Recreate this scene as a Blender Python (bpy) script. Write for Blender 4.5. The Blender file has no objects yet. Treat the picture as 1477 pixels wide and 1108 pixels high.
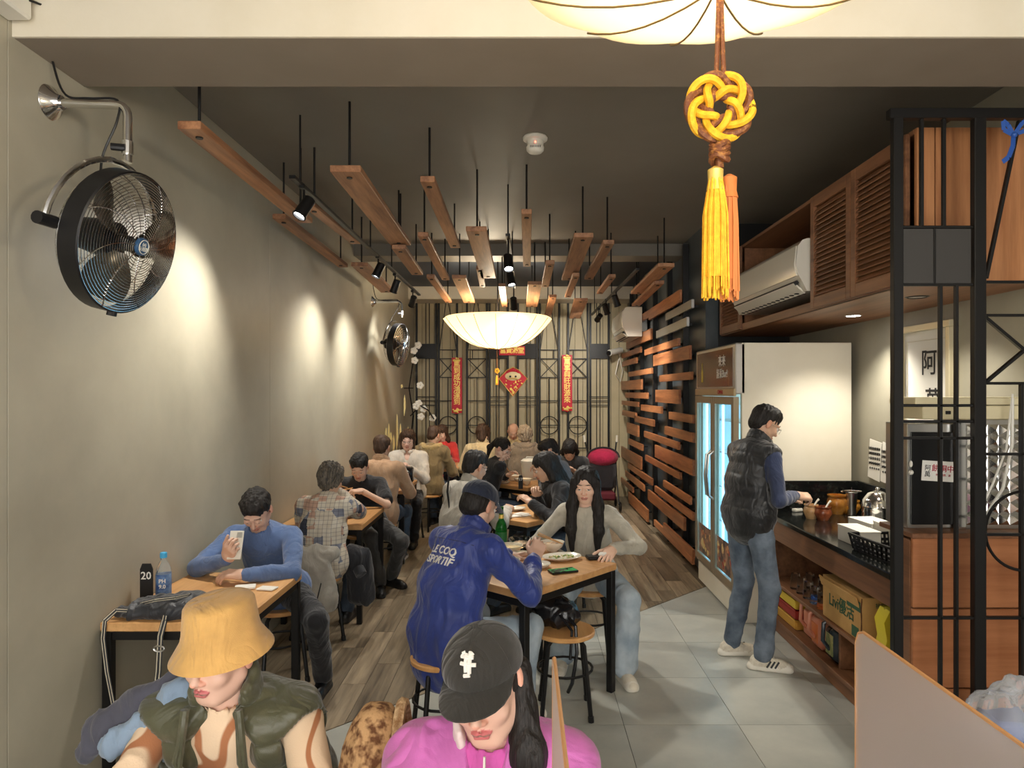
import bpy, math, random
import numpy as np
from mathutils import Vector, Matrix
# ------------------------------------------------------------------ camera, world, light, exposure
SC = bpy.context.scene
COL = SC.collection
H = 1.75                       # eye height; focal length 1000 px on a 1477 px wide frame
cd = bpy.data.cameras.new('camera'); cam = bpy.data.objects.new('camera', cd); COL.objects.link(cam)
cd.sensor_width = 36.0; cd.lens = 36.0*1000/1477; cd.shift_x = -18.5/1477; cd.shift_y = 11.0/1477
cd.clip_start = .05; cd.clip_end = 100
cam.location = (0, 0, H); cam.rotation_euler = (math.pi/2, 0, 0); SC.camera = cam
w = bpy.data.worlds.new('world'); SC.world = w; w.use_nodes = True
w.node_tree.nodes['Background'].inputs[0].default_value = (1.0, .97, .92, 1)
w.node_tree.nodes['Background'].inputs[1].default_value = WORLD_S = 2.9
SC.view_settings.view_transform = 'Standard'; SC.view_settings.look = 'None'
SC.view_settings.gamma = 1; SC.view_settings.use_curve_mapping = False
SC.view_settings.exposure = 0.85
SPOT_W = 66; LANTERN_W = 40; DOWN_W = 12; LANTERN_E = 2.6

PI = math.pi
def V3(*a): return Vector(a)
def PX(x, y, Y): return ((x-757)*Y/1000., Y, H-(y-565)*Y/1000.)     # where a sight line meets depth Y
def lamp(name, kind, loc, energy, color=(1, .9, .75), size=.05, aim=None, angle=60, blend=.6, parent=None, sy=None):
    d = bpy.data.lights.new(name, kind); d.energy = energy; d.color = color
    if kind == 'SPOT': d.spot_size = math.radians(angle); d.spot_blend = blend; d.shadow_soft_size = size
    elif kind == 'AREA':
        d.size = size
        if sy: d.shape = 'RECTANGLE'; d.size_y = sy
    else: d.shadow_soft_size = size
    o = bpy.data.objects.new(name, d); COL.objects.link(o); o.location = loc
    if aim is not None: o.rotation_euler = (Vector(aim)-Vector(loc)).to_track_quat('-Z', 'Y').to_euler()
    if parent is not None:
        o.parent = parent; o.location = Vector(loc)-parent.location
    return o

# ------------------------------------------------------------------ materials
def nt(name):
    m = bpy.data.materials.new(name); m.use_nodes = True
    t = m.node_tree; return m, t, t.nodes['Principled BSDF']
def rgb(c): return (c[0], c[1], c[2], 1)
def s2l(r, g, b):
    f = lambda v: ((v/255+.055)/1.055)**2.4 if v > 10 else v/255/12.92
    return (f(r), f(g), f(b))
def N(t, k, **kw):
    n = t.nodes.new(k)
    for a, v in kw.items(): setattr(n, a, v)
    return n
def ramp(t, fac, stops):
    r = N(t, 'ShaderNodeValToRGB'); cr = r.color_ramp
    while len(cr.elements) < len(stops): cr.elements.new(.5)
    for e, (p, c) in zip(cr.elements, stops): e.position = p; e.color = rgb(c)
    t.links.new(fac, r.inputs[0]); return r.outputs[0]
def coords(t, scale=(1, 1, 1), kind='Object', rnd=0):
    tc = N(t, 'ShaderNodeTexCoord'); mp = N(t, 'ShaderNodeMapping'); mp.inputs['Scale'].default_value = scale
    t.links.new(tc.outputs[kind], mp.inputs['Vector'])
    if rnd:
        oi = N(t, 'ShaderNodeObjectInfo'); mu = N(t, 'ShaderNodeMath', operation='MULTIPLY'); mu.inputs[1].default_value = rnd
        t.links.new(oi.outputs['Random'], mu.inputs[0]); cx = N(t, 'ShaderNodeCombineXYZ')
        for i in range(3): t.links.new(mu.outputs[0], cx.inputs[i])
        t.links.new(cx.outputs[0], mp.inputs['Location'])
    return mp.outputs[0]
def noise(t, vec, sc, det=4, rough=.6):
    n = N(t, 'ShaderNodeTexNoise'); n.inputs['Scale'].default_value = sc; n.inputs['Detail'].default_value = det
    n.inputs['Roughness'].default_value = rough; t.links.new(vec, n.inputs['Vector']); return n.outputs[0]
def bump(t, b, h, st=.3, dist=.005):
    n = N(t, 'ShaderNodeBump'); n.inputs['Strength'].default_value = st; n.inputs['Distance'].default_value = dist
    t.links.new(h, n.inputs['Height']); t.links.new(n.outputs[0], b.inputs['Normal'])
def plain(name, c, rough=.5, metal=0, trans=0, emit=0, ec=None, ior=1.45, coat=0, alpha=1):
    m, t, b = nt(name); b.inputs['Base Color'].default_value = rgb(c); b.inputs['Roughness'].default_value = rough
    b.inputs['Metallic'].default_value = metal; b.inputs['Transmission Weight'].default_value = trans; b.inputs['IOR'].default_value = ior
    b.inputs['Coat Weight'].default_value = coat; b.inputs['Alpha'].default_value = alpha
    if emit: b.inputs['Emission Color'].default_value = rgb(ec or c); b.inputs['Emission Strength'].default_value = emit
    return m
def mottled(name, c1, c2, sc=3, rough=.5, metal=0, bst=.1, bsc=60, det=5, lo=.35, hi=.65, kind='Object', stretch=(1, 1, 1), rnd=0):
    m, t, b = nt(name); v = coords(t, stretch, kind, rnd)
    t.links.new(ramp(t, noise(t, v, sc, det), [(lo, c1), (hi, c2)]), b.inputs['Base Color'])
    b.inputs['Roughness'].default_value = rough; b.inputs['Metallic'].default_value = metal
    if bst: bump(t, b, noise(t, v, bsc, 3), bst)
    return m
def wood(name, c1, c2, axis=1, sc=14, rough=.45, rnd=7., tone=.35):
    m, t, b = nt(name); s = [1, 1, 1]; s[axis] = .07
    v = coords(t, tuple(s), 'Object', rnd)
    n1 = noise(t, v, sc, 6, .65); n2 = noise(t, v, sc*5, 3, .6)
    mx = N(t, 'ShaderNodeMath', operation='MULTIPLY_ADD'); mx.inputs[1].default_value = .35
    t.links.new(n2, mx.inputs[0]); t.links.new(n1, mx.inputs[2])
    c = ramp(t, mx.outputs[0], [(.5, c1), (.82, c2)])
    oi = N(t, 'ShaderNodeObjectInfo'); mr = N(t, 'ShaderNodeMapRange')
    mr.inputs['To Min'].default_value = 1-tone; mr.inputs['To Max'].default_value = 1+tone*.6
    t.links.new(oi.outputs['Random'], mr.inputs['Value'])
    hs = N(t, 'ShaderNodeHueSaturation'); t.links.new(c, hs.inputs['Color']); t.links.new(mr.outputs[0], hs.inputs['Value'])
    t.links.new(hs.outputs[0], b.inputs['Base Color']); b.inputs['Roughness'].default_value = rough
    bump(t, b, n2, .12, .002); return m
def fabric(name, c, rough=.85, sc=400, bst=.25, vary=.12, fold=0):
    m, t, b = nt(name); v = coords(t)
    d = tuple(x*(1-vary*1.6) for x in c); l = tuple(min(1, x*(1+vary)) for x in c)
    t.links.new(ramp(t, noise(t, v, 9, 4), [(.3, d), (.7, l)]), b.inputs['Base Color'])
    b.inputs['Roughness'].default_value = rough; b.inputs['Sheen Weight'].default_value = .25
    n1 = N(t, 'ShaderNodeTexNoise'); n1.inputs['Scale'].default_value = 7; n1.inputs['Detail'].default_value = 3; n1.inputs['Distortion'].default_value = 1.2; t.links.new(coords(t, (1, 1, .6)), n1.inputs['Vector'])
    ab = N(t, 'ShaderNodeMath', operation='SUBTRACT'); ab.inputs[1].default_value = .5; t.links.new(n1.outputs[0], ab.inputs[0]); aa = N(t, 'ShaderNodeMath', operation='ABSOLUTE'); t.links.new(ab.outputs[0], aa.inputs[0])
    b1 = N(t, 'ShaderNodeBump'); b1.inputs['Strength'].default_value = .55; b1.inputs['Distance'].default_value = .05; t.links.new(aa.outputs[0], b1.inputs['Height'])
    b2 = N(t, 'ShaderNodeBump'); b2.inputs['Strength'].default_value = bst; b2.inputs['Distance'].default_value = .002; t.links.new(noise(t, v, sc, 2), b2.inputs['Height']); t.links.new(b1.outputs[0], b2.inputs['Normal']); t.links.new(b2.outputs[0], b.inputs['Normal']); return m

M = {}
M['plaster'] = mottled('grey_plaster', s2l(164, 158, 140), s2l(188, 182, 162), 1.3, .42, 0, .06, 14, 6, .3, .7)
M['cream_wall'] = mottled('cream_paint', s2l(214, 205, 184), s2l(222, 214, 196), 2, .6)
M['ceil'] = mottled('dark_grey_paint', s2l(120, 114, 104), s2l(128, 122, 112), 1.1, .6, 0, .05)
M['ceil_back'] = plain('blue_black_paint', s2l(60, 66, 76), .6)
M['beam_shade'] = mottled('shaded_cream_paint', s2l(132, 120, 106), s2l(140, 128, 114), 2, .6, 0, .05)  # shade under the cream beam, put into a darker base colour
M['wall_slat'] = mottled('beige_lacquer', s2l(176, 162, 128), s2l(190, 176, 142), 2, .55, 0, .04)
M['blue_grey'] = mottled('blue_grey_paint', s2l(62, 70, 76), s2l(80, 88, 92), 2, .3)
M['black_wall'] = plain('black_paint', s2l(24, 24, 26), .5)
M['right_wall'] = mottled('warm_grey_paint', s2l(150, 146, 130), s2l(163, 158, 142), 1.6, .5, 0, .05)
M['tile'] = mottled('grey_cement_tile', s2l(158, 160, 154), s2l(188, 188, 178), 2.2, .32, 0, .04, 40, 8, .3, .7, 'Object', (1, 1, 1), 5)
M['grout'] = plain('dark_grout', s2l(74, 72, 66), .8)
M['floor_wood'] = wood('wood_look_tile', s2l(88, 76, 62), s2l(166, 148, 122), 1, 9, .36, 9, .42)
M['plank'] = wood('reddish_plank_wood', s2l(118, 76, 50), s2l(176, 126, 88), 1, 12, .5, 9, .22)
M['wplank'] = wood('copper_brown_plank', s2l(136, 80, 48), s2l(192, 126, 80), 1, 10, .36, 9, .2)
M['table'] = wood('honey_table_wood', s2l(196, 142, 88), s2l(226, 176, 118), 1, 9, .35, 5, .1)
M['seatwood'] = wood('honey_stool_wood', s2l(204, 146, 88), s2l(228, 176, 112), 1, 9, .35, 5, .1)
M['cab'] = wood('walnut_cabinet_wood', s2l(104, 68, 44), s2l(146, 100, 68), 1, 10, .45, 6, .12)
M['cabz'] = wood('oak_panel_wood', s2l(140, 88, 52), s2l(184, 128, 84), 2, 9, .42, 6, .1)
M['cabx'] = wood('red_brown_panel_wood', s2l(150, 90, 52), s2l(180, 118, 76), 0, 9, .42, 6, .1)
M['black'] = plain('black_metal', s2l(26, 25, 25), .42, .3)
M['blackp'] = plain('black_plastic', s2l(22, 22, 24), .4)
M['chrome'] = plain('chrome', (.78, .78, .78), .12, 1)
M['steel'] = plain('brushed_steel', (.62, .61, .58), .28, 1)
M['white'] = plain('white_plastic', s2l(226, 222, 210), .35)
M['acwhite'] = plain('gloss_white_plastic', s2l(222, 218, 206), .18, coat=.3)
M['ceramic'] = plain('white_ceramic', s2l(236, 230, 214), .15, coat=.4)
M['paper'] = plain('white_paper', s2l(236, 233, 224), .8)
M['red'] = mottled('red_paper', s2l(196, 20, 44), s2l(214, 30, 52), 8, .5)
M['gold'] = plain('gold_foil', s2l(242, 208, 110), .35, .4)
M['glass'] = plain('clear_glass', (.92, .96, .96), .03, 0, 1, ior=1.3)
M['granite'] = mottled('black_granite', s2l(18, 20, 20), s2l(52, 56, 52), 30, .12, 0, 0, det=6, lo=.5, hi=.8)
M['text_dark'] = plain('dark_ink', s2l(30, 28, 28), .6)
M['text_white'] = plain('white_ink', s2l(232, 230, 224), .5)
M['text_red'] = plain('red_ink', s2l(172, 30, 52), .5)
M['lens'] = plain('lit_lamp_lens', (1, 1, 1), .3, emit=14, ec=(.93, .97, 1))
M['shade'] = None
def shade_mat():
    m, t, b = nt('lit_lantern_fabric'); v = coords(t)
    tr = N(t, 'ShaderNodeBsdfTranslucent'); df = N(t, 'ShaderNodeBsdfDiffuse'); mx = N(t, 'ShaderNodeMixShader'); mx.inputs[0].default_value = .5
    tr.inputs['Color'].default_value = rgb((.42, .33, .20)); df.inputs['Color'].default_value = rgb((.93, .84, .66))
    em = N(t, 'ShaderNodeEmission'); em.inputs['Color'].default_value = rgb((1, .80, .50)); em.inputs['Strength'].default_value = .22; ad = N(t, 'ShaderNodeAddShader')
    t.links.new(tr.outputs[0], mx.inputs[1]); t.links.new(df.outputs[0], mx.inputs[2]); t.links.new(mx.outputs[0], ad.inputs[0]); t.links.new(em.outputs[0], ad.inputs[1]); t.links.new(ad.outputs[0], t.nodes['Material Output'].inputs['Surface'])
    return m
M['shade'] = shade_mat()

# ------------------------------------------------------------------ mesh building
class MB:
    def __init__(s): s.v = []; s.f = []; s.mi = []; s.cm = 0
    def add(s, vs, fs):
        o = len(s.v); s.v += [tuple(v) for v in vs]; s.f += [tuple(i+o for i in f) for f in fs]; s.mi += [s.cm]*len(fs); return s
    def mat(s, i): s.cm = i; return s
    def box(s, c, h, R=None, b=.003):
        b = min(b, min(h)*.45); vs = []; key = {}
        for sx in (-1, 1):
            for sy in (-1, 1):
                for sz in (-1, 1):
                    for ax in range(3):
                        p = [sx*h[0], sy*h[1], sz*h[2]]
                        for a in range(3):
                            if a != ax: p[a] -= (sx, sy, sz)[a]*b
                        key[(sx, sy, sz, ax)] = len(vs); vs.append(Vector(p))
        fs = []
        for ax in range(3):
            o1, o2 = [a for a in range(3) if a != ax]
            for sg in (-1, 1):
                q = []
                for (p, r) in ((-1, -1), (1, -1), (1, 1), (-1, 1)):
                    s3 = [0, 0, 0]; s3[ax] = sg; s3[o1] = p; s3[o2] = r; q.append(key[(*s3, ax)])
                fs.append(q)
        for ax in range(3):
            o1, o2 = [a for a in range(3) if a != ax]
            for p in (-1, 1):
                for r in (-1, 1):
                    def kk(sg, face):
                        s3 = [0, 0, 0]; s3[ax] = sg; s3[o1] = p; s3[o2] = r; return key[(*s3, face)]
                    fs.append([kk(-1, o1), kk(1, o1), kk(1, o2), kk(-1, o2)])
        for sx in (-1, 1):
            for sy in (-1, 1):
                for sz in (-1, 1): fs.append([key[(sx, sy, sz, a)] for a in range(3)])
        out = []
        for f in fs:                       # all faces of a convex solid: wind outwards
            a, b_, c_ = vs[f[0]], vs[f[1]], vs[f[2]]; n = (b_-a).cross(c_-a); ce = sum((vs[i] for i in f), Vector())/len(f)
            out.append(list(f) if n.dot(ce) > 0 else list(f)[::-1])
        if R is not None: vs = [R @ v for v in vs]
        C = Vector(c); return s.add([v+C for v in vs], out)
    def bar(s, a, b, w, d=None, up=None, bev=.002):
        a, b = Vector(a), Vector(b); z = (b-a); L = z.length; z.normalize()
        up = Vector(up) if up else (Vector((0, 0, 1)) if abs(z.z) < .9 else Vector((0, 1, 0)))
        x = z.cross(up).normalized(); y = z.cross(x); R = Matrix((x, y, z)).transposed()
        return s.box((a+b)/2, (w/2, (d or w)/2, L/2), R, bev)
    def tube(s, pts, r, n=8, cap=True, closed=False):
        pts = [Vector(p) for p in pts]; m = len(pts); rr = r if isinstance(r, (list, tuple)) else [r]*m
        prev = None; vs = []
        for i, p in enumerate(pts):
            if closed: t = pts[(i+1) % m]-pts[i-1]
            else: t = pts[min(i+1, m-1)]-pts[max(i-1, 0)]
            t.normalize()
            if prev is None: prev = t.orthogonal().normalized()
            x = (prev-t*prev.dot(t))
            x = x.normalized() if x.length > 1e-5 else t.orthogonal().normalized()
            prev = x; y = t.cross(x)
            vs += [p+(x*math.cos(2*PI*k/n)+y*math.sin(2*PI*k/n))*rr[i] for k in range(n)]
        fs = []
        for i in range(m if closed else m-1):
            j = (i+1) % m
            fs += [(i*n+k, i*n+(k+1) % n, j*n+(k+1) % n, j*n+k) for k in range(n)]
        if cap and not closed: fs += [tuple(range(n))[::-1], tuple((m-1)*n+k for k in range(n))]
        return s.add(vs, fs)
    def cyl(s, a, b, r, n=16, r2=None): return s.tube([a, b], [r, r if r2 is None else r2], n)
    def lathe(s, prof, c=(0, 0, 0), R=None, n=28, cap=True):
        vs = []; m = len(prof)
        for (r, z) in prof: vs += [Vector((r*math.cos(2*PI*k/n), r*math.sin(2*PI*k/n), z)) for k in range(n)]
        fs = [(i*n+k, i*n+(k+1) % n, (i+1)*n+(k+1) % n, (i+1)*n+k) for i in range(m-1) for k in range(n)]
        if cap:
            if prof[0][0] > 1e-4: fs.append(tuple(range(n))[::-1])
            if prof[-1][0] > 1e-4: fs.append(tuple((m-1)*n+k for k in range(n)))
        if R is not None: vs = [R @ v for v in vs]
        C = Vector(c); return s.add([v+C for v in vs], fs)
    def ball(s, c, r, n=12, sc=(1, 1, 1), R=None):
        prof = [(math.sin(PI*i/n), -math.cos(PI*i/n)) for i in range(n+1)]
        Rm = (R if R is not None else Matrix.Identity(3)) @ Matrix.Diagonal(Vector(sc)*r)
        return s.lathe([(max(a, 1e-5), b) for a, b in prof], c, Rm, 2*n, False)
    def prism(s, poly, z0, z1, f=None):
        """poly in 2-D, extruded z0..z1; f maps (a,b,z) to 3-D"""
        n = len(poly); ar = sum(poly[i][0]*poly[(i+1) % n][1]-poly[(i+1) % n][0]*poly[i][1] for i in range(n))
        if ar < 0: poly = poly[::-1]
        vs = [(a, b, z0) for a, b in poly]+[(a, b, z1) for a, b in poly]
        fs = [tuple(range(n))[::-1], tuple(range(n, 2*n))]+[(i, (i+1) % n, n+(i+1) % n, n+i) for i in range(n)]
        if f: vs = [f(*v) for v in vs]
        return s.add(vs, fs)
    def xf(s, R=None, t=None):
        for i, v in enumerate(s.v):
            v = Vector(v)
            if R is not None: v = R @ v
            if t is not None: v = v+Vector(t)
            s.v[i] = tuple(v)
        return s
def data(mb, mats, smooth=False, ang=None):
    me = bpy.data.meshes.new('m'); me.from_pydata(mb.v, [], mb.f); me.update()
    for m in (mats if isinstance(mats, (list, tuple)) else [mats]): me.materials.append(m)
    if any(mb.mi): me.polygons.foreach_set('material_index', mb.mi)
    if smooth:
        me.polygons.foreach_set('use_smooth', [True]*len(me.polygons))
        me.set_sharp_from_angle(angle=math.radians(ang or 40))
    return me
def mk(name, mb, mats, parent=None, loc=None, smooth=False, ang=None, kind=None, rz=0):
    me = mb if isinstance(mb, bpy.types.Mesh) else data(mb, mats, smooth, ang)
    me.name = name; o = bpy.data.objects.new(name, me); COL.objects.link(o)
    if parent is not None: o.parent = parent
    if loc is not None: o.location = loc
    if rz: o.rotation_euler = (0, 0, rz)
    if kind: o['kind'] = kind
    return o
def thing(name, label, cat, loc=(0, 0, 0), rz=0, group=None):
    o = bpy.data.objects.new(name, None); COL.objects.link(o); o.empty_display_size = .1
    o.location = loc; o.rotation_euler = (0, 0, rz); return tag(o, label, cat, group)
def tag(o, label, cat, group=None):
    o['label'] = label; o['category'] = cat
    if group: o['group'] = group
    return o
def struct(name, mb, mats, **k): return mk(name, mb, mats, kind='structure', **k)
def kids(o): return [c for c in bpy.data.objects if c.parent == o]
def dup(root, loc=None, rz=None, label=None, group=None):
    r = root.copy(); COL.objects.link(r)
    if loc is not None: r.location = loc
    if rz is not None: r.rotation_euler = (0, 0, rz)
    if label: r['label'] = label
    if group: r['group'] = group
    for ch in kids(root):
        c = ch.copy(); COL.objects.link(c); c.parent = r
        for g in kids(ch): d = g.copy(); COL.objects.link(d); d.parent = c
    return r
def text(body, size, ext=.0008, align='CENTER', spacing=1., bold=0):
    c = bpy.data.curves.new('t', 'FONT'); c.body = body; c.size = size; c.extrude = ext; c.align_x = align; c.align_y = 'CENTER'
    c.space_line = spacing; c.resolution_u = 2; c.offset = bold
    o = bpy.data.objects.new('t', c); COL.objects.link(o)
    dg = bpy.context.evaluated_depsgraph_get(); me = bpy.data.meshes.new_from_object(o.evaluated_get(dg))
    bpy.data.objects.remove(o); return me
def lettering(body, size, org, right, up, mat, parent, name='lettering', ext=.0008, **k):
    me = text(body, size, ext, **k); me.materials.clear(); me.materials.append(mat)
    r, u = Vector(right).normalized(), Vector(up).normalized(); n = r.cross(u)
    Mx = Matrix((r, u, n)).transposed().to_4x4(); Mx.translation = Vector(org)
    me.transform(Mx); me.name = name
    return mk(name, me, None, parent)
def rotz(a): return Matrix.Rotation(a, 3, 'Z')
def clip(poly, a, b, c):           # keep a*x+b*y<=c
    out = []
    for i in range(len(poly)):
        p, q = poly[i], poly[(i+1) % len(poly)]; dp = a*p[0]+b*p[1]-c; dq = a*q[0]+b*q[1]-c
        if dp <= 0: out.append(p)
        if dp*dq < 0: t = dp/(dp-dq); out.append((p[0]+t*(q[0]-p[0]), p[1]+t*(q[1]-p[1])))
    return out
# ------------------------------------------------------------------ the room shell
XL, XR, YB = -1.85, 2.52, 11.6
def wallbox(x0, x1, y0, y1, z0, z1): return MB().box(((x0+x1)/2, (y0+y1)/2, (z0+z1)/2), ((x1-x0)/2, (y1-y0)/2, (z1-z0)/2), None, .001)
fl = struct('floor', wallbox(XL-.1, XR+.1, -1.6, YB+.1, -.12, -.004), M['grout'])
random.seed(4)
G = .0015
D0 = 4.6                              # the wood-look planks start along the line y = x + 4.6
cnt = 0
iy = 0
y = .04
while y < 6.3:
    x = -1.88+.0
    x = .52-.6*4
    while x < XR:
        px0, px1 = max(x, XL), min(x+.6, XR)
        poly = [(px0+G, y+G), (px1-G, y+G), (px1-G, y+.6-G), (px0+G, y+.6-G)]
        poly = clip(poly, -1, 1, D0-.006)
        if len(poly) >= 3 and px1 > px0+.02 and y > 1.4:
            cx = sum(p[0] for p in poly)/len(poly); cy = sum(p[1] for p in poly)/len(poly)
            mb = MB().prism([(a-cx, b-cy) for a, b in poly], -.008, 0)
            mk('floor_tile', mb, M['tile'], fl, (cx, cy, 0))
        x += .6
    y += .6
x = XL; row = 0
while x < 1.72:
    x1 = min(x+.15, 1.72)
    y = 2.6+(row*.31 % .9)-.9
    while y < YB:
        y1 = min(y+.9, YB)
        poly = clip([(x+G, y+G), (x1-G, y+G), (x1-G, y1-G), (x+G, y1-G)], 1, -1, -D0-.006)
        if len(poly) >= 3:
            cx = sum(p[0] for p in poly)/len(poly); cy = sum(p[1] for p in poly)/len(poly)
            mk('floor_plank', MB().prism([(a-cx, b-cy) for a, b in poly], -.008, 0), M['floor_wood'], fl, (cx, cy, 0))
        y += .9
    x += .15; row += 1
wl = struct('wall_left', wallbox(XL-.14, XL-.012, -1.6, YB+.1, 0, 3.6), M['grout'])
for a, b in ((-1.6, 2.48), (2.48, 5.03), (5.03, 7.55), (7.55, YB)):
    mk('wall_panel', wallbox(XL-.012, XL, a+.002, b-.002, 0, 3.6), M['plaster'], wl)
struct('wall_front', wallbox(XL-.1, XL+.25, -1.75, -1.6, 0, 3.6).box((XR-.12, -1.68, 1.8), (.15, .07, 1.8)), M['right_wall'])
# front beam, ceilings
bm = struct('trim_1', wallbox(XL, XR, 2.512, 2.91, 3.03, 3.7), M['beam_shade'])  # beam body wears the painted shade; its front face keeps the cream
mk('fascia_board', wallbox(XL, XR, 2.5, 2.512, 3.03, 3.7), M['cream_wall'], bm)
struct('ceiling', wallbox(XL, XR, -1.6, 2.5, 3.17, 3.3).box(((XL+XR)/2, (2.9+7.9)/2, 3.45), ((XR-XL)/2, 2.52, .1)), M['ceil'])
struct('trim_2', wallbox(XL, XR, 7.5, 7.85, 3.22, 3.55), M['ceil'])
struct('ceiling_back', wallbox(XL, 1.72, 7.8, YB, 3.42, 3.55), M['ceil_back'])
struct('trim_3', wallbox(XL, 1.72, 11.0, YB, 3.22, 3.42), M['cream_wall'])
wb = struct('wall_back', wallbox(XL-.1, 1.9, YB, YB+.12, 0, 3.6), M['black_wall'])
x = XL
k = 0
while x < 1.7:
    wdt = (.135, .20, .135)[k % 3]; x1 = min(x+wdt, 1.72)
    mk('wall_panel', wallbox(x+.003, x1-.003, YB-.02, YB, 0, 3.3), M['wall_slat'], wb); x = x1; k += 1
# right side: plank wall, black return, kitchen wall
wr = struct('wall_right', wallbox(1.72, 1.84, 6.6, YB, 0, 3.6), M['blue_grey'])
for yy in (7.3, 8.1, 9.0, 10.0, 11.0): mk('wall_post', wallbox(1.66, 1.72, yy-.03, yy+.03, 0, 3.3), M['black'], wr)
struct('wall_right_return', wallbox(1.84, XR+.1, 6.6, 6.72, 0, 3.6), M['black_wall'])
struct('wall_right_front', wallbox(XR, XR+.12, -1.6, 6.6, 0, 3.6), M['right_wall'])
c5 = [(278,322,258,295),(320,470,160,222),(402,528,207,250),(357,505,293,338),(212,330,348,402),(300,463,395,432),(190,280,437,465),
 (343,517,430,498),(192,260,489,517),(222,333,540,568),(372,525,558,597),(187,284,595,645),(207,312,660,690),(353,466,645,715),
 (190,268,705,730),(283,380,728,762),(192,257,757,785),(418,552,768,810),(253,342,792,825),(215,268,820,875),(398,552,855,903),
 (298,463,900,937),(222,288,912,942)]
c8 = [(180,322,98,190),(355,605,212,264),(425,703,120,235),(228,400,255,305),(210,343,300,348),(175,263,320,358),(232,368,480,570),
 (485,678,388,445),(423,702,505,562),(375,635,540,635),(485,738,775,830),(418,695,825,880)]
WX = 1.60
for lst, sc, ox, oy in ((c5, .2977, 840, 370), (c8, .1985, 860, 640)):
    for i, (a, b, t, u) in enumerate(lst):
        xa, xb, yt, yu = a*sc+ox, b*sc+ox, t*sc+oy, u*sc+oy
        Yf, Yn = min(WX*1000/(xa-757), YB-.03), max(WX*1000/(xb-757), 6.62)
        zt, zb = H-(yt-565)*Yn/1000, H-(yu-565)*Yn/1000
        zb = max(zb, .02)
        mb = MB().box((0, 0, 0), (.014, (Yf-Yn)/2, (zt-zb)/2), None, .002)
        mat = M['wplank'] if not (sc > .25 and i in (2, 3)) else M['steel']
        o = mk('wall_plank', mb, mat, wr, (WX+.014, (Yf+Yn)/2, (zt+zb)/2))
        br = MB()
        for yy in (-(Yf-Yn)*.32, (Yf-Yn)*.32): br.box((.06, yy, 0), (.048, .012, .012))
        mk('bracket', br, M['black'], o)
# ------------------------------------------------------------------ lattice doors on the back wall
YS = 11.53
def lat(cx, cy): return ((cx/3.958+560-757)*YS/1000, H-((cy/3.958+400)-565)*YS/1000)
def lattice_door(x0, x1, kind, flip, label):
    a, zt = lat(x0, 128); b, _ = lat(x1, 128); cx = (a+b)/2; Wd = b-a
    r = thing('lattice_screen', label, 'screen', (cx, YS, 0), 0, 'black metal lattice panels along the back wall')
    def bar(nm, p, q, w_, d=.02): return mk(nm, MB().bar((p[0], 0, p[1]), (q[0], 0, q[1]), w_, d, (0, 1, 0)), M['black'], r)
    Z = lambda y: lat(0, y)[1]
    X = lambda f: -Wd/2+Wd*f
    bar('frame_upright', (X(0)+.02, .02), (X(0)+.02, zt), .032, .04); bar('frame_upright', (X(1)-.02, .02), (X(1)-.02, zt), .032, .04)
    bar('frame_rail', (X(0), zt-.015), (X(1), zt-.015), .05, .04); bar('frame_rail', (X(0), .04), (X(1), .04), .05, .04)
    if kind == 'bars':
        mk('metal_plate', MB().box((0, 0, (Z(380)+Z(465))/2), (Wd/2-.03, .008, (Z(380)-Z(465))/2)), M['black'], r)
        for f in ((.36, .52) if not flip else (.48, .64)): bar('lattice_bar', (X(f), Z(465)), (X(f), .05), .012)
        for f in ((.36, .52) if not flip else (.48, .64)): bar('lattice_bar', (X(f), zt), (X(f), Z(380)), .012)
        for yy in (682, 705, 730): bar('lattice_bar', (X(0), Z(yy)), (X(1), Z(yy)), .012)
    else:
        for yy in (415, 465, 572, 705, 975): bar('lattice_bar', (X(0), Z(yy)), (X(1), Z(yy)), .014)
        bar('lattice_bar', (X(0)+.03, Z(465)), (X(1)-.03, Z(572)), .014, .012); bar('lattice_bar', (X(1)-.03, Z(465)), (X(0)+.03, Z(572)), .014, .01)
        bar('lattice_bar', (X(.5), Z(572)), (X(.5), .05), .014)
        bar('lattice_bar', (X(.3 if flip else .7), Z(415)), (X(.3 if flip else .7), Z(465)), .012)
        bar('lattice_bar', (X(0)+.03, Z(415)), (X(.42), zt), .012); bar('lattice_bar', (X(1)-.03, Z(415)), (X(.5), zt), .012)
        R_ = 50/3.958*YS/1000
        mk('lattice_ring', MB().tube([(R_*math.cos(2*PI*i/32), -.004, Z(845)+R_*math.sin(2*PI*i/32)) for i in range(32)], .008, 6, closed=True), M['black'], r)
        bar('lattice_bar', (X(0), Z(845)), (X(1), Z(845)), .012)
L_ = 'black wall lattice '
lattice_door(155, 280, 'bars', 1, L_+'leftmost, with square plate, beside the orchids')
lattice_door(282, 400, 'x', 0, L_+'left of the left red couplet, with a cross and a ring')
lattice_door(443, 570, 'x', 1, L_+'right of the left red couplet, with a cross and a ring')
lattice_door(572, 690, 'bars', 0, L_+'with dark plate, just left of the diamond decoration')
lattice_door(734, 856, 'bars', 1, L_+'with dark plate, just right of the diamond decoration')
lattice_door(858, 982, 'x', 0, L_+'left of the right red couplet, with a cross and a ring')
lattice_door(1020, 1145, 'x', 1, L_+'right of the right red couplet, above the pram')
lattice_door(1147, 1265, 'bars', 0, L_+'rightmost, with square plate, below the security camera')
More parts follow.
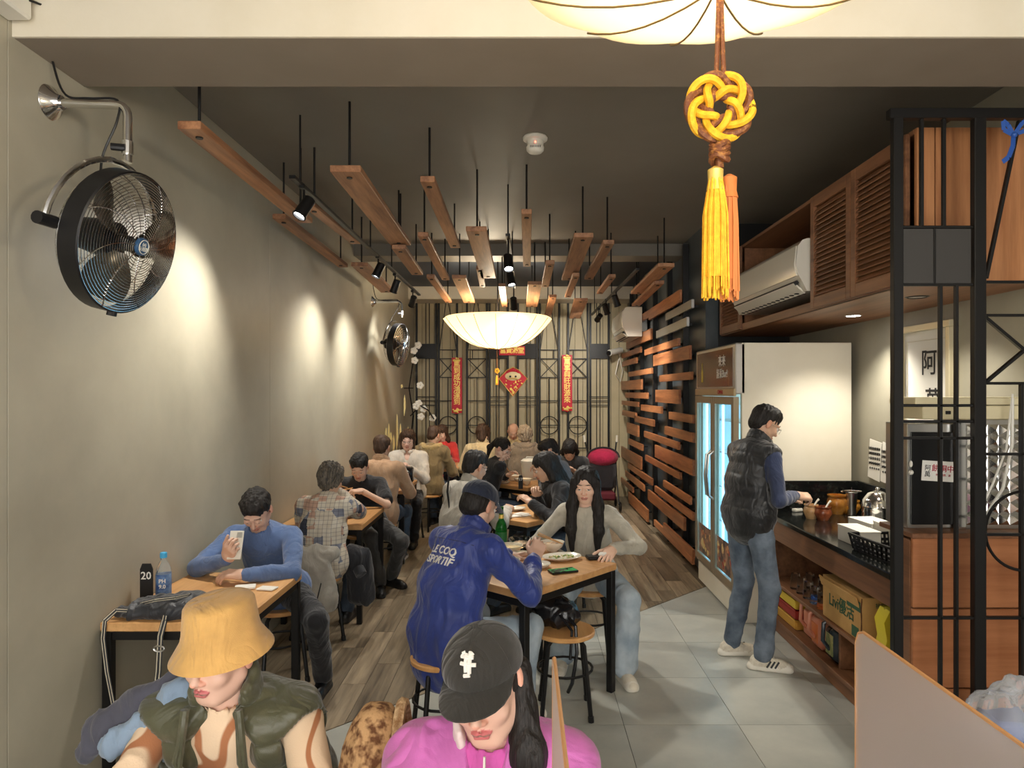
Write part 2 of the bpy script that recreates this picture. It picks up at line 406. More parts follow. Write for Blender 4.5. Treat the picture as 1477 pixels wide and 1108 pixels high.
# ------------------------------------------------------------------ red new-year paper
def couplet(cx, y0, y1, body, label):
    a = PX(cx, y0, 11.497); b = PX(cx, y1, 11.497); hh = (a[2]-b[2])/2; r = thing('red_couplet', label, 'banner', (a[0], 11.497, b[2]), 0, 'red couplets flanking the diamond decoration')
    mk('paper', MB().box((0, 0, hh), (.085, .004, hh), None, .002), M['red'], r)
    n = len(body)
    for i, ch in enumerate(body):
        lettering(ch, .115, (0, -.006, 2*hh-.07-(i+.5)*(2*hh-.2)/n), (1, 0, 0), (0, 0, 1), M['gold'], r, 'character', bold=.0008)
    g = MB()
    random.seed(n)
    for i in range(26):
        ang = random.random()*2*PI; rr = random.random()*.07
        z = (.04+rr*math.sin(ang)*.6) if i < 18 else (2*hh-.03+.02*math.sin(ang))
        g.ball((rr*math.cos(ang)*1.2, -.008, z), random.uniform(.012, .022), 4, (1, .3, 1))
    mk('gold_trim', g, M['gold'], r, kind='stuff')
    mk('fringe_tip', MB().lathe([(.001, -.045), (.07, -.02), (.085, .0), (.085, .03)], (0, 0, .03), Matrix.Diagonal((1, .12, 1)), 16), M['red'], r, smooth=True)
couplet(659, 516, 596, '馬到成功鴻運到', 'left red couplet with gold characters ending in a golden tip')
couplet(818, 512, 593, '萬事興旺財源來', 'right red couplet with gold characters, near the pram side')
a = PX(738.5, 506, 11.505); r = thing('red_banner', 'horizontal red paper banner with gold characters half hidden behind the lantern', 'banner', (a[0], a[1], a[2]))
mk('paper', MB().box((0, 0, 0), (.215, .004, .075), None, .002), M['red'], r)
for i, ch in enumerate('富貴滿堂'): lettering(ch, .11, (-.15+.1*i, -.006, 0), (1, 0, 0), (0, 0, 1), M['gold'], r, 'character', bold=.002)
a = PX(740, 548, 11.50); r = thing('paper_diamond', 'red and gold diamond shaped new year decoration with a lion face', 'decoration', a)
DF = lambda p, q, z: (p, -z, q)
mk('diamond', MB().prism([(-.235, .02), (0, -.27), (.235, .02), (.1, .16), (0, .21), (-.1, .16)], 0, .012, DF), M['red'], r)
mk('gold_edge', MB().tube([(-.235, -.014, .02), (0, -.014, -.27), (.235, -.014, .02), (.1, -.014, .16), (0, -.014, .21), (-.1, -.014, .16)], .008, 6, closed=True), M['gold'], r)
mk('lion_face', MB().lathe([(.001, .02), (.09, .012), (.12, 0)], (0, -.012, .06), Matrix(((1.1, 0, 0), (0, 0, -1), (0, .62, 0))), 20), plain('pale_gold_paper', s2l(240, 220, 170), .5), r, smooth=True)
e = MB()
for sx in (-1, 1): e.ball((sx*.045, -.035, .055), .017, 6, (1, .4, 1))
mk('eyes', e, M['text_dark'], r); e = MB(); random.seed(3)
for i in range(34):
    t_ = random.uniform(0, 1); xx = random.uniform(-1, 1)*.19*(1-t_); e.ball((xx, -.016, -.01-.22*t_), random.uniform(.008, .018), 4, (1, .4, 1))
mk('gold_flowers', e, M['gold'], r)
e = MB()
for i in range(7): e.ball((-.09+.03*i, -.02, .13+.03*math.sin(PI*i/6)), .02, 6, (1, .5, 1))
mk('red_crest', e, M['red'], r)
mk('mouth', MB().tube([(-.08+.02*i, -.03, .005+.02*math.sin(PI*i/8)) for i in range(9)], .007, 6), M['gold'], r)

# ------------------------------------------------------------------ planks hung from the ceiling
def hung(xa, xb, y1, x2, y2, Z, wd, label, zc=3.35):
    Yn = (Z-H)*1000/(565-y1); Yf = (Z-H)*1000/(565-y2); Xn = ((xa+xb)/2-757)*Yn/1000; Xf = (x2-757)*Yf/1000
    Yf = min(Yf, 10.9); c = Vector(((Xn+Xf)/2, (Yn+Yf)/2, Z)); L = math.hypot(Xf-Xn, Yf-Yn); ang = math.atan2(Xn-Xf, Yf-Yn)
    r = thing('hanging_plank', label, 'plank', c, ang, 'wooden planks hung from the ceiling on black rods')
    mk('board', MB().box((0, 0, 0), (wd/2, L/2, .018), None, .003), M['plank'], r)
    for s in (-1, 1):
        yy = s*(L/2-.1); wy = c.y+yy
        top = (3.35 if wy < 7.85 else 3.42)-Z
        if 7.5 < wy < 7.85: top = 3.22-Z
        if wy > 11: top = 3.22-Z
        mk('rod', MB().cyl((0, yy, .018), (0, yy, top), .007, 8), M['black'], r)
        mk('bolt', MB().cyl((0, yy, -.024), (0, yy, -.017), .016, 10), M['black'], r)
HP = [(256,289,180,440,318,2.90,.10,'long narrow reddish plank nearest the camera, hung beside the left wall'),
(393,412,312,495,383,2.95,.09,'thin plank hung closest along the left wall behind the big fan'),
(476,520,243,578,351,2.95,.165,'widest near plank hung left of centre, right of the first track spotlight'),
(606,627,258,657,355,3.01,.086,'narrow plank hung highest left of the smoke detector'),
(440,452,295,513,349,2.95,.075,'slim plank hung just behind the left lighting track'),
(565,585,356,602,394,2.90,.11,'short plank hung behind the end of the widest left plank'),
(602,618,338,643,402,2.95,.08,'slim plank hung below the high narrow plank, left of centre'),
(615,627,398,647,435,2.90,.08,'small far plank hung above the left rim of the far lantern'),
(672,702,330,705,399,2.90,.146,'broad pale-grained plank hung left of the central lamp rod'),
(752,767,305,760,382,2.995,.072,'narrow pale plank hung straight below the smoke detector'),
(687,696,386,696,412,2.90,.06,'tiny pale plank hung under the far end of the broad pale plank'),
(652,672,399,677,435,2.90,.14,'broad pale far plank hung over the left part of the lantern'),
(719,729,411,728,441,2.90,.075,'small pale plank hung directly above the far lantern middle'),
(761,782,408,767,441,2.90,.15,'short wide pale plank hung over the right part of the lantern'),
(787,800,378,786,412,2.90,.08,'short plank hung right of the central lamps, left of the wide brown plank'),
(828,856,339,820,402,2.95,.148,'wide brown plank hung right of centre, largest on the right'),
(870,886,349,849,401,2.96,.09,'narrow plank hung just right of the wide brown plank'),
(826,836,396,819,427,2.90,.07,'thin plank hung behind the far end of the wide brown plank'),
(878,888,398,865,422,2.90,.07,'short plank hung left of the right lighting track'),
(949,973,382,919,422,2.90,.15,'wide plank hung nearest the right plank wall, over the track'),
(944,958,407,917,440,2.86,.10,'plank hung lowest beside the right plank wall near the far air conditioner'),
(792,803,427,790,455,2.90,.09,'small plank hung at the right rim of the far lantern'),
(827,849,432,829,458,2.90,.17,'dark wide plank hung farthest back before the screen on the right'),
(506,531,381,559,420,2.90,.15,'wide plank hung over the far wall fan beside the left wall')]
for p in HP: hung(*p)

# ------------------------------------------------------------------ track lights
def spot(loc, aim, label, group='black spotlights on the ceiling tracks', W=SPOT_W, zt=None, ang=105, color=(1, .95, .86), drop=.12):
    loc = Vector(loc); r = thing('spotlight', label, 'spotlight', loc, 0, group)
    d = (Vector(aim)-loc).normalized(); q = d.to_track_quat('Z', 'Y').to_matrix()
    mk('lamp_head', MB().lathe([(.03, -.075), (.036, -.07), (.038, .05), (.042, .052), (.042, .06), (.034, .06), (.032, .045)], (0, 0, 0), q, 18, True), M['black'], r, smooth=True)
    mk('lens', MB().lathe([(.001, .047), (.033, .046)], (0, 0, 0), q, 16, False), M['lens'], r)
    mk('bracket', MB().tube([(0, 0, drop), (0, 0, .07), (0, 0, .045)], .008, 6).box((0, 0, drop), (.016, .045, .012)), M['black'], r)
    lamp('spotlight_beam', 'SPOT', loc+d*.07, W, color, .05, loc+d, ang, 1., r)
def track(a, b, zc, label, rods):
    a, b = Vector(a), Vector(b); r = thing('light_track', label, 'track', a); d = b-a
    mk('rail', MB().bar((0, 0, 0), d, .035, .02), M['black'], r)
    for f in rods: p = d*f; mk('rod', MB().cyl(p, (p.x, p.y, zc-a.z), .006, 8), M['black'], r)
track((-1.30, 3.87, 2.95), (-1.31, 8.6, 2.95), 3.35, 'long black lighting track running along the left wall', (.03, .42, .62))
track((1.06, 6.5, 2.90), (1.0, 10.4, 2.90), 3.42, 'black lighting track beside the right plank wall', (.45, .9))
track((-.13, 5.3, 2.95), (-.12, 8.0, 2.95), 3.35, 'short black lighting track above the far lantern', (.02, .6))
g1 = 'black spotlights on the left track'; g2 = 'black spotlights on the right track'; g3 = 'black spotlights over the centre'
spot((-1.29, 4.05, 2.82), (-1.85, 3.5, 1.55), 'first and nearest lit spotlight on the left track', g1, zt=3)
spot((-1.30, 6.15, 2.82), (-1.85, 5.9, 1.5), 'second lit spotlight on the left track, hanging upright', g1)
spot((-1.30, 6.95, 2.80), (-1.85, 7.3, 1.5), 'third spotlight on the left track, tilted towards the back', g1)
spot((-1.31, 8.1, 2.80), (-1.85, 9.2, 1.6), 'farthest lit spotlight on the left track above the far fan', g1)
spot((-.13, 5.45, 2.76), (.05, 4.4, .75), 'large black spotlight hung in the centre below the smoke detector', g3, drop=.19)
spot((-.13, 6.5, 2.80), (.2, 5.8, .75), 'second centre spotlight, just behind the large hanging one', g3)
spot((-.12, 7.5, 2.70), (0, 9.2, .75), 'lowest centre spotlight glowing above the far lantern', g3, drop=.25)
spot((1.04, 7.9, 2.78), (1.6, 8.3, 1.3), 'dark tilted spotlight nearest on the right track', g2)
spot((1.02, 8.7, 2.78), (1.6, 9.4, 1.3), 'middle lit spotlight on the right track', g2)
spot((1.01, 9.5, 2.76), (.5, 11.4, 1.9), 'farthest lit spotlight on the right track, towards the screen', g2)
# ------------------------------------------------------------------ paper-and-fabric lanterns with knots
def knot_tassel(P, s, label, top):
    r = thing('knot_tassel', label, 'tassel', P)
    yel = mottled('yellow_cord', s2l(226, 158, 20), s2l(246, 192, 40), 60, .7, 0, .4, 300) if 'yellow_cord' not in M else M['yellow_cord']
    M['yellow_cord'] = yel
    if 'brown_cord' not in M: M['brown_cord'] = mottled('brown_gold_cord', s2l(112, 62, 30), s2l(190, 130, 60), 130, .6, 0, .4, 300, lo=.5, hi=.75); M['orange_thread'] = plain('orange_thread', s2l(200, 118, 56), .7)
    def head(ph, R1, amp, zz, rr):
        pts = []
        for i in range(200):
            t = i/200*6*PI; rad = R1*(1+amp*math.cos(5*t/3+ph))
            pts.append((rad*math.cos(t)*s, (zz+.007*math.sin(10*t/3+ph*1.7))*s, rad*math.sin(t)*s*1.02))
        return MB().tube(pts, rr*s, 7, closed=True)
    mk('brown_cord_weave', head(PI, .0355, .50, .004, .0066), M['brown_cord'], r, smooth=True)
    mk('yellow_cord_weave', head(0, .0355, .50, -.002, .0066), yel, r, smooth=True)
    c = MB().tube([(-.006*s, 0, .05*s), (-.004*s, 0, .09*s), (-.001*s, 0, top)], .004*s, 6); c.tube([(.007*s, 0, .05*s), (.005*s, 0, .09*s), (.002*s, 0, top)], .004*s, 6)
    mk('hanging_cord', c, M['brown_cord'], r, smooth=True)
    c = MB()
    for k in range(4): c.tube([(.013*s*math.cos(a*PI/8), .013*s*math.sin(a*PI/8), (-.085+.007*k+.004*math.sin(a*PI/4+k))*s) for a in range(16)], .0052*s, 6, closed=True)
    c.cyl((0, 0, -.05*s), (0, 0, -.10*s), .007*s, 8)
    mk('collar_knot', c, M['brown_cord'], r, smooth=True)
    for nm, cx, cy, m, z0, L, rad in (('yellow_tassel', -.009, -.008, yel, -.10, .212, .021), ('orange_tassel', .018, .008, M['orange_thread'], -.108, .205, .015)):
        t = mk(nm, MB().lathe([(.004*s, 0), (.013*s, -.006*s), (.012*s, -.028*s), (.015*s, -.04*s)], (cx*s, cy*s, z0*s), None, 14), M['gold'] if 'yel' in nm else M['orange_thread'], r, smooth=True)
        mk('tassel_core', MB().lathe([(.011*s, -.02*s), (rad*.8*s, -.07*s), (rad*.95*s, (-L+.03)*s), (.001, (-L+.03)*s)], (cx*s, cy*s, z0*s), None, 14), m, t, smooth=True)
        st = MB(); random.seed(7)
        for i in range(110 if s > .5 else 16):
            a = random.random()*2*PI; q = math.sqrt(random.random()); ll = L*random.uniform(.93, 1.03)
            p0 = (cx+q*.011*math.cos(a), cy+q*.011*math.sin(a), z0-.02); p1 = (cx+q*rad*math.cos(a), cy+q*rad*math.sin(a), z0-.08)
            p2 = (cx+q*rad*1.05*math.cos(a)+random.uniform(-.002, .002), cy+q*rad*math.sin(a), z0-ll)
            st.tube([[v*s for v in p] for p in (p0, p1, p2)], .0018*s*(1 if s > .5 else 2.5), 4, False)
        mk('threads', st, m, t, kind='stuff')
    return r
def lantern(c, R_, depth, label, flat, nrib, inner=None):
    """wide bowl of fabric: bottom centre at c, rim depth above"""
    r = thing('fabric_lantern', label, 'lamp', c)
    prof = [(R_*u, depth*(u**flat)) for u in (.001, .08, .2, .35, .5, .65, .78, .9, .97, 1)]
    n = nrib*6; vs = []; mb = MB()
    for (rr, z) in prof:
        for k in range(n):
            ph = (k % 6)/6; sag = .035*math.sin(PI*ph)*(rr/R_); q = rr*(1+sag*.55*(rr/R_)); vs.append((q*math.cos(2*PI*k/n), q*math.sin(2*PI*k/n), z-sag*.25*R_*(rr/R_)))
    m = len(prof); top = depth+.02
    for i in range(n): q = R_*.97; vs.append((q*math.cos(2*PI*i/n), q*math.sin(2*PI*i/n), top))
    for i in range(n): q = R_*.55; vs.append((q*math.cos(2*PI*i/n), q*math.sin(2*PI*i/n), top+.05*R_))
    fs = [(i*n+k, i*n+(k+1) % n, (i+1)*n+(k+1) % n, (i+1)*n+k) for i in range(m+1) for k in range(n)]
    mb.add(vs, fs); mk('fabric_shade', mb, M['shade'], r, smooth=True, ang=80)
    for k in range(nrib):
        a = 2*PI*k/nrib; mk('rib', MB().tube([(rr*1.004*math.cos(a), rr*1.004*math.sin(a), z-.0035) for rr, z in prof[1:]], .0022 if R_ < .6 else .0035, 5), M['rib'], r)
    mk('top_frame', MB().tube([(R_*.55*math.cos(a), R_*.55*math.sin(a), top+.05*R_) for a in [2*PI*i/24 for i in range(24)]], .006, 6, closed=True), M['black'], r)
    mk('hanging_rod', MB().cyl((0, 0, top+.02), (0, 0, inner-c[2]), .008, 8).bar((-R_*.55, 0, top+.05*R_), (R_*.55, 0, top+.05*R_), .008), M['black'], r)
    return r
M['rib'] = plain('dark_bamboo_rib', s2l(120, 100, 62), .6)
YC = 1.2; XC = .281*YC
l1 = lantern((XC-.005, YC, 2.452), .385, .095, 'big lit cream fabric lantern hanging overhead at the top edge, nearest the camera', 2.2, 12, 3.17)
lamp('lantern_glow', 'POINT', (XC, YC, 2.66), LANTERN_W*.65, (1, .86, .66), .10, parent=l1)
knot_tassel((XC, YC, H+.410*YC), 1.05, 'large yellow and brown knotted cord with yellow and orange tassels, hanging in the foreground', 2.455-(H+.41*YC))
YF = 8.5
l2 = lantern(((718-757)*YF/1000, YF, H+.062*YF), 77*YF/1000, .36, 'wide lit cream fabric lantern glowing in the middle of the room', 2.6, 16, 3.42)
lamp('lantern_glow', 'POINT', ((718-757)*YF/1000, YF, 2.62), LANTERN_W*1.5, (1, .87, .66), .15, parent=l2)
knot_tassel(((717-757)*YF/1000, YF, H+.030*YF), .55, 'small yellow tassel hanging from the far lantern', .032*YF)

# ------------------------------------------------------------------ wall fans
def spl(P, n=6):
    Q = [P[0]]+list(P)+[P[-1]]; out = []
    for i in range(1, len(Q)-2):
        for j in range(n):
            t = j/n; a, b, c, d = Q[i-1:i+3]; out.append(.5*((2*b)+(c-a)*t+(2*a-5*b+4*c-d)*t*t+(3*b-a-3*c+d)*t**3))
    return out+[P[-1]]
def wall_fan(base, elbow, drop, c, axis, Rf, label, full=True):
    r = thing('wall_fan', label, 'fan', base); B = Vector(base); L = lambda p: Vector(p)-B
    ax = Vector(axis).normalized(); c = Vector(c); R = ax.to_track_quat('Z', 'Y').to_matrix()
    up = (Vector((0, 0, 1))-ax*ax.z).normalized(); side = ax.cross(up)
    mk('wall_flange', MB().lathe([(.001, .05), (.028, .046), (.034, .03), (.062, .008), (.068, 0)], (0, 0, 0), Matrix(((0, 0, 1), (0, 1, 0), (-1, 0, 0))), 24), M['chrome'], r, smooth=True)
    e = Vector(elbow); e2 = Vector(drop); k = (e-B).normalized()*.05; d2 = (e2-e).normalized()*.05
    pts = [B]+[e-k]+[(e-k)*(1-t)**2+e*2*t*(1-t)+(e+d2)*t*t for t in (.2, .4, .6, .8, 1)]+[e2]
    mk('arm', MB().tube([L(p) for p in pts], .0165, 12), M['chrome'], r, smooth=True)
    cl = mk('clamp', MB().cyl(L(e2+Vector((0, 0, .08))), L(e2+Vector((0, 0, .03))), .021, 12), M['steel'], r)
    mk('knob', MB().cyl(L(e2+Vector((0, -.015, .05))), L(e2+Vector((-.045, -.03, .05))), .014, 10), M['blackp'], cl)
    yr = Rf*1.10
    yoke = [c-ax*.10+(side*math.cos(a)+up*math.sin(a))*yr for a in [PI*i/16 for i in range(17)]]
    mk('yoke', MB().tube([L(p) for p in yoke], .0115, 8), M['chrome'], r, smooth=True)
    for s in (-1, 1):
        p = c-ax*.10+side*s*yr; mk('yoke_knob', MB().cyl(L(p+side*s*.03), L(p-side*s*.05), .022, 12), M['blackp'], r)
    mk('housing_ring', MB().lathe([(Rf, -.065), (Rf*1.02, -.06), (Rf*1.02, .01), (Rf, .015), (Rf*.975, .01), (Rf*.975, -.06), (Rf, -.065)], L(c), R, 48, False), M['blackp'], r, smooth=True)
    g = MB(); nr = 22 if full else 9
    def dome(rr, z0, h): return z0+h*(1-(rr/Rf)**2.2)
    for i in range(1, nr+1):
        rr = Rf*(.14+.85*i/nr); z = dome(rr, .012, .045)
        g.tube([L(c)+R@Vector((rr*math.cos(a), rr*math.sin(a), z)) for a in [2*PI*k/48 for k in range(48)]], .0013 if full else .003, 4, closed=True)
    for k in range(8):
        a0 = 2*PI*k/8
        g.tube([L(c)+R@Vector((rr*math.cos(a0+.5*(rr/Rf)**2), rr*math.sin(a0+.5*(rr/Rf)**2), dome(rr, .014, .045))) for rr in [Rf*(.12+.87*j/8) for j in range(9)]], .0018 if full else .003, 4)
    mk('front_grille', g, M['chrome'], r)
    g = MB()
    for i in range(1, 9 if full else 5):
        rr = Rf*(.35+.64*i/(8 if full else 4)); z = -.065-.11*(1-(rr/Rf)**3)
        g.tube([L(c)+R@Vector((rr*math.cos(a), rr*math.sin(a), z)) for a in [2*PI*k/40 for k in range(40)]], .0013, 4, closed=True)
    for k in range(60 if full else 20):
        a = 2*PI*k/(60 if full else 20)
        g.tube([L(c)+R@Vector((rr*math.cos(a), rr*math.sin(a), -.065-.11*(1-(rr/Rf)**3))) for rr in [Rf*(.35+.65*j/5) for j in range(6)]], .0012, 4)
    mk('rear_grille', g, M['chrome'], r)
    mk('motor', MB().lathe([(.001, -.20), (.06, -.19), (.07, -.12), (.068, -.05), (.03, -.035), (.03, .01), (.001, .015)], L(c), R, 20), M['blackp'], r, smooth=True)
    for k in range(3):
        a = 2*PI*k/3+.3; vs = []
        for i in range(7):
            rr = .04+(Rf*.88-.04)*i/6
            for j in range(7):
                t = (j/6-.5)*(.75+.35*math.sin(PI*i/6)); vs.append(L(c)+R@Vector((rr*math.cos(a+t), rr*math.sin(a+t), -.025+t*.07)))
        fs = [(i*7+j, i*7+j+1, (i+1)*7+j+1, (i+1)*7+j) for i in range(6) for j in range(6)]
        mk('blade', MB().add(vs, fs), M['blade'], r, smooth=True)
    b = mk('badge', MB().lathe([(.001, .066), (.032, .065), (.034, .058), (.034, .052)], L(c), R, 24), M['badge'], r, smooth=True)
    mk('badge_ring', MB().tube([L(c)+R@Vector((.026*math.cos(a), .026*math.sin(a), .067)) for a in [2*PI*k/24 for k in range(24)]], .0016, 5, closed=True), M['white'], b)
    me = text('(ᴀ)\n永用牌' if full else '', .018, .0006)
    if full:
        me.materials.clear(); me.materials.append(M['white']); rt = up.cross(ax).normalized(); u2 = up
        Mx = Matrix((rt, u2, ax)).transposed().to_4x4(); Mx.translation = L(c)+ax*.067; me.transform(Mx); mk('lettering', me, None, b)
    cp = e+Vector((-.04, 0, .02)); cc = c-ax*.15+up*Rf*.55
    mk('power_cord', MB().tube(spl([L(p) for p in (B+Vector((0, -.02, .30)), B+Vector((.02, -.01, .14)), B+Vector((.06, 0, .03)), (B+e)/2+Vector((0, 0, .022)), cp, cp+Vector((.01, -.02, -.09)), cp*.4+cc*.6+Vector((-.02, 0, .0)), cc)]), .0045, 6), M['blackp'], r, smooth=True)
    mk('bottom_foot', MB().cyl(L(c-up*Rf*1.0), L(c-up*Rf*1.07), .018, 10), M['blackp'], r)
    return r
M['blade'] = plain('smoky_fan_blade', s2l(96, 90, 80), .25, .6); M['badge'] = plain('blue_badge', s2l(50, 84, 120), .35)
wall_fan((-1.848, 2.70, 2.876), (-1.535, 2.68, 2.857), (-1.525, 2.66, 2.63), (-1.50, 2.62, 2.31), (.965, -.10, -.24), .262, 'large round chrome and black wall fan nearest the camera on the left wall')
wall_fan((-1.848, 8.4, 2.84), (-1.50, 8.4, 2.84), (-1.48, 8.35, 2.64), (-1.49, 8.3, 2.31), (.97, -.22, -.1), .25, 'distant black wall fan high on the left wall near the back', False)

# ------------------------------------------------------------------ smoke detector, wall box, camera
r = thing('smoke_detector', 'white round smoke detector with a small red light on the ceiling', 'detector', (.065, 4.35, 3.35))
mk('base', MB().lathe([(.072, 0), (.078, -.008), (.076, -.022), (.055, -.03), (.05, -.06)], (0, 0, 0), None, 28), M['white'], r, smooth=True)
mk('sensor_head', MB().lathe([(.05, -.058), (.056, -.066), (.054, -.088), (.042, -.10), (.022, -.105), (.001, -.105)], (0, 0, 0), None, 28), M['white'], r, smooth=True)
v = MB()
for k in range(7): v.box((-.03+.01*k, -.0545, -.078), (.0022, .003, .006), None, .0005)
mk('vent_slots', v, M['text_dark'], r)
mk('red_indicator', MB().ball((.0, -.052, -.05), .004, 6), plain('red_indicator_light', (1, .1, .05), emit=6), r)
r = thing('junction_box', 'white plastic box high on the left wall at the corner of the picture', 'box', (-1.85, 2.30, 3.10))
mk('case', MB().box((.045, 0, .02), (.045, .18, .045), None, .008), M['white'], r); mk('lid', MB().box((.045, 0, .067), (.047, .182, .006), None, .003), M['white'], r)
mk('cable', MB().tube([(.09, .16, .04), (.11, .22, .05), (.12, .24, -.02)], .005, 6), M['blackp'], r)
a = PX(888, 508, 11.3); r = thing('security_camera', 'small white security camera on the back wall right of the screen', 'camera', a)
mk('camera_body', MB().tube([(.10, .1, .04), (-.12, -.12, -.02)], .05, 12), M['white'], r); mk('lens_ring', MB().cyl((-.115, -.115, -.02), (-.135, -.135, -.025), .04, 12), M['blackp'], r)
mk('mount_bracket', MB().tube([(.05, .05, 0), (.09, .18, -.03), (.09, .28, -.05)], .018, 8), M['white'], r); mk('cable_loop', MB().tube([(.08, .2, -.1), (.02, .18, -.35), (.10, .18, -.48), (.14, .2, -.3), (.09, .2, -.08)], .008, 5), M['white'], r)

# ------------------------------------------------------------------ air conditioners
def aircon(x, y0, y1, z0, z1, dep, label, wall_plus=True):
    r = thing('air_conditioner', label, 'air conditioner', (x, (y0+y1)/2, z0)); L = (y1-y0)/2; h = z1-z0
    pr = [(dep, 0), (.06, 0), (.0, .10*h/.3), (-.012, .5*h), (0, .85*h), (.03, .97*h), (.06, h), (dep, h)]
    mk('body', MB().prism(pr, -L, L, lambda a, b, z: (a, z, b)), M['acwhite'], r, smooth=True, ang=50)
    mk('front_panel', MB().prism([(-.002, .30*h), (-.016, .5*h), (-.004, .86*h), (.003, .86*h), (-.006, .5*h), (.006, .30*h)], -L+.02, L-.02, lambda a, b, z: (a, z, b)), M['acwhite'], r, smooth=True)
    mk('outlet_flap', MB().box((.035, 0, .028), (.05, L-.06, .006), Matrix.Rotation(math.radians(40), 3, 'Y'), .003), M['white'], r)
    mk('outlet_slot', MB().box((.012, 0, .06), (.014, L-.05, .012), Matrix.Rotation(math.radians(-40), 3, 'Y')), M['text_dark'], r)
    v = MB()
    for k in range(14): v.box((.07, -L*.8+k*L*1.6/13, .0), (.035, .012, .003))
    mk('louvre_vanes', v, M['text_dark'], r, kind='stuff')
    return r
aircon(1.33, 9.4, 10.5, 2.50, 2.90, .26, 'far white wall air conditioner beside the plank wall').location.x = 1.33
mk('mount_plate', MB().box((.31, 0, .2), (.055, .35, .12)), M['steel'], bpy.data.objects['air_conditioner'])
# ------------------------------------------------------------------ overhead cabinet
CX, CZ0, CZ1 = 1.85, 2.27, 3.0
oc = thing('overhead_cabinet', 'long wooden overhead cabinet with louvred doors on the right', 'cabinet', (CX, 3.3, CZ0))
HZ = CZ1-CZ0; YE = 6.55-3.3
mk('bottom_board', MB().box((.335, YE/2, .012), (.335, YE/2, .012)), M['cab'], oc)
mk('top_board', MB().box((.335, YE/2, HZ-.012), (.335, YE/2, .012)), M['cab'], oc)
mk('back_board', MB().box((.655, YE/2, HZ/2), (.01, YE/2, HZ/2-.026)), M['cab'], oc)
for yy in (.02, 1.14, 2.62, 3.23): mk('divider', MB().box((.34, yy, HZ/2), (.315, .011, HZ/2-.026)), M['cab'], oc)
mk('face_rail', MB().box((.01, YE/2, .03), (.011, YE/2, .03)), M['cab'], oc)
for y0, y1 in ((.03, .60), (.60, 1.15), (2.60, 3.22)):
    d = mk('louvred_door', MB().box((-.008, y0+.03, HZ/2), (.012, .027, HZ/2-.01)).box((-.008, y1-.03, HZ/2), (.012, .027, HZ/2-.01)).box((-.008, (y0+y1)/2, .045), (.012, (y1-y0)/2-.058, .035)).box((-.008, (y0+y1)/2, HZ-.045), (.012, (y1-y0)/2-.058, .035)), M['cab'], oc)
    sl = data(MB().box((0, 0, 0), (.004, (y1-y0)/2-.058, .019), Matrix.Rotation(math.radians(35), 3, 'Y'), .001), M['cab'])
    n = 19
    for k in range(n): mk('louvre_slat', sl, None, d, (-.004, (y0+y1)/2, .10+k*(HZ-.2)/(n-1)))
for i, (x0, x1, z0) in enumerate(((.0, .09, 0), (.09, .30, 0), (.30, .52, 0))):
    mk('end_panel', MB().box(((x0+x1)/2, -.012, (HZ+z0)/2+.0), ((x1-x0)/2-.0025, .012, (HZ-z0)/2)), M['cabz'], oc)
for i, (x0, x1) in enumerate(((.52, .64), (.64, .92))):
    mk('end_panel', MB().box(((x0+x1)/2, -.012, HZ/2), ((x1-x0)/2-.0025, .012, HZ/2)), M['cabz'], oc)
dl = thing('downlight', 'lit recessed downlight under the overhead cabinet above the counter', 'lamp', (2.25, 4.75, CZ0), group='downlights under the overhead cabinet')
mk('trim_ring', MB().lathe([(.045, -.001), (.05, -.004), (.056, 0)], (0, 0, 0), None, 24, False), M['steel'], dl); mk('lens', MB().cyl((0, 0, -.002), (0, 0, .004), .045, 20), M['lens'], dl)
lamp('downlight_beam', 'SPOT', (2.25, 4.75, CZ0-.02), DOWN_W*3, (1, .93, .8), .04, (2.2, 4.7, 0), 120, .8, dl)
dl = thing('downlight', 'dark recessed downlight under the cabinet above the framed calligraphy', 'lamp', (2.15, 3.8, CZ0), group='downlights under the overhead cabinet')
mk('trim_ring', MB().lathe([(.045, -.001), (.05, -.006), (.062, 0)], (0, 0, 0), None, 24, False), M['black'], dl); mk('lens', MB().cyl((0, 0, -.002), (0, 0, .004), .045, 20), M['steel'], dl)
lamp('downlight_beam', 'SPOT', (2.15, 3.8, CZ0-.02), DOWN_W*2, (1, .93, .8), .04, (2.2, 3.9, 0), 120, .8, dl)
aircon(1.76, 4.47, 5.88, 2.40, 2.74, .30, 'near white air conditioner set into the overhead cabinet')

# ------------------------------------------------------------------ drinks fridge
fr = thing('drinks_fridge', 'tall two-door drinks fridge with lit blue interior and brown header sign', 'fridge', (1.60, 5.24, 0))
FW, FD, FH = 1.19, .87, 2.12
cream = mottled('cream_fridge_enamel', s2l(226, 218, 198), s2l(234, 227, 210), 1.5, .35, 0, 0)
mk('cabinet_shell', MB().box((FD/2+.02, .02, FH/2), (FD/2-.02, .02, FH/2)).box((FD/2+.02, FW-.02, FH/2), (FD/2-.02, .02, FH/2)).box((FD-.02, FW/2, FH/2), (.02, FW/2-.04, FH/2)).box((FD/2+.02, FW/2, FH-.02), (FD/2-.04, FW/2-.04, .02)).box((FD/2+.02, FW/2, .24), (FD/2-.04, FW/2-.04, .02)), cream, fr)
liner = plain('white_fridge_liner', s2l(225, 236, 240), .4)
mk('liner', MB().box((FD-.045, FW/2, .95), (.004, FW/2-.045, .68)).box((FD/2+.03, .046, .95), (FD/2-.07, .005, .68)).box((FD/2+.03, FW-.046, .95), (FD/2-.07, .005, .68)), liner, fr)
mk('kick_panel', MB().box((.03, FW/2, .115), (.02, FW/2, .095)), cream, fr); 
v = MB()
mk('kick_trim', MB().box((.006, FW/2, .215), (.01, FW/2, .012)), M['steel'], fr)
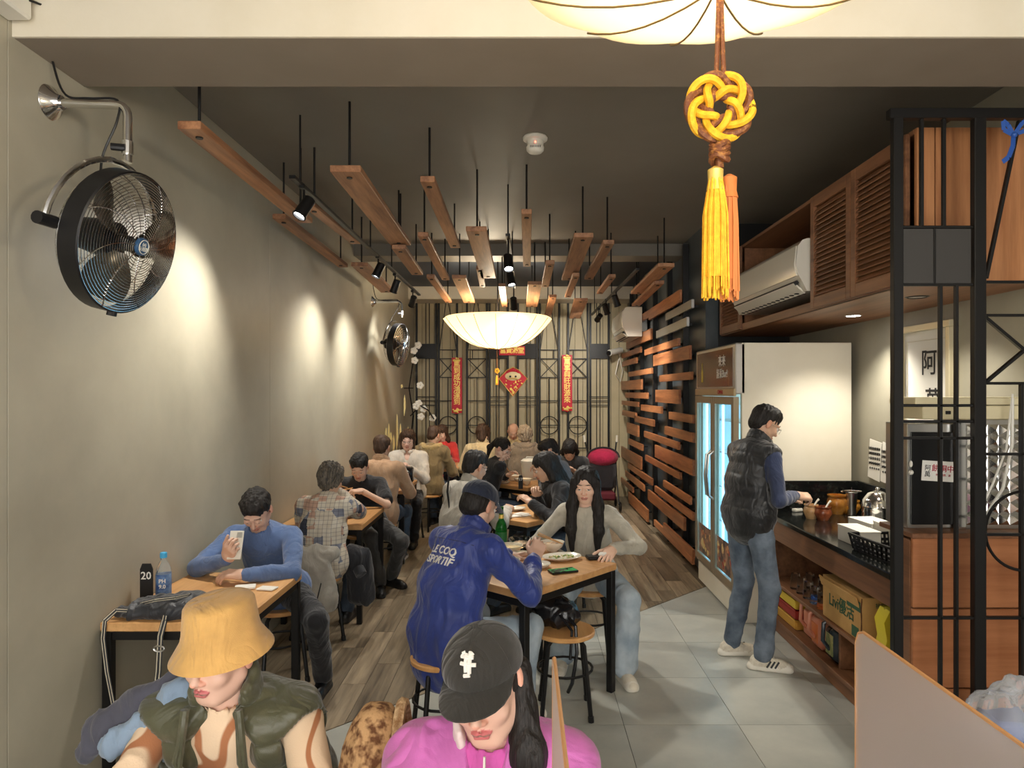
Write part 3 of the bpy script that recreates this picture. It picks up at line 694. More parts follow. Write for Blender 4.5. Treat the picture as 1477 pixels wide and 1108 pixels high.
hd = mk('header_box', MB().box((.03, FW/2, 1.925), (.04, FW/2, .195), None, .01), plain('silver_trim', s2l(200, 196, 190), .3, .6), fr)
mk('header_sign', MB().box((-.012, FW/2, 1.94), (.004, FW/2-.06, .15)), mottled('brown_print', s2l(66, 44, 32), s2l(120, 84, 60), 5, .15, 0, 0, det=3), fr)
sign = bpy.data.objects['header_sign']
lettering('來來', .10, (-.018, .33, 1.99), (0, -1, 0), (0, 0, 1), M['text_white'], sign); lettering('韻采Bar!', .085, (-.018, .33, 1.89), (0, -1, 0), (0, 0, 1), M['text_white'], sign)
mk('printed_bottle', MB().lathe([(.001, 0), (.03, .002), (.03, .09), (.012, .12), (.012, .17), (.001, .172)], (-.017, .95, 1.83), Matrix.Diagonal((.1, 1, 1)), 12), plain('yellow_print', s2l(196, 176, 70), .5), sign)
mk('control_strip', MB().box((-.01, FW/2, 1.745), (.012, FW/2-.005, .03), None, .008), plain('gold_strip', s2l(196, 176, 140), .3, .5), fr)
lettering('CLIMAX', .045, (-.024, .36, 1.745), (0, -1, 0), (0, 0, 1), M['text_red'], fr)
fglass = plain('fridge_door_glass', (.80, .93, 1.0), .02, 0, 1, ior=1.02)
for k, (a, b) in enumerate(((.01, .59), (.60, 1.18))):
    d = mk('door', MB().box((0, a+.03, .97), (.022, .03, .74)).box((0, b-.03, .97), (.022, .03, .74)).box((0, (a+b)/2, 1.68), (.022, (b-a)/2-.06, .03)).box((0, (a+b)/2, .26), (.022, (b-a)/2-.06, .03)), plain('champagne_frame', s2l(178, 164, 142), .3, .6), fr)
    mk('glass_pane', MB().box((.002, (a+b)/2, .97), (.003, (b-a)/2-.06, .68), None, .0005), fglass, d)
    hy = b-.035 if k == 0 else a+.035
    mk('handle', MB().tube([(-.02, hy, 1.25), (-.06, hy, 1.22), (-.075, hy, 1.05), (-.06, hy, .88), (-.02, hy, .85)], .011, 8), M['steel'], d, smooth=True)
    st = mk('door_sticker', MB().box((-.004, (a+b)/2, .43), (.0015, (b-a)/2-.07, .13), None, .0005), mottled('fruit_drink_print', s2l(70, 66, 70), s2l(200, 150, 120), 14, .3, 0, 0, det=4, lo=.4, hi=.7), d)
    e = MB(); random.seed(k+5)
    for i in range(12): e.ball((-.006, a+.10+random.random()*.38, .34+random.random()*.18), random.uniform(.018, .035), 6, (.12, 1, 1))
    mk('printed_fruit', e, mottled('mixed_fruit_print', s2l(170, 60, 50), s2l(226, 200, 140), 10, .3, 0, 0, rnd=9, lo=.45, hi=.55), st, kind='stuff')
for z in (.62, .92, 1.22, 1.50):
    s = MB()
    for k in range(14): s.cyl((.12, .06+k*(FW-.12)/13, z), (FD-.1, .06+k*(FW-.12)/13, z), .003, 5)
    s.cyl((.12, .05, z), (.12, FW-.05, z), .005, 6); mk('wire_shelf', s, M['white'], fr)
tube = plain('lit_fridge_tube', (.45, .82, 1.0), .3, emit=1.5, ec=(.36, .76, 1.0))
for yy in (.08, FW/2, FW-.08): mk('light_tube', MB().cyl((.07, yy, .34), (.07, yy, 1.64), .012, 8), tube, fr)
lamp('fridge_glow', 'AREA', (2.40, 5.84, .98), 9, (.38, .74, 1), 1.0, (1.6, 5.84, .98), sy=1.2, parent=fr)
# bottles inside
btl = 0 and data(MB().lathe([(.001, 0), (.032, 0), (.034, .01), (.034, .13), (.015, .18), (.014, .20), (.001, .202)], (0, 0, 0), None, 12), plain('pale_bottle', s2l(190, 220, 226), .2), True)
# ------------------------------------------------------------------ serving counter
ct = thing('service_counter', 'long wooden counter with black granite top and open shelves on the right', 'counter', (1.80, 3.42, 0)); CL = 5.20-3.42
mk('granite_top', MB().box((.36, CL/2, .835), (.36, CL/2, .0175), None, .005), M['granite'], ct)
mk('drawer_board', MB().box((.03, CL/2, .745), (.012, CL/2, .07)), M['cabx'] if False else M['cab'], ct)
mk('shelf_board', MB().box((.35, CL/2, .36), (.33, CL/2, .012)), M['cab'], ct)
mk('bottom_board', MB().box((.355, CL/2, .10), (.345, CL/2, .014)), M['cab'], ct)
mk('kick_board', MB().box((.045, CL/2, .042), (.012, CL/2, .042)), M['cab'], ct)
mk('back_board', MB().box((.70, CL/2, .41), (.01, CL/2, .40)), M['cab'], ct)
mk('upright_board', MB().box((.36, .02, .41), (.33, .014, .40)), M['cab'], ct); mk('upright_board', MB().box((.36, CL-.02, .41), (.33, .014, .40)), M['cab'], ct)
mk('upright_board', MB().box((.36, .68, .225), (.30, .012, .12)), M['cab'], ct)
mk('splashback', MB().box((.36, CL+.012, .965), (.36, .010, .115)), M['granite'], ct); mk('splashback', MB().box((.705, CL/2, .965), (.012, CL/2, .115)), M['granite'], ct)
cc = thing('end_cupboard', 'wooden front-facing cupboard behind the lattice holding the steel machines', 'cupboard', (1.79, 3.22, 0))
mk('carcass', MB().box((.365, .09, .53), (.365, .085, .53)), M['cab'], cc)
for x0, x1, z0, z1 in ((0, .32, .75, 1.08), (.32, .73, .75, 1.08), (0, .32, .38, .745), (.32, .73, .38, .745), (0, .32, .02, .375), (.32, .73, .02, .375)):
    mk('front_panel', MB().box(((x0+x1)/2, -.008, (z0+z1)/2), ((x1-x0)/2-.002, .010, (z1-z0)/2-.001)), M['cabx'], cc)
mk('top_board', MB().box((.365, .12, 1.085), (.372, .15, .012)), M['cab'], cc)

# ------------------------------------------------------------------ black lattice divider (front right)
YP = 3.05
la = thing('lattice_divider', 'tall black metal lattice divider in front of the counter end at the right', 'screen', (1.6, YP, 0))
def Q(x, y): return Vector(((x-757)*YP/1000-1.6, 0, H-(y-565)*YP/1000))
def lb(nm, x0, y0, x1, y1, wpx, d=.02, **k): return mk(nm, MB().bar(Q(x0, y0), Q(x1, y1), wpx*YP/1000, d, (0, 1, 0)), M['black'], la)
for xx, wd in ((1293.5, 14), (1411, 17)): p = Q(xx, 160); mk('post', MB().box((p.x, .0, H/2+p.z/2-H/2), (wd*YP/2000, .018, p.z/2)), M['black'], la)
p = Q(1281, 165); mk('top_rail', MB().box(((p.x+.80)/2, .0, Q(0, 165).z), ((.80-p.x)/2, .02, .022)), M['black'], la)
for a in ((1329, 172, 1329, 328), (1361, 172, 1361, 328), (1356, 412, 1356, 1120), (1379, 412, 1379, 1120), (1473, 553, 1473, 1120)): lb('lattice_bar', *a, 4.5)
for a in ((1299, 328, 1402, 328), (1299, 411, 1402, 411), (1299, 585, 1402, 585), (1299, 608, 1402, 608), (1299, 632, 1402, 632), (1299, 891, 1510, 891),
          (1420, 407, 1510, 407), (1420, 455, 1510, 455), (1420, 553, 1510, 553), (1420, 655, 1510, 655), (1420, 771, 1510, 771)): lb('lattice_bar', *a, 4)
for a in ((1422, 402, 1470, 174), (1421, 458, 1510, 533), (1421, 552, 1510, 478)): lb('lattice_bar', *a, 4.5)
for x0, x1 in ((1300, 1346), (1348, 1400)): a, b = Q(x0, 330), Q(x1, 410); mk('metal_plate', MB().box(((a.x+b.x)/2, 0, (a.z+b.z)/2), ((b.x-a.x)/2, .006, (a.z-b.z)/2)), plain('charcoal_plate', s2l(58, 56, 54), .5), la)
lb('lattice_bar', 1347, 328, 1347, 411, 3)
c = Q(1478, 766); mk('lattice_ring', MB().tube([(c.x+.174*math.cos(2*PI*i/48), 0, c.z+.174*math.sin(2*PI*i/48)) for i in range(48)], .007, 6, closed=True), M['black'], la)
r = thing('blue_ribbon', 'blue plastic ribbon bow tied to the top of the lattice divider', 'ribbon', PX(1462, 195, YP-.01))
rib = plain('blue_plastic_ribbon', s2l(44, 84, 160), .35)
def strip(pts, wv, th=.002): 
    m = MB(); 
    for i in range(len(pts)-1): m.bar(pts[i], pts[i+1], wv, th, (0, 1, .3))
    return m
mk('loop', strip([(0, 0, 0), (-.03, -.01, .04), (-.06, -.02, .055), (-.05, -.01, .02), (0, 0, 0)], .018), rib, r); mk('loop', strip([(0, 0, 0), (.03, -.01, .05), (.06, -.01, .07), (.05, 0, .02), (0, 0, 0)], .018), rib, r)
mk('tail', strip([(0, 0, 0), (-.01, -.01, -.05), (-.03, -.012, -.10), (-.055, -.01, -.12)], .022), rib, r); mk('knot', MB().ball((0, -.004, 0), .013, 8), rib, r)
# ------------------------------------------------------------------ calligraphy, notice
r = thing('framed_calligraphy', 'framed white calligraphy with black brush characters on the right wall', 'picture', (XR, 4.31, 1.5))
fm = plain('champagne_gold_frame', s2l(206, 196, 166), .35, .4)
L_ = .29; Z1 = .67
for nm, c_, h_ in (('frame_rail', (-.03, 0, Z1-.02), (.03, L_, .02)), ('frame_rail', (-.03, 0, .02), (.03, L_, .02)), ('frame_rail', (-.03, -L_+.02, Z1/2), (.03, .02, Z1/2-.04)), ('frame_rail', (-.03, L_-.02, Z1/2), (.03, .02, Z1/2-.04))): mk(nm, MB().box(c_, h_), fm, r)
mk('paper', MB().box((-.02, 0, Z1/2), (.004, L_-.04, Z1/2-.04)), M['paper'], r); mk('inner_border', MB().tube([(-.026, -L_+.08, .1), (-.026, L_-.08, .1), (-.026, L_-.08, Z1-.1), (-.026, -L_+.08, Z1-.1)], .002, 4, closed=True), fm, r)
lettering('阿', .17, (-.026, -.03, .42), (0, -1, 0), (0, 0, 1), M['text_dark'], r, bold=.0012); lettering('萬', .17, (-.026, -.07, .18), (0, -1, 0), (0, 0, 1), M['text_dark'], r, bold=.0012)
r = thing('wall_notice', 'white paper price notes taped to the right wall above the counter', 'paper', (XR-.016, 4.96, 1.12))
for k, (yy, zz) in enumerate(((0, 0), (-.18, -.01))):
    s = mk('paper_sheet', MB().box((0, yy, .14+zz), (.002, .085, .14), Matrix.Rotation(.12, 3, 'X'), .0005), M['paper'], r)
    for j in range(5): lettering('乾麵\n湯麵\n小菜\n滷味\n40', .022, (-.004, yy+.06-.03*j, .15+zz), (0, -1, 0), (0, 0, 1), M['text_dark'], s, spacing=1.6)
# ------------------------------------------------------------------ tables and stools
def table(loc, ang, lx, ly, label):
    """origin at its near-left corner on the floor; lx across, ly deep"""
    r = thing('dining_table', label, 'table', (loc[0], loc[1], 0), ang)
    mk('tabletop', MB().box((lx/2, ly/2, .73), (lx/2, ly/2, .02), None, .004), M['table'], r)
    for x in (.025, lx-.025):
        for y in (.025, ly-.025): mk('leg', MB().box((x, y, .355), (.02, .02, .355)), M['black'], r)
    mk('apron_frame', MB().box((lx/2, .025, .69), (lx/2-.045, .015, .02)).box((lx/2, ly-.025, .69), (lx/2-.045, .015, .02)).box((.025, ly/2, .69), (.015, ly/2-.045, .02)).box((lx-.025, ly/2, .69), (.015, ly/2-.045, .02)), M['black'], r)
    return r
TA = math.radians(48.5)
table((-1.84, 3.0), 0, .605, .84, 'wooden table by the left wall in front of the man in blue, with number 20')
table((-1.84, 5.2), 0, .62, .82, 'wooden table by the left wall between the two people eating with chopsticks')
table((-1.84, 7.02), 0, .62, .84, 'wooden table by the left wall under the black handbag')
table((-1.60, 9.0), 0, .72, .8, 'farthest wooden table on the left, in front of the woman in red')
table((0, 3.44), TA, .81, .60, 'diagonal wooden table crowded with dishes, green bottle on top')
table((.016, 5.29), TA, .81, .60, 'second diagonal wooden table, holding white napkins')
table((.03, 7.22), TA, .81, .60, 'third diagonal wooden table, with number 17 and the white bucket')
table((-.45, 9.45), 0, .8, .6, 'farthest middle wooden table in front of the bald man')
table((-.95, .35), 0, 1.02, .87, 'foreground wooden table just below the frame in front of the two women')
table((.60, .50), 0, .8, .84, 'foreground wooden table just below the frame at the right with the large divider')
def stool(loc, label, h=.45, rz=0, first=[None]):
    if first[0] is None:
        r = thing('stool', label, 'stool', (loc[0], loc[1], 0), rz, 'round wooden stools with black legs')
        mk('seat', MB().lathe([(.001, h-.03), (.15, h-.03), (.163, h-.022), (.165, h-.006), (.158, h), (.001, h)], (0, 0, 0), None, 28), M['seatwood'], r, smooth=True)
        for k in range(4):
            a = PI/4+k*PI/2; l = mk('leg', MB().tube([(.10*math.cos(a), .10*math.sin(a), h-.032), (.135*math.cos(a), .135*math.sin(a), h-.06), (.185*math.cos(a), .185*math.sin(a), .012)], .0125, 8), M['black'], r, smooth=True)
            mk('foot_cap', MB().cyl((.183*math.cos(a), .183*math.sin(a), .03), (.186*math.cos(a), .186*math.sin(a), 0), .016, 8), M['blackp'], l)
        mk('ring_brace', MB().tube([(.15*math.cos(2*PI*i/20), .15*math.sin(2*PI*i/20), .24) for i in range(20)], .007, 6, closed=True), M['black'], r)
        first[0] = r; return r
    return dup(first[0], (loc[0], loc[1], 0), rz, label)
stool((.22, 3.80), 'empty-topped stool at the front of the diagonal table holding a black bag')
# ------------------------------------------------------------------ crockery and small table things
def place(a, x, y, z=.75): return (x, y, z)
def bowl(loc, R_, h, label, food=None, grp='white bowls and plates on the crowded table', fill=.75):
    r = thing('bowl', label, 'bowl', loc, 0, grp); t = .004
    mk('bowl_body', MB().lathe([(.001, 0), (R_*.42, 0), (R_*.45, .006), (R_*.80, h*.45), (R_, h), (R_-t, h), (R_*.78, h*.5), (R_*.4, .01), (.001, .009)], (0, 0, 0), None, 30), M['ceramic'], r, smooth=True, ang=60)
    if food:
        q = R_*(.45+.5*fill); mk('food', MB().lathe([(.001, h*fill+.006), (q*.6, h*fill+.004), (q, h*fill)], (0, 0, 0), None, 24, False), food, r, smooth=True)
    return r
def plate(loc, R_, label, food=None, sx=1, rz=0, grp='white bowls and plates on the crowded table'):
    r = thing('plate', label, 'plate', loc, rz, grp); S = Matrix.Diagonal((sx, 1, 1))
    mk('plate_body', MB().lathe([(.001, 0), (R_*.6, 0), (R_*.75, .006), (R_, .020), (R_-.003, .024), (R_*.72, .011), (.001, .006)], (0, 0, 0), S, 32), M['ceramic'], r, smooth=True, ang=60)
    if food:
        mb = MB(); random.seed(int(R_*1000))
        for i in range(26):
            a = random.random()*2*PI; q = math.sqrt(random.random())*R_*.6
            mb.box((q*math.cos(a)*sx, q*math.sin(a), .012+random.random()*.016*(1-q/R_)), (random.uniform(.006, .016), random.uniform(.003, .007), .0035), Matrix.Rotation(random.random()*PI, 3, 'Z') @ Matrix.Rotation(random.uniform(-.5, .5), 3, 'X'), .0015)
        mk('food', mb, food, r, kind='stuff')
    return r
soup = mottled('pale_broth', s2l(214, 190, 140), s2l(236, 220, 180), 30, .2, 0, .1)
greens = mottled('mixed_greens', s2l(120, 150, 70), s2l(220, 200, 150), 60, .5, 0, .2, lo=.45, hi=.55)
dark_food = mottled('brown_stew', s2l(90, 60, 40), s2l(200, 160, 110), 60, .4, 0, .2, lo=.45, hi=.55)
def TT(u, v, z=.75, o=(0, 3.44)): return (o[0]+u*math.cos(TA)-v*math.sin(TA), o[1]+u*math.sin(TA)+v*math.cos(TA), z)
def AT(x, y, z=.752):             # the spot on a table top (height z) seen at that point
    Y = 1000*(H-z)/(y-565); return ((x-757)*Y/1000, Y, z)
bowl(AT(728, 822), .088, .06, 'white soup bowl nearest the man in the blue jacket', soup)
bowl(AT(735, 799), .082, .055, 'white bowl of noodles in front of the green bottle', soup)
bowl(AT(797, 795), .075, .06, 'deep white bowl beside the woman in grey', dark_food)
plate(AT(810, 807), .085, 'oval white plate of mixed vegetables at the table middle', greens, 1.45, .3)
plate(AT(779, 818), .062, 'small white saucer between the bowls', None)
bowl(AT(752, 805), .05, .035, 'small white dish with green sauce', greens)
r = thing('glass_bowl', 'clear glass bowl right of the green bottle', 'bowl', AT(750, 789), 0); mk('bowl_body', MB().lathe([(.001, 0), (.04, 0), (.07, .03), (.078, .055), (.074, .055), (.066, .03), (.001, .006)], (0, 0, 0), None, 28), M['glass'], r, smooth=True); mk('food', MB().lathe([(.001, .036), (.05, .03), (.062, .026)], (0, 0, 0), None, 20, False), dark_food, r)
gb = thing('green_bottle', 'green glass beer bottle standing among the dishes', 'bottle', AT(723, 792), 0)
mk('glass_body', MB().lathe([(.001, 0), (.034, 0), (.037, .006), (.037, .135), (.030, .165), (.016, .19), (.0135, .25), (.015, .255), (.015, .268), (.001, .268)], (0, 0, 0), None, 28), plain('green_bottle_glass', s2l(30, 140, 50), .06, 0, .55, ior=1.3), gb, smooth=True)
mk('paper_label', MB().lathe([(.0375, .04), (.0378, .042), (.0378, .11), (.0375, .112)], (0, 0, 0), None, 24, False), plain('green_label', s2l(36, 110, 60), .5), gb)
mk('neck_label', MB().lathe([(.0170, .195), (.0148, .22)], (0, 0, 0), None, 20, False), M['gold'], gb)
r = thing('phone', 'phone with glowing green picture lying on the crowded table', 'phone', AT(812, 825), math.radians(22))
mk('phone_case', MB().box((0, 0, .006), (.078, .038, .005), None, .004), M['blackp'], r); mk('screen', MB().box((0, 0, .0115), (.074, .035, .0008), None, .0003), mottled('green_screen_picture', s2l(10, 50, 30), s2l(90, 190, 120), 25, .1, 0, 0, lo=.45, hi=.6), r)
r = thing('wallet', 'black wallet under the woman’s hand on the table corner', 'wallet', AT(858, 806), .2); mk('leather', MB().box((0, 0, .010), (.05, .035, .010), None, .006), M['blackp'], r)
r = thing('napkin', 'crumpled white napkin beside the black wallet', 'napkin', AT(868, 802, .775), 0); mk('paper_body', MB().ball((0, 0, .01), .022, 6, (1, .8, .6)).ball((.02, .008, .006), .015, 5), M['paper'], r)
def chopsticks(p, q, label, grp='chopsticks in the diners’ hands', gap=.012):
    p, q = Vector(p), Vector(q); r = thing('chopsticks', label, 'chopsticks', p, 0, grp); d = q-p; s = d.orthogonal().normalized()*gap
    for k in (0, 1): mk('stick', MB().tube([s*k, d+s*k*.2], [.0034, .0022], 6), M['seatwood'], r)
    return r
# second and third diagonal tables
plate(AT(742, 736), .08, 'white plate of leftovers on the second diagonal table', None, 1.2, 0, 'plates on the second diagonal table')
r = thing('napkin', 'flat white napkins near the corner of the second diagonal table', 'napkin', AT(748, 744), .4); mk('sheet', MB().box((0, 0, .004), (.09, .06, .003)), M['paper'], r); mk('sheet', MB().box((.03, .02, .010), (.05, .05, .003), rotz(.5)), M['paper'], r)
bowl((-.13, 7.78, .752), .085, .06, 'white bowl in front of the woman in black, third table', soup, 'bowls on the third diagonal table')
bowl((-.02, 7.55, .752), .10, .05, 'wide white bowl left of number 17', soup, 'bowls on the third diagonal table')
plate((-.10, 7.62, .752) if False else (-.22, 7.55, .752), .06, 'small white plate on the third diagonal table', dark_food, 1, 0, 'bowls on the third diagonal table')
bowl((.02, 7.40, .752), .045, .05, 'small white cup beside number 17', None, 'bowls on the third diagonal table')
r = thing('white_bucket', 'tall white lidded bucket standing on the third diagonal table', 'bucket', (.06, 7.88, .751)); mk('bucket_body', MB().lathe([(.001, 0), (.085, 0), (.10, .15), (.10, .20), (.001, .20)], (0, 0, 0), None, 28), M['white'], r, smooth=True)
mk('lid', MB().lathe([(.106, .19), (.106, .215), (.08, .235), (.001, .24)], (0, 0, 0), None, 28), M['white'], r, smooth=True); mk('handle', MB().tube([(-.05, 0, .235), (-.04, 0, .255), (.04, 0, .255), (.05, 0, .235)], .006, 6), M['white'], r)
def number_sign(loc, num, label, s=1., rz=0):
    r = thing('number_sign', label, 'sign', loc, rz, 'black table number signs')
    mk('plate_body', MB().prism([(-.028*s, 0), (.028*s, 0), (.028*s, .15*s), (.018*s, .175*s), (-.018*s, .175*s), (-.028*s, .15*s)], -.004, .004, lambda a, b, z: (a, -z, b)), M['blackp'], r)
    lettering(num, .048*s, (0, -.005, .12*s), (1, 0, 0), (0, 0, 1), M['text_white'], r, bold=.0006)
number_sign((-1.795, 3.29, .75), '20', 'black number 20 sign standing against the left wall', 1.05)
number_sign(AT(751, 706, .75)[:2]+(.755,), '17', 'black number 17 sign at the edge of the third diagonal table', .8)
number_sign((.20, 7.85, .752), '16', 'black number 16 sign right of the white bucket', .8)
# water bottle, bag, phone, things on table 20
wb_ = thing('water_bottle', 'clear water bottle with blue cap and blue label beside number 20', 'bottle', (-1.735, 3.33, .75))
mk('bottle_body', MB().lathe([(.001, 0), (.03, 0), (.034, .008), (.034, .13), (.032, .15), (.02, .18), (.013, .195), (.013, .205), (.001, .206)], (0, 0, 0), None, 26), plain('clear_bottle', (.85, .93, .97), .05, 0, .85, ior=1.2), wb_, smooth=True)
mk('blue_label', MB().lathe([(.0345, .03), (.0348, .032), (.0348, .125), (.0345, .127)], (0, 0, 0), None, 26, False), mottled('blue_white_label', s2l(30, 60, 120), s2l(120, 160, 210), 20, .4, 0, 0), wb_)
mk('cap', MB().lathe([(.016, .203), (.016, .225), (.014, .228), (.001, .228)], (0, 0, 0), None, 20), plain('sky_blue_cap', s2l(70, 170, 220), .35), wb_)
lettering('PH\n9.0', .026, (.012, -.0365, .085), (1, .15, 0), (0, 0, 1), M['text_white'], wb_, bold=.0005)
# ------------------------------------------------------------------ counter goods
def pot(loc, R_, h, mat, label, spoon=True, ear=False):
    r = thing('sauce_pot', label, 'pot', loc, 0, 'glazed sauce pots on the counter')
    mk('pot_body', MB().lathe([(.001, 0), (R_*.6, 0), (R_*.65, h*.08), (R_, h*.5), (R_*.85, h*.8), (R_*.78, h*.85), (R_*.9, h*.93), (R_*.88, h), (R_*.72, h), (R_*.7, h*.8), (.001, h*.7)], (0, 0, 0), None, 28), mat, r, smooth=True, ang=60)
    if spoon: s_ = thing('spoon', 'white spoon standing in the '+label.split(' on ')[0].split(' in ')[0], 'spoon', (loc[0]+.01, loc[1], loc[2]+h*.72)); mk('spoon_handle', MB().tube([(0, 0, 0), (.03, 0, .05), (.045, 0, .065)], [.006, .006, .008], 8), M['white'], s_, smooth=True)
    return r
ZT = .853
g_tan = mottled('tan_glaze', s2l(172, 128, 82), s2l(214, 176, 128), 12, .25, 0, 0); g_red = mottled('red_brown_glaze', s2l(96, 44, 24), s2l(168, 96, 60), 14, .15, 0, 0); g_amb = mottled('amber_glaze', s2l(150, 88, 30), s2l(204, 146, 70), 10, .15, 0, 0)
pot(AT(1170, 748, ZT), .055, .10, g_tan, 'tan glazed pot nearest the man in the vest', True)
pot(AT(1187, 750, ZT), .062, .095, g_red, 'red brown glazed pot in front of the others', True)
pot(AT(1207, 741, ZT), .075, .14, g_amb, 'taller amber brown pot at the back', False)
pot(AT(1226, 741, ZT), .075, .10, plain('honey_glaze', s2l(190, 132, 54), .15), 'honey coloured low pot at the back', False)
r = thing('measuring_cup', 'steel straining cup with wire rim behind the pots', 'cup', (2.38, 5.05, ZT)); mk('cup_body', MB().lathe([(.03, 0), (.04, .16), (.038, .16), (.028, .004)], (0, 0, 0), None, 20), M['steel'], r, smooth=True); mk('wire_rim', MB().tube([(.075*math.cos(a), .05*math.sin(a), .17) for a in [2*PI*i/20 for i in range(20)]], .004, 6, closed=True).cyl((0, 0, .16), (0, 0, .2), .004, 6), M['chrome'], r)
r = thing('flower_pot', 'small pot of dark red and pink flowers behind the steel domes', 'flowers', (2.40, 4.80, ZT)); mk('pot_body', MB().lathe([(.03, 0), (.04, .06), (.001, .06)], (0, 0, 0), None, 16), M['blackp'], r)
e = MB(); random.seed(9)
for i in range(16): e.ball((random.uniform(-.05, .05), random.uniform(-.05, .05), .09+random.uniform(-.02, .05)), random.uniform(.012, .02), 5)
mk('blossoms', e, mottled('magenta_blossom', s2l(120, 16, 50), s2l(210, 90, 130), 20, .6, 0, .2), r)
for k, (xx, yy, lb_) in enumerate(((2.30, 4.52, 'steel domed container on the counter left of the lattice post'), (2.33, 4.20, 'steel domed container on the counter right of the lattice post'))):
    r = thing('steel_container', lb_, 'container', (xx, yy, ZT), 0, 'domed steel containers on the counter'); R_ = .095
    mk('body', MB().lathe([(R_, 0)]+[(R_*(1 if j % 2 else .96), .02+.014*j) for j in range(9)]+[(R_, .15), (.001, .15)], (0, 0, 0), None, 28), M['chrome'], r, smooth=True); mk('dome_lid', MB().lathe([(R_*1.03, .15), (R_*.95, .19), (R_*.6, .235), (.02, .25), (.001, .25)], (0, 0, 0), None, 28), M['chrome'], r, smooth=True); mk('lid_knob', MB().ball((0, 0, .26), .014, 8), M['chrome'], r)
def wbox(x, y, z, hx, hy, hz, rz, label):
    r = thing('white_box', label, 'box', (x, y, z), rz, 'white boxes on the counter'); mk('box_body', MB().box((0, 0, hz), (hx, hy, hz), None, .002), M['paper'], r); mk('lid_flap', MB().box((0, 0, 2*hz+.002), (hx+.002, hy+.002, .003)), M['paper'], r)
wbox(1.97, 4.09, ZT, .06, .13, .045, .05, 'low white box nearest the counter edge'); wbox(2.14, 4.28, ZT, .08, .12, .05, .1, 'white box with a round hole in its front'); wbox(2.16, 4.06, ZT+.0, .07, .10, .06, .0, 'tallest white box behind the black basket')
mk('hole', MB().cyl((-.085, 0, .05), (-.079, 0, .05), .014, 12), M['text_dark'], bpy.data.objects['white_box.001'])
bk = thing('black_basket', 'black plastic basket with pierced sides on the counter', 'basket', (2.02, 3.79, ZT), .1)
def basket(bk, hx, hy, h, mat):
    mb = MB()
    for s in (-1, 1):
        for ax in (0, 1):
            n = 11 if ax == 1 else 9; L = hx if ax == 1 else hy; o = hy if ax == 1 else hx
            def P_(t, z, oo=0): q = o*(1+.12*z/h)*s+oo*s; tt = t*(1+.12*z/h); return (tt, q, z) if ax == 1 else (q, tt, z)
            for z in (.006, .3*h, .6*h, h): mb.bar(P_(-L, z), P_(L, z), .004, .016, None)
            for k in range(n+1): mb.bar(P_(-L+2*L*k/n, .005), P_(-L+2*L*k/n, h), .014 if ax == 0 else .014, .004)
    mb.box((0, 0, .004), (hx, hy, .004)); mk('pierced_body', mb, mat, bk)
basket(bk, .13, .17, .085, M['blackp']); mk('rim', MB().tube([(.148, .19, .087), (-.148, .19, .087), (-.148, -.19, .087), (.148, -.19, .087)], .008, 6, closed=True), M['blackp'], bk)
r = thing('counter_tool', 'small white gadget lying on the counter edge by the man’s hands', 'gadget', AT(1150, 738, ZT), .5); mk('case', MB().box((0, 0, .012), (.04, .02, .012), None, .006), M['white'], r); mk('window', MB().box((.01, 0, .0245), (.015, .01, .001)), M['text_dark'], r)
r = thing('whisk_holder', 'steel cup holding wire whisks beside the black oven', 'utensils', (1.99, 3.62, ZT)); mk('cup_body', MB().lathe([(.045, 0), (.045, .13), (.042, .13), (.041, .006)], (0, 0, 0), None, 20), M['steel'], r, smooth=True)
for k in range(3):
    w_ = MB()
    for j in range(5):
        a = j*PI/5; w_.tube([(0.012*(k-1)+.02*math.sin(PI*t)*math.cos(a), .02*math.sin(PI*t)*math.sin(a), .14+.12*t+.0) for t in [i/8 for i in range(9)]], .0012, 4)
    w_.cyl((.012*(k-1), 0, .01), (.012*(k-1), 0, .15), .005, 6); mk('whisk', w_, M['chrome'], r)
# machines on the end cupboard
ov = thing('warming_cabinet', 'black glass fronted warming cabinet with a white sign, behind the lattice', 'machine', (1.83, 3.28, 1.097))
OW, OH = .235, .50
mk('case', MB().box((OW/2+.008, .13, OH/2), (OW/2+.012, .10, OH/2)), M['steel'], ov); mk('black_glass', MB().box((OW/2, .022, OH/2-.01), (OW/2-.01, .006, OH/2-.03)), plain('black_gloss_glass', s2l(10, 10, 12), .3), ov)
sg = mk('paper_sign', MB().box((OW*.56, .013, .275), (.076, .0015, .048), Matrix.Rotation(.06, 3, 'Y'), .0005), M['paper'], ov)
lettering('餅硐中', .036, (OW*.56+.024, .0108, .285), (1, 0, -.08), (.08, 0, 1), M['text_red'], sg, bold=.0003); lettering('勿碰門把．燙', .012, (OW*.56+.024, .0108, .255), (1, 0, -.08), (.08, 0, 1), M['text_red'], sg)
lettering('阿\n萬', .030, (OW*.56-.05, .0108, .275), (1, 0, -.06), (.06, 0, 1), M['text_dark'], sg)
mk('door_knob', MB().ball((.002, .01, .27), .012, 8).ball((.002, .01, .31), .008, 8, (1, 1, 2)), M['white'], ov)
qs = thing('quilted_steel_machine', 'stainless steel machine with quilted diamond panel behind the lattice', 'machine', (2.06, 3.26, 1.097))
mk('case', MB().box((.22, .15, .26), (.20, .12, .26)), M['steel'], qs)
q_ = MB(); n = 8; s_ = .0265; vs = []
for i in range(7):
    for j in range(9):
        x0, z0 = .03+i*2*s_, .02+j*2*s_; b_ = [(x0, .03, z0), (x0+2*s_, .03, z0), (x0+2*s_, .03, z0+2*s_), (x0, .03, z0+2*s_), (x0+s_, .008, z0+s_)]
        q_.add(b_, [(0, 1, 4), (1, 2, 4), (2, 3, 4), (3, 0, 4)])
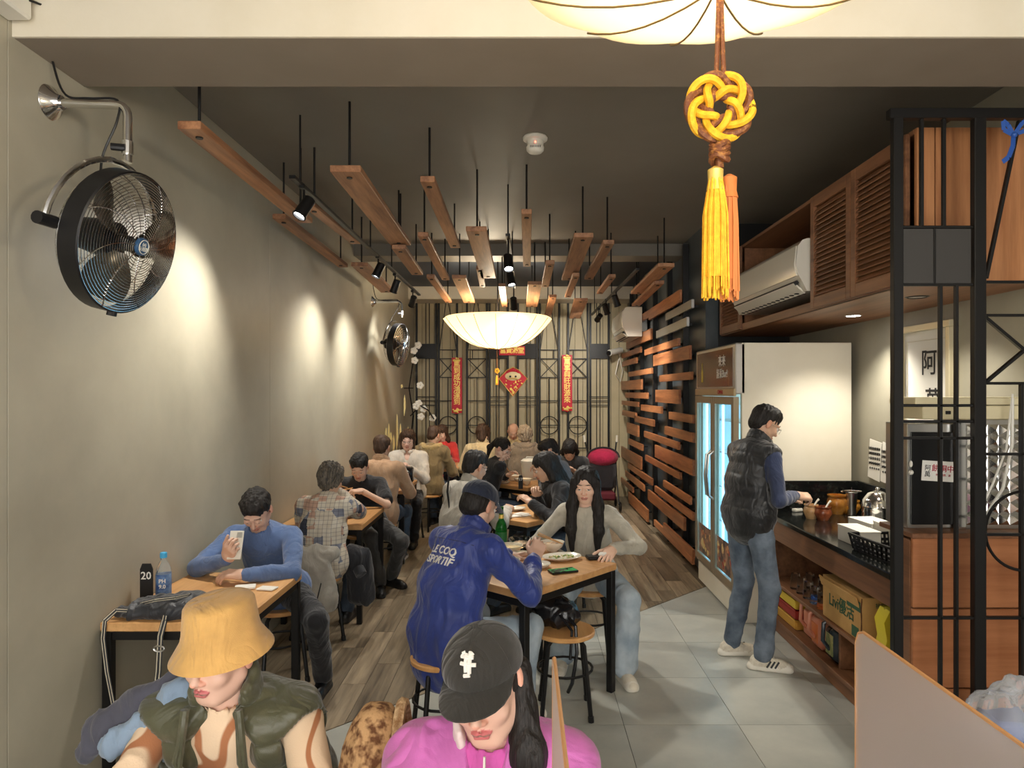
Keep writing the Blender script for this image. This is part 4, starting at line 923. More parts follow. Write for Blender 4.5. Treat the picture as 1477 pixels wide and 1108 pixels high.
mk('quilted_panel', q_, M['chrome'], qs, kind='stuff'); mk('side_strip', MB().box((.0, .02, .26), (.022, .012, .26)), M['chrome'], qs)
r = thing('cream_box', 'long cream coloured box lying on top of the steel machines', 'box', (1.86, 3.30, 1.62)); beige = plain('cream_plastic', s2l(226, 214, 176), .5)
mk('lid', MB().box((.30, .12, .085), (.30, .12, .018), None, .004), beige, r); mk('box_body', MB().box((.31, .12, .03), (.27, .11, .033), None, .004), beige, r); mk('latch', MB().box((.16, .008, .03), (.012, .004, .008)), M['text_dark'], r)
r = thing('power_cable', 'white cables hanging down in front of the quilted steel panel', 'cable', (2.18, 3.24, 1.1)); mk('cable', MB().tube([(.10, 0, .62), (.09, -.01, .40), (.04, -.02, .2), (-.02, 0, .08), (-.03, .0, .01)], .007, 8), M['white'], r, smooth=True); mk('cable', MB().tube([(.10, 0, .64), (.07, 0, .38), (.0, -.01, .22), (-.05, 0, .1), (-.055, .0, .01)], .005, 8), M['white'], r, smooth=True)
# goods on the shelves under the counter
bx = thing('cardboard_box', 'brown cardboard box printed with green Livi lettering under the counter', 'box', (1.84, 3.78, .374), 0)
cb = mottled('brown_cardboard', s2l(188, 144, 84), s2l(212, 168, 104), 3, .8, 0, .1)
mk('box_body', MB().box((.17, .25, .125), (.17, .25, .125), None, .002), cb, bx); mk('box_flap', MB().box((-.01, .27, .215), (.004, .24, .03), Matrix.Rotation(-.3, 3, 'Y')), cb, bx)
gi = plain('green_print', s2l(60, 96, 70), .7)
lettering('Livi優活', .095, (-.0025, .25, .125), (0, -1, 0), (0, 0, 1), gi, bx, bold=.001); mk('print_block', MB().box((-.001, .10, .19), (.0015, .08, .028)), gi, bx); mk('print_block', MB().box((-.001, .08, .04), (.0015, .04, .03)), gi, bx); mk('torn_edge', MB().tube([(-.002, .005, .0), (-.006, .0, .06), (-.001, .006, .12), (-.007, .0, .19), (0, .004, .245)], .004, 5), plain('torn_card', s2l(96, 60, 40), .9), bx)
lettering('抽取式衛生紙\n100抽', .03, (.16, -.003, .19), (1, 0, 0), (0, 0, 1), gi, bx)
def jug(loc, mat, cap, label, s=1, lab=None):
    r = thing('jug', label, 'jug', loc, 0, 'plastic jugs on the bottom shelf')
    mk('jug_body', MB().box((0, 0, .10*s), (.06*s, .075*s, .10*s), None, .028*s).lathe([(.045*s, 0), (.02*s, .05*s), (.02*s, .07*s)], (0, 0, .185*s), None, 14, False), mat, r, smooth=True, ang=50)
    mk('cap', MB().cyl((0, 0, .245*s), (0, 0, .275*s), .026*s, 14), cap, r); mk('handle', MB().tube([(-.045*s, 0, .24*s), (-.095*s, 0, .22*s), (-.10*s, 0, .12*s), (-.06*s, 0, .07*s)], .012*s, 8), mat, r, smooth=True)
    if lab: mk('paper_label', MB().box((-.062*s, 0, .1*s), (.002, .045*s, .06*s)), lab, r)
pink = plain('pink_jug_plastic', s2l(206, 132, 104), .4)
jug((1.93, 4.60, .116), pink, plain('blue_cap', s2l(40, 80, 150), .4), 'pink plastic jug with blue cap'); jug((1.91, 4.42, .116), pink, plain('orange_cap', s2l(220, 110, 40), .4), 'pink plastic jug with orange cap', 1, plain('orange_label', s2l(214, 120, 60), .5))
jug((1.91, 4.20, .116), plain('dark_sauce_jug', s2l(44, 52, 58), .2), plain('grey_cap', s2l(130, 130, 130), .4), 'large dark sauce jug with green label', 1.05, mottled('green_red_label', s2l(96, 120, 60), s2l(190, 180, 120), 20, .5, 0, 0))
r = thing('food_tin', 'round gold tin jar on the bottom shelf behind the frosted divider', 'jar', (1.93, 3.82, .116)); mk('jar_body', MB().lathe([(.055, 0), (.06, .01), (.058, .05), (.062, .08), (.058, .12), (.05, .15), (.001, .15)], (0, 0, 0), None, 22), mottled('cream_gold_print', s2l(140, 110, 60), s2l(226, 214, 180), 26, .4, 0, 0), r, smooth=True); mk('lid', MB().cyl((0, 0, .15), (0, 0, .17), .056, 20), M['white'], r)
r = thing('yellow_bag', 'bright yellow plastic bag standing right of the cardboard box', 'bag', (1.90, 3.60, .374)); mk('bag_body', MB().prism([(-.07, 0), (.08, 0), (.07, .08), (.085, .17), (.05, .25), (-.03, .25), (-.06, .19), (-.045, .1)], -.05, .05, lambda a, b, z: (a, z, b)), plain('yellow_plastic', s2l(226, 208, 60), .4), r, smooth=True); mk('tied_neck', MB().ball((.01, 0, .25), .03, 6, (1.6, .6, .7)), plain('yellow_plastic_dark', s2l(206, 190, 60), .4), r)
gl = data(MB().lathe([(.034, 0), (.036, .002), (.028, .11), (.001, .112)], (0, 0, 0), None, 14), M['glass'], True)
k = 0
for j in range(5):
    for i in range(2):
        o = mk('drinking_glass', gl, None, None, (1.89+.10*i, 4.40+.11*j, .373)); tag(o, 'upturned clear glass under the counter, %s row, %s from the cardboard box' % (('front', 'back')[i], ('nearest', 'second', 'third', 'fourth', 'farthest')[j]), 'glass', 'upturned glasses under the counter')
for i, (c_, z_) in enumerate((((200, 150, 60), .15), ((150, 40, 30), .22), ((210, 180, 60), .29))):
    r = thing('plastic_crate', ('yellow', 'dark red', 'pale yellow')[i]+' flat plastic crate in the stack at the far shelf end', 'crate', (1.98, 4.95, z_-.034), 0, 'stacked crates on the bottom shelf'); m_ = plain('crate_%d' % i, s2l(*c_), .5); mb = MB()
    for s in (-1, 1): mb.box((s*.12, 0, .03), (.006, .2, .03)).box((0, s*.2, .03), (.12, .006, .03))
    mb.box((0, 0, .005), (.12, .2, .005)); mk('crate_body', mb, m_, r); mk('crate_rim', MB().tube([(-.13, -.21, .06), (.13, -.21, .06), (.13, .21, .06), (-.13, .21, .06)], .006, 6, closed=True), m_, r)
# ------------------------------------------------------------------ frosted acrylic dividers
def frosted():
    m, t, b = nt('frosted_pink_acrylic'); b.inputs['Base Color'].default_value = rgb((.93, .86, .82)); b.inputs['Roughness'].default_value = .36; b.inputs['Transmission Weight'].default_value = .9; b.inputs['IOR'].default_value = 1.12
    tr = N(t, 'ShaderNodeBsdfTranslucent'); df = N(t, 'ShaderNodeBsdfDiffuse'); m1 = N(t, 'ShaderNodeMixShader'); m2 = N(t, 'ShaderNodeMixShader'); m1.inputs[0].default_value = .5; m2.inputs[0].default_value = .30
    for n_ in (tr, df): n_.inputs['Color'].default_value = rgb((.86, .80, .77))
    t.links.new(tr.outputs[0], m1.inputs[1]); t.links.new(df.outputs[0], m1.inputs[2]); t.links.new(b.outputs[0], m2.inputs[1]); t.links.new(m1.outputs[0], m2.inputs[2]); t.links.new(m2.outputs[0], t.nodes['Material Output'].inputs['Surface']); return m
fro = frosted(); edge = plain('amber_acrylic_edge', s2l(230, 176, 120), .3, 0, .2)
def divider(x, y0, y1, z0, z1, label, foot=True):
    r = thing('frosted_divider', label, 'divider', (x, y1, z0), 0, 'frosted table dividers'); h = z1-z0; L = y1-y0; c_ = .03
    poly = [(0, 0), (0, h-c_), (-.01, h-.008), (-c_, h), (-L, h), (-L, 0)]
    mk('acrylic_sheet', MB().prism(poly, -.0025, .0025, lambda a, b, z: (z, a, b)), fro, r)
    mk('polished_edge', MB().tube([(0, 0, .01), (0, 0, h-c_), (0, -.01, h-.008), (0, -c_, h), (0, -L, h)], .0032, 6), edge, r)
    mk('foot_clamp', MB().box((0, -.1, .008), (.02, .03, .012)).box((0, -L+.1, .008), (.02, .03, .012)), M['steel'], r)
divider(.05, .5, 1.2, .75, 1.3, 'thin frosted divider seen edge-on beside the woman in pink')
divider(.633, .56, 1.3235, .75, 1.3, 'large frosted pinkish divider with amber edge in the right foreground')
r = thing('soy_bottle', 'red and white sauce bottle blurred behind the frosted divider', 'bottle', (.78, 1.02, .75)); mk('bottle_body', MB().lathe([(.001, 0), (.03, 0), (.03, .14), (.014, .19), (.014, .22), (.001, .22)], (0, 0, 0), None, 20), plain('red_bottle', s2l(186, 60, 50), .4), r, smooth=True); mk('cap', MB().cyl((0, 0, .22), (0, 0, .25), .018, 14), M['white'], r)
r = thing('chopstick_holder', 'dark chopstick holder behind the frosted divider', 'holder', (.715, 1.04, .75)); mk('cup_body', MB().lathe([(.001, 0), (.03, 0), (.032, .2), (.028, .2), (.027, .01)], (0, 0, 0), None, 18), M['blackp'], r, smooth=True)
r = thing('plastic_bag', 'crumpled clear plastic bag standing behind the frosted divider', 'bag', (1.22, 1.74, .852)); clr = plain('clear_plastic_film', (.9, .93, .98), .12, 0, .75, ior=1.1)
# ------------------------------------------------------------------ pram
pr = thing('baby_pram', 'folded black pram with magenta canopy by the back wall', 'pram', (1.15, 10.3, 0))
mag = fabric('magenta_canopy', s2l(176, 24, 70)); bkf = fabric('black_pram_fabric', s2l(34, 30, 34))
mk('canopy', MB().ball((0, 0, .78), .24, 12, (1, .9, .62)), mag, pr, smooth=True); mk('canopy_trim', MB().tube([(.24*math.cos(PI*i/14), -.10, .78+.15*math.sin(PI*i/14)) for i in range(15)], .012, 6), bkf, pr)
mk('seat_body', MB().box((0, .02, .52), (.20, .13, .22), Matrix.Rotation(.2, 3, 'X'), .06), bkf, pr, smooth=True); mk('basket', MB().box((0, 0, .22), (.18, .2, .06), None, .03), plain('maroon_fabric', s2l(90, 24, 36), .8), pr)
for s in (-1, 1):
    mk('frame_tube', MB().tube([(s*.21, -.28, .12), (s*.21, 0, .5), (s*.21, .12, .85), (s*.24, .22, 1.02)], .012, 8).tube([(s*.21, .26, .12), (s*.21, -.02, .5)], .012, 8), M['black'], pr); mk('handle_grip', MB().cyl((s*.24, .2, .98), (s*.25, .25, 1.08), .018, 10), plain('silver_grip', s2l(200, 196, 180), .4), pr)
    for yy in (-.28, .26): mk('wheel', MB().tube([(s*.23, yy+.065*math.cos(a), .08+.065*math.sin(a)) for a in [2*PI*i/18 for i in range(18)]], .014, 6, closed=True).cyl((s*.215, yy, .08), (s*.245, yy, .08), .03, 10), M['blackp'], pr)
# ------------------------------------------------------------------ white orchid branches, and pale gold plume shapes along the left wall
r = thing('orchid_branch', 'branch of white artificial orchids near the back left corner', 'flowers', (-1.84, 10.6, 2.0)); br = MB()
pts = [PX(596, 600, 10.6), PX(590, 560, 10.6), PX(596, 520, 10.6), PX(600, 505, 10.55)]; pts2 = [PX(592, 600, 10.5), PX(606, 585, 10.4), PX(618, 592, 10.3), PX(626, 605, 10.3)]
O = Vector(r.location); br.tube([Vector(p)-O for p in pts], .01, 6).tube([Vector(p)-O for p in pts2], .01, 6).tube([Vector(PX(592, 640, 10.6))-O, Vector(pts[0])-O], .012, 6)
br.cyl(Vector(PX(596, 560, 10.6))-O, (-.012, 0, Vector(PX(596, 560, 10.6)).z-O.z), .008, 6); mk('stem', br, M['black'], r)
random.seed(2)
for q in ((597, 506), (603, 498), (598, 520), (606, 556), (604, 582), (611, 590), (607, 601), (600, 586), (624, 603)):
    f = MB(); c = Vector(PX(q[0], q[1], 10.4))-O
    for k in range(5): a = 2*PI*k/5; f.ball((c.x+.03*math.cos(a), c.y, c.z+.03*math.sin(a)), .028, 5, (1, .3, 1))
    mk('blossom', f, M['white'], r, smooth=True)
r = thing('gold_plumes', 'pale gold plume shapes against the left wall behind the diners', 'plant', (-1.80, 9.0, .75)); O = Vector(r.location); mm = plain('pale_gold_plume', s2l(240, 222, 160), .4)
random.seed(11)
for (x, y, hgt) in ((556, 650, 60), (560, 655, 80), (567, 655, 50), (572, 650, 95), (577, 650, 70), (583, 600, 55), (552, 660, 50), (563, 640, 30), (588, 640, 45), (579, 560, 10)):
    Y = 1.80*1000/(757-x); Y = min(Y, 10.9); a = Vector(PX(x, min(y, 655), Y)); b = a+Vector((.03, .04, .55*hgt*Y/1000))
    a.x = b.x = -1.80; mk('plume', MB().tube([a-O, a*.6+b*.4-O+Vector((0, .03, 0)), b*.8+a*.2-O, b-O], [.004, .018, .014, .002], 6), mm, r, smooth=True)
# ------------------------------------------------------------------ smooth bodies: distance fields turned into one surface
F32 = np.float32
RT = np.random.RandomState(5).rand(32, 32, 32).astype(F32)
def vnoise(P, f):
    Q = P*f+100.; I = np.floor(Q).astype(int); t = (Q-I).astype(F32); t = t*t*(3-2*t); I &= 31; J = (I+1) & 31
    g = lambda a, b, c: RT[a, b, c]
    x0, y0, z0 = I[..., 0], I[..., 1], I[..., 2]; x1, y1, z1 = J[..., 0], J[..., 1], J[..., 2]; tx, ty, tz = t[..., 0], t[..., 1], t[..., 2]
    a = g(x0, y0, z0)*(1-tx)+g(x1, y0, z0)*tx; b = g(x0, y1, z0)*(1-tx)+g(x1, y1, z0)*tx
    c = g(x0, y0, z1)*(1-tx)+g(x1, y0, z1)*tx; d = g(x0, y1, z1)*(1-tx)+g(x1, y1, z1)*tx
    return (a*(1-ty)+b*ty)*(1-tz)+(c*(1-ty)+d*ty)*tz
A_ = lambda v: np.array(v, dtype=float)
class Pr:
    def __init__(s, f, lo, hi, k=.015, c=0): s.f = f; s.lo = np.array(lo); s.hi = np.array(hi); s.k = k; s.c = c
def rc(a, b, ra, rb, k=.015, c=0):
    a, b = A_(a), A_(b); d = b-a; L2 = max(float(d@d), 1e-12)
    def f(P):
        q = P-a.astype(F32); t = np.clip((q@d.astype(F32))/L2, 0, 1); return np.linalg.norm(q-t[..., None]*d.astype(F32), axis=-1)-(ra+(rb-ra)*t)
    R_ = max(ra, rb); return Pr(f, np.minimum(a, b)-R_, np.maximum(a, b)+R_, k, c)
def el(c0, r, R=None, k=.015, c=0):
    c0 = A_(c0); r = A_(r); R = np.eye(3) if R is None else np.array(R)      # columns of R are the local axes
    def f(P):
        q = ((P-c0.astype(F32))@R.astype(F32)); k0 = np.linalg.norm(q/r, axis=-1); k1 = np.linalg.norm(q/(r*r), axis=-1)+1e-6; return (k0*(k0-1)/k1).astype(F32)
    e = np.abs(R)@r; return Pr(f, c0-e, c0+e, k, c)
def fl(a, b, ra, rb, R, sx, sy, k=.03, c=0):
    """tapered limb with an oval section; R columns = (side, front, along)"""
    a, b = A_(a), A_(b); R = np.array(R); d = (b-a)@R; d = d/np.array([sx, sy, 1]); L2 = max(float(d@d), 1e-12); m = min(sx, sy, 1)
    def f(P):
        q = ((P-a.astype(F32))@R.astype(F32))/np.array([sx, sy, 1], F32); t = np.clip((q@d.astype(F32))/L2, 0, 1); return (np.linalg.norm(q-t[..., None]*d.astype(F32), axis=-1)-(ra+(rb-ra)*t))*m
    R_ = max(ra, rb)*max(sx, sy, 1); return Pr(f, np.minimum(a, b)-R_, np.maximum(a, b)+R_, k, c)
def bxs(c0, h, R=None, rd=.005, k=.01, c=0):
    c0 = A_(c0); h = A_(h); R = np.eye(3) if R is None else np.array(R)
    def f(P):
        q = np.abs((P-c0.astype(F32))@R.astype(F32))-(h-rd); return np.linalg.norm(np.maximum(q, 0), axis=-1)+np.minimum(q.max(-1), 0)-rd
    e = np.abs(R)@h; return Pr(f, c0-e, c0+e, k, c)
def plane(n, d, k=.004):            # solid where n.p > d
    n = A_(n)
    return Pr(lambda P: d-(P@n.astype(F32)), [-9]*3, [9]*3, k)
CORN = np.array([(i, j, k) for i in (0, 1) for j in (0, 1) for k in (0, 1)])
EDG = [(a, b) for a in range(8) for b in range(a+1, 8) if np.abs(CORN[a]-CORN[b]).sum() == 1]
def evalp(prims, subs, P, shell=None):
    V = np.full(P.shape[:-1], .2, F32)
    for p in prims: V = smin(V, p.f(P), p.k)
    for p in subs: V = -smin(-V, p.f(P), p.k)
    return V
def smin(a, b, k):
    h = np.clip(.5+.5*(a-b)/k, 0, 1); return a*(1-h)+b*h-k*h*(1-h)
def nets(prims, res, subs=()):
    lo = np.min([p.lo for p in prims], 0)-2.5*res-.01; hi = np.max([p.hi for p in prims], 0)+2.5*res+.01
    n = np.ceil((hi-lo)/res).astype(int)+1; ax = [(lo[i]+res*np.arange(n[i])).astype(F32) for i in range(3)]
    V = np.full(n, .2, F32)
    def sub(p, sign):
        m = p.k+2*res; i0 = np.clip(np.floor((p.lo-m-lo)/res).astype(int), 0, n); i1 = np.clip(np.ceil((p.hi+m-lo)/res).astype(int)+1, 0, n)
        if (i1 <= i0).any(): return
        sl = tuple(slice(a, b) for a, b in zip(i0, i1)); P = np.stack(np.meshgrid(*[ax[i][sl[i]] for i in range(3)], indexing='ij'), -1)
        d = p.f(P).astype(F32); V[sl] = smin(V[sl], d, p.k) if sign > 0 else -smin(-V[sl], d, p.k)
    for p in prims: sub(p, 1)
    for p in subs: sub(p, -1)
    S = V < 0; cc = sum(S[i:n[0]-1+i, j:n[1]-1+j, k:n[2]-1+k].astype(np.int8) for i, j, k in CORN)
    act = (cc > 0) & (cc < 8); idx = np.argwhere(act); acc = np.zeros((len(idx), 3)); ct = np.zeros(len(idx))
    vc = [V[idx[:, 0]+i, idx[:, 1]+j, idx[:, 2]+k] for i, j, k in CORN]
    for a, b in EDG:
        m = (vc[a] < 0) != (vc[b] < 0); t = np.where(m, vc[a]/np.where(m, vc[a]-vc[b], 1), 0); acc += m[:, None]*(CORN[a]+t[:, None]*(CORN[b]-CORN[a])); ct += m
    vs = lo+res*(idx+acc/ct[:, None]); ids = np.full(act.shape, -1); ids[act] = np.arange(len(idx)); qs = []
    for a in range(3):
        b, c = (a+1) % 3, (a+2) % 3; s0 = [slice(None)]*3; s1 = [slice(None)]*3; s0[a] = slice(0, -1); s1[a] = slice(1, None)
        A, B = S[tuple(s0)], S[tuple(s1)]; ch = np.argwhere(A != B); ch = ch[(ch[:, b] > 0) & (ch[:, c] > 0) & (ch[:, b] < n[b]-1) & (ch[:, c] < n[c]-1)]
        if not len(ch): continue
        def g(db, dc): q = ch.copy(); q[:, b] -= db; q[:, c] -= dc; return ids[q[:, 0], q[:, 1], q[:, 2]]
        q = np.stack([g(1, 1), g(0, 1), g(0, 0), g(1, 0)], 1); fl_ = ~A[ch[:, 0], ch[:, 1], ch[:, 2]]; q[fl_] = q[fl_][:, ::-1]; qs.append(q)
    q = np.concatenate(qs); q = q[(q >= 0).all(1)]; return vs, q
def vnormals(v, q):
    n = np.cross(v[q[:, 2]]-v[q[:, 0]], v[q[:, 3]]-v[q[:, 1]]); N_ = np.stack([np.bincount(q.ravel(), np.repeat(n[:, i], 4), len(v)) for i in range(3)], 1)
    return N_/(np.linalg.norm(N_, axis=1)[:, None]+1e-9)
def relax(v, q, it=1, w=.5):
    for _ in range(it):
        nb = np.zeros_like(v); ct = np.zeros(len(v))
        for a, b in ((0, 1), (1, 2), (2, 3), (3, 0)):
            for i, j in ((a, b), (b, a)):
                for x in range(3): nb[:, x] += np.bincount(q[:, i], v[q[:, j], x], len(v))
                ct += np.bincount(q[:, i], minlength=len(v))
        v = v*(1-w)+w*nb/np.maximum(ct, 1)[:, None]
    return v
def classes(v, prims):
    best = np.full(len(v), 1e9); c = np.zeros(len(v), int)
    for p in prims:
        m = np.all((v > p.lo-.03) & (v < p.hi+.03), 1)
        if m.any(): d = np.full(len(v), 1e9); d[m] = p.f(v[m].astype(F32)); t = d < best; best[t] = d[t]; c[t] = p.c
    return c
def npmesh(v, q, mats, col=None, mi=None):
    me = bpy.data.meshes.new('m'); me.vertices.add(len(v)); me.vertices.foreach_set('co', np.asarray(v, F32).ravel())
    me.loops.add(len(q)*4); me.loops.foreach_set('vertex_index', q.astype(np.int32).ravel()); me.polygons.add(len(q))
    me.polygons.foreach_set('loop_start', np.arange(0, len(q)*4, 4, dtype=np.int32))
    me.update(calc_edges=True); me.polygons.foreach_set('use_smooth', np.ones(len(q), bool))
    for m in (mats if isinstance(mats, (list, tuple)) else [mats]): me.materials.append(m)
    if mi is not None: me.polygons.foreach_set('material_index', np.asarray(mi, np.int32))
    if col is not None:
        at = me.color_attributes.new('Col', 'FLOAT_COLOR', 'POINT'); at.data.foreach_set('color', np.concatenate([col, np.ones((len(v), 1))], 1).astype(F32).ravel())
    me.validate(); return me
def blob(name, prims, res, mats, parent, subs=(), disp=None, rl=1, pal=None, mi_pal=None):
    v, q = nets(prims, res, subs)
    if rl: v = relax(v, q, rl, .5)
    if disp is not None: v = v+vnormals(v, q)*disp(v)[:, None]
    col = mi = None
    if pal is not None: col = np.array(pal)[classes(v, prims)]
    if mi_pal is not None: mi = np.array(mi_pal)[classes(v[q].mean(1), prims)]
    return mk(name, npmesh(v, q, mats, col, mi), None, parent)
def folds(amp=.006, f=9., seed=0., st=(1, 1, .45)):
    def d(v):
        w_ = (v*np.array(st)+seed); w_ = w_+.03*(np.stack([vnoise(w_+3*i, 9.) for i in range(3)], 1)-.5)*2; n = vnoise(w_, f); n2 = vnoise(w_+7, f*2.1)
        return amp*1.5*((1-np.abs(2*n-1))**3-.35)+amp*.9*((1-np.abs(2*n2-1))**2-.4)
    return d
def attr_mat(name, rough=.5, sss=.0, bst=.1, bsc=200, spec=.4):
    m, t, b = nt(name); a = N(t, 'ShaderNodeAttribute'); a.attribute_name = 'Col'; t.links.new(a.outputs['Color'], b.inputs['Base Color'])
    b.inputs['Roughness'].default_value = rough; b.inputs['Subsurface Weight'].default_value = sss; b.inputs['Subsurface Radius'].default_value = (.01, .004, .002); b.inputs['Subsurface Scale'].default_value = 1
    b.inputs['Specular IOR Level'].default_value = spec
    bump(t, b, noise(t, coords(t), bsc, 3), bst, .001); return m
M['skin'] = attr_mat('skin', .48, .0)
# ---------------- head, in its own frame: x right, y forward, z up, origin mid-skull
def head_prims():
    s = 1; P = [el((0, -.012, .026), (.074, .090, .080), k=.02), el((0, .022, -.040), (.058, .064, .078), k=.03),
        rc((0, .050, -.098), (0, .044, -.085), .021, .03, .02)]
    for x in (-1, 1):
        P += [rc((x*.052, -.002, -.055), (x*.018, .052, -.098), .018, .017, .02), el((x*.036, .058, -.034), (.024, .022, .022), k=.018),
              el((x*.077, -.012, -.012), (.008, .017, .031), k=.004, c=1), rc((x*.008, .082, .012), (x*.040, .076, .014), .009, .008, .01),
              el((x*.0115, .090, -.041), (.0085, .009, .007), k=.006, c=1)]
    P += [rc((0, .082, .004), (0, .102, -.034), .007, .0105, .008, 0), rc((0, .096, -.038), (0, .104, -.036), .008, .009, .005, 1),
          rc((0, -.020, -.04), (0, -.008, -.085), .050, .047, .03)]
    subs = [el((x*.031, .094, -.005), (.017, .014, .011), k=.008) for x in (-1, 1)]
    return P, subs
def head_detail():
    """eyes, lids, lips: added after the sockets are cut"""
    P = []
    for x in (-1, 1):
        P += [el((x*.031, .0755, -.006), (.0135, .0125, .012), k=.0015, c=3), el((x*.031, .0868, -.0075), (.0055, .0032, .0055), k=.001, c=4),
              rc((x*.018, .086, -.0005), (x*.031, .0895, .0025), .0042, .0048, .003, 0), rc((x*.031, .0895, .0025), (x*.045, .083, -.001), .0048, .0038, .003, 0),
              rc((x*.019, .0865, -.004), (x*.044, .084, -.004), .0022, .0018, .001, 4),
              rc((x*.015, .0875, .0225), (x*.032, .0875, .0250), .0018, .0028, .002, 5), rc((x*.032, .0875, .0250), (x*.049, .077, .0205), .0026, .0014, .002, 5)]
    P += [rc((-.020, .081, -.069), (-.006, .0895, -.0655), .0035, .0050, .003, 2), rc((.020, .081, -.069), (.006, .0895, -.0655), .0035, .005, .003, 2), rc((-.013, .0845, -.0755), (.013, .0845, -.0755), .0055, .0055, .003, 2)]
    return P
HC = {}
def head_mesh(res):
    if res in HC: return HC[res]
    P, S = head_prims(); D = head_detail()
    class _: pass
    base = Pr(lambda X: evalp(P, S, X), np.min([p.lo for p in P], 0), np.max([p.hi for p in P], 0), .0005)
    v, q = nets([base]+D, res); v = relax(v, q, 1, .35); c = classes(v, P)
    cd_ = np.zeros(len(v), int); best = base.f(v.astype(F32))+.0008
    for p in D:
        d = p.f(v.astype(F32)); t = d < best; best[t] = d[t]; cd_[t] = 1; c[t] = p.c
    line = (np.abs(v[:, 2]+.0705) < .0022) & (np.abs(v[:, 0]) < .019) & (v[:, 1] > .07); c[line] = 6
    HC[res] = (v, q, c); return HC[res]
def skin_pal(tone, brow=(.02, .015, .012), lip=None, eye=(.75, .72, .68)):
    t = np.array(tone); red = t*np.array([1.02, .82, .78]); lp = np.array(lip) if lip is not None else t*np.array([.85, .52, .50])
    return np.array([t, red, lp, eye, (.015, .01, .008), brow, t*.35, t*.96])
# ---------------- hands: x = y cross z, y along the fingers, z = back of the hand
HANDC = {}
def hand_mesh(pose, side, res):
    key = (pose, side, res)
    if key in HANDC: return HANDC[key]
    s = -1 if side == 'R' else 1            # thumb side
    bend = {'flat': (6, 8, 8), 'relax': (22, 28, 20), 'grip': (62, 72, 45), 'pinch': (48, 46, 25), 'hold': (38, 60, 40)}[pose]
    P = [bxs((0, .045, 0), (.037, .044, .013), None, .012, .012), rc((0, -.018, 0), (0, .012, 0), .023, .027, .02), el((s*.024, .030, -.009), (.016, .03, .012), k=.012)]
    for i, (bx_, L, r) in enumerate(((.0285, .072, .0088), (.0095, .080, .0092), (-.0095, .074, .0088), (-.0275, .058, .0078))):
        p = np.array([s*bx_, .086-.006*abs(i-1), .002]); a = 0; sp = s*(1.5-i)*.05; segs = (.45, .30, .25)
        ex = (0, 0, 8, 14)[i] if pose in ('pinch', 'grip', 'hold') else (0, 2, 5, 8)[i]
        P.append(rc((p[0]*.8, .05, 0), p, .011, .0098, .008))
        for j in range(3):
            a += math.radians(bend[j]+(ex if j < 2 else 0)); d = np.array([sp*math.cos(a), math.cos(a), -math.sin(a)]); p2 = p+d*L*segs[j]
            P.append(rc(p, p2, r*(1-.08*j), r*(.94-.1*j), .004)); p = p2
            if j == 2: P.append(el(p2-d*.004+np.array([0, math.sin(a), math.cos(a)])*.0045*.9, (.0052, .0062, .0035), k=.001, c=1))
    t0 = np.array([s*.030, .018, -.006]); cl = {'flat': 0, 'relax': .25, 'grip': .75, 'pinch': .7, 'hold': .45}[pose]
    d1 = np.array([s*(.75-.45*cl), .62+.1*cl, -.25-.55*cl]); d1 /= np.linalg.norm(d1); t1 = t0+d1*.045; d2 = np.array([s*(.45-.75*cl), .85, -.15-.45*cl]); d2 /= np.linalg.norm(d2); t2 = t1+d2*.032
    P += [rc(t0, t1, .0135, .0108, .01), rc(t1, t2, .0104, .0088, .004), rc(t2, t2+d2*.016, .0086, .0074, .004)]
    v, q = nets(P, res); v = relax(v, q, 1, .3); HANDC[key] = (v, q, classes(v, P)); return HANDC[key]
def Rm(f, u):        # matrix with columns right, forward, up
    f = A_(f)/np.linalg.norm(f); u = A_(u); r = np.cross(f, u); r /= np.linalg.norm(r); u = np.cross(r, f); return np.stack([r, f, u], 1)
def ik(S, W, l1, l2, pole):
    d = W-S; L = np.linalg.norm(d); mx = (l1+l2)*.995
    if L > mx: W = S+d*mx/L; d = W-S; L = mx
    L = max(L, abs(l1-l2)+.02); n = d/L; a = (l1*l1-l2*l2+L*L)/(2*L); h = math.sqrt(max(l1*l1-a*a, 1e-6)); p = A_(pole)-n*(A_(pole)@n); p /= np.linalg.norm(p)+1e-9
    return S+n*a+p*h, W
# ------------------------------------------------------------------ people
HAIR = {}
def hairmat(name, c, rough=.42, c2=None):
    if name in HAIR: return HAIR[name]
    m, t, b = nt(name); v = coords(t, (90, 90, 7)); c2 = c2 or tuple(min(1, x*2.2+.01) for x in c)
    t.links.new(ramp(t, noise(t, v, 1.6, 3), [(.4, c), (.72, c2)]), b.inputs['Base Color']); b.inputs['Roughness'].default_value = max(rough, .55); b.inputs['Specular IOR Level'].default_value = .25
    bump(t, b, noise(t, v, 2.2, 2), .7, .004); HAIR[name] = m; return m
BLK = hairmat('black_hair', (.012, .010, .009)); BRN = hairmat('brown_hair', (.045, .024, .014)); GRY = hairmat('salt_pepper_hair', (.05, .045, .04), .5, (.24, .20, .15)); LGT = hairmat('light_brown_grey_hair', (.20, .14, .09), .5, (.55, .45, .32))
def xfp(prims_fn): return prims_fn
class Fr:                # a moving frame: local points to root space
    def __init__(s, o, R): s.o = A_(o); s.R = np.array(R)
    def __call__(s, x, y, z): return s.o+s.R@np.array([x, y, z], float)
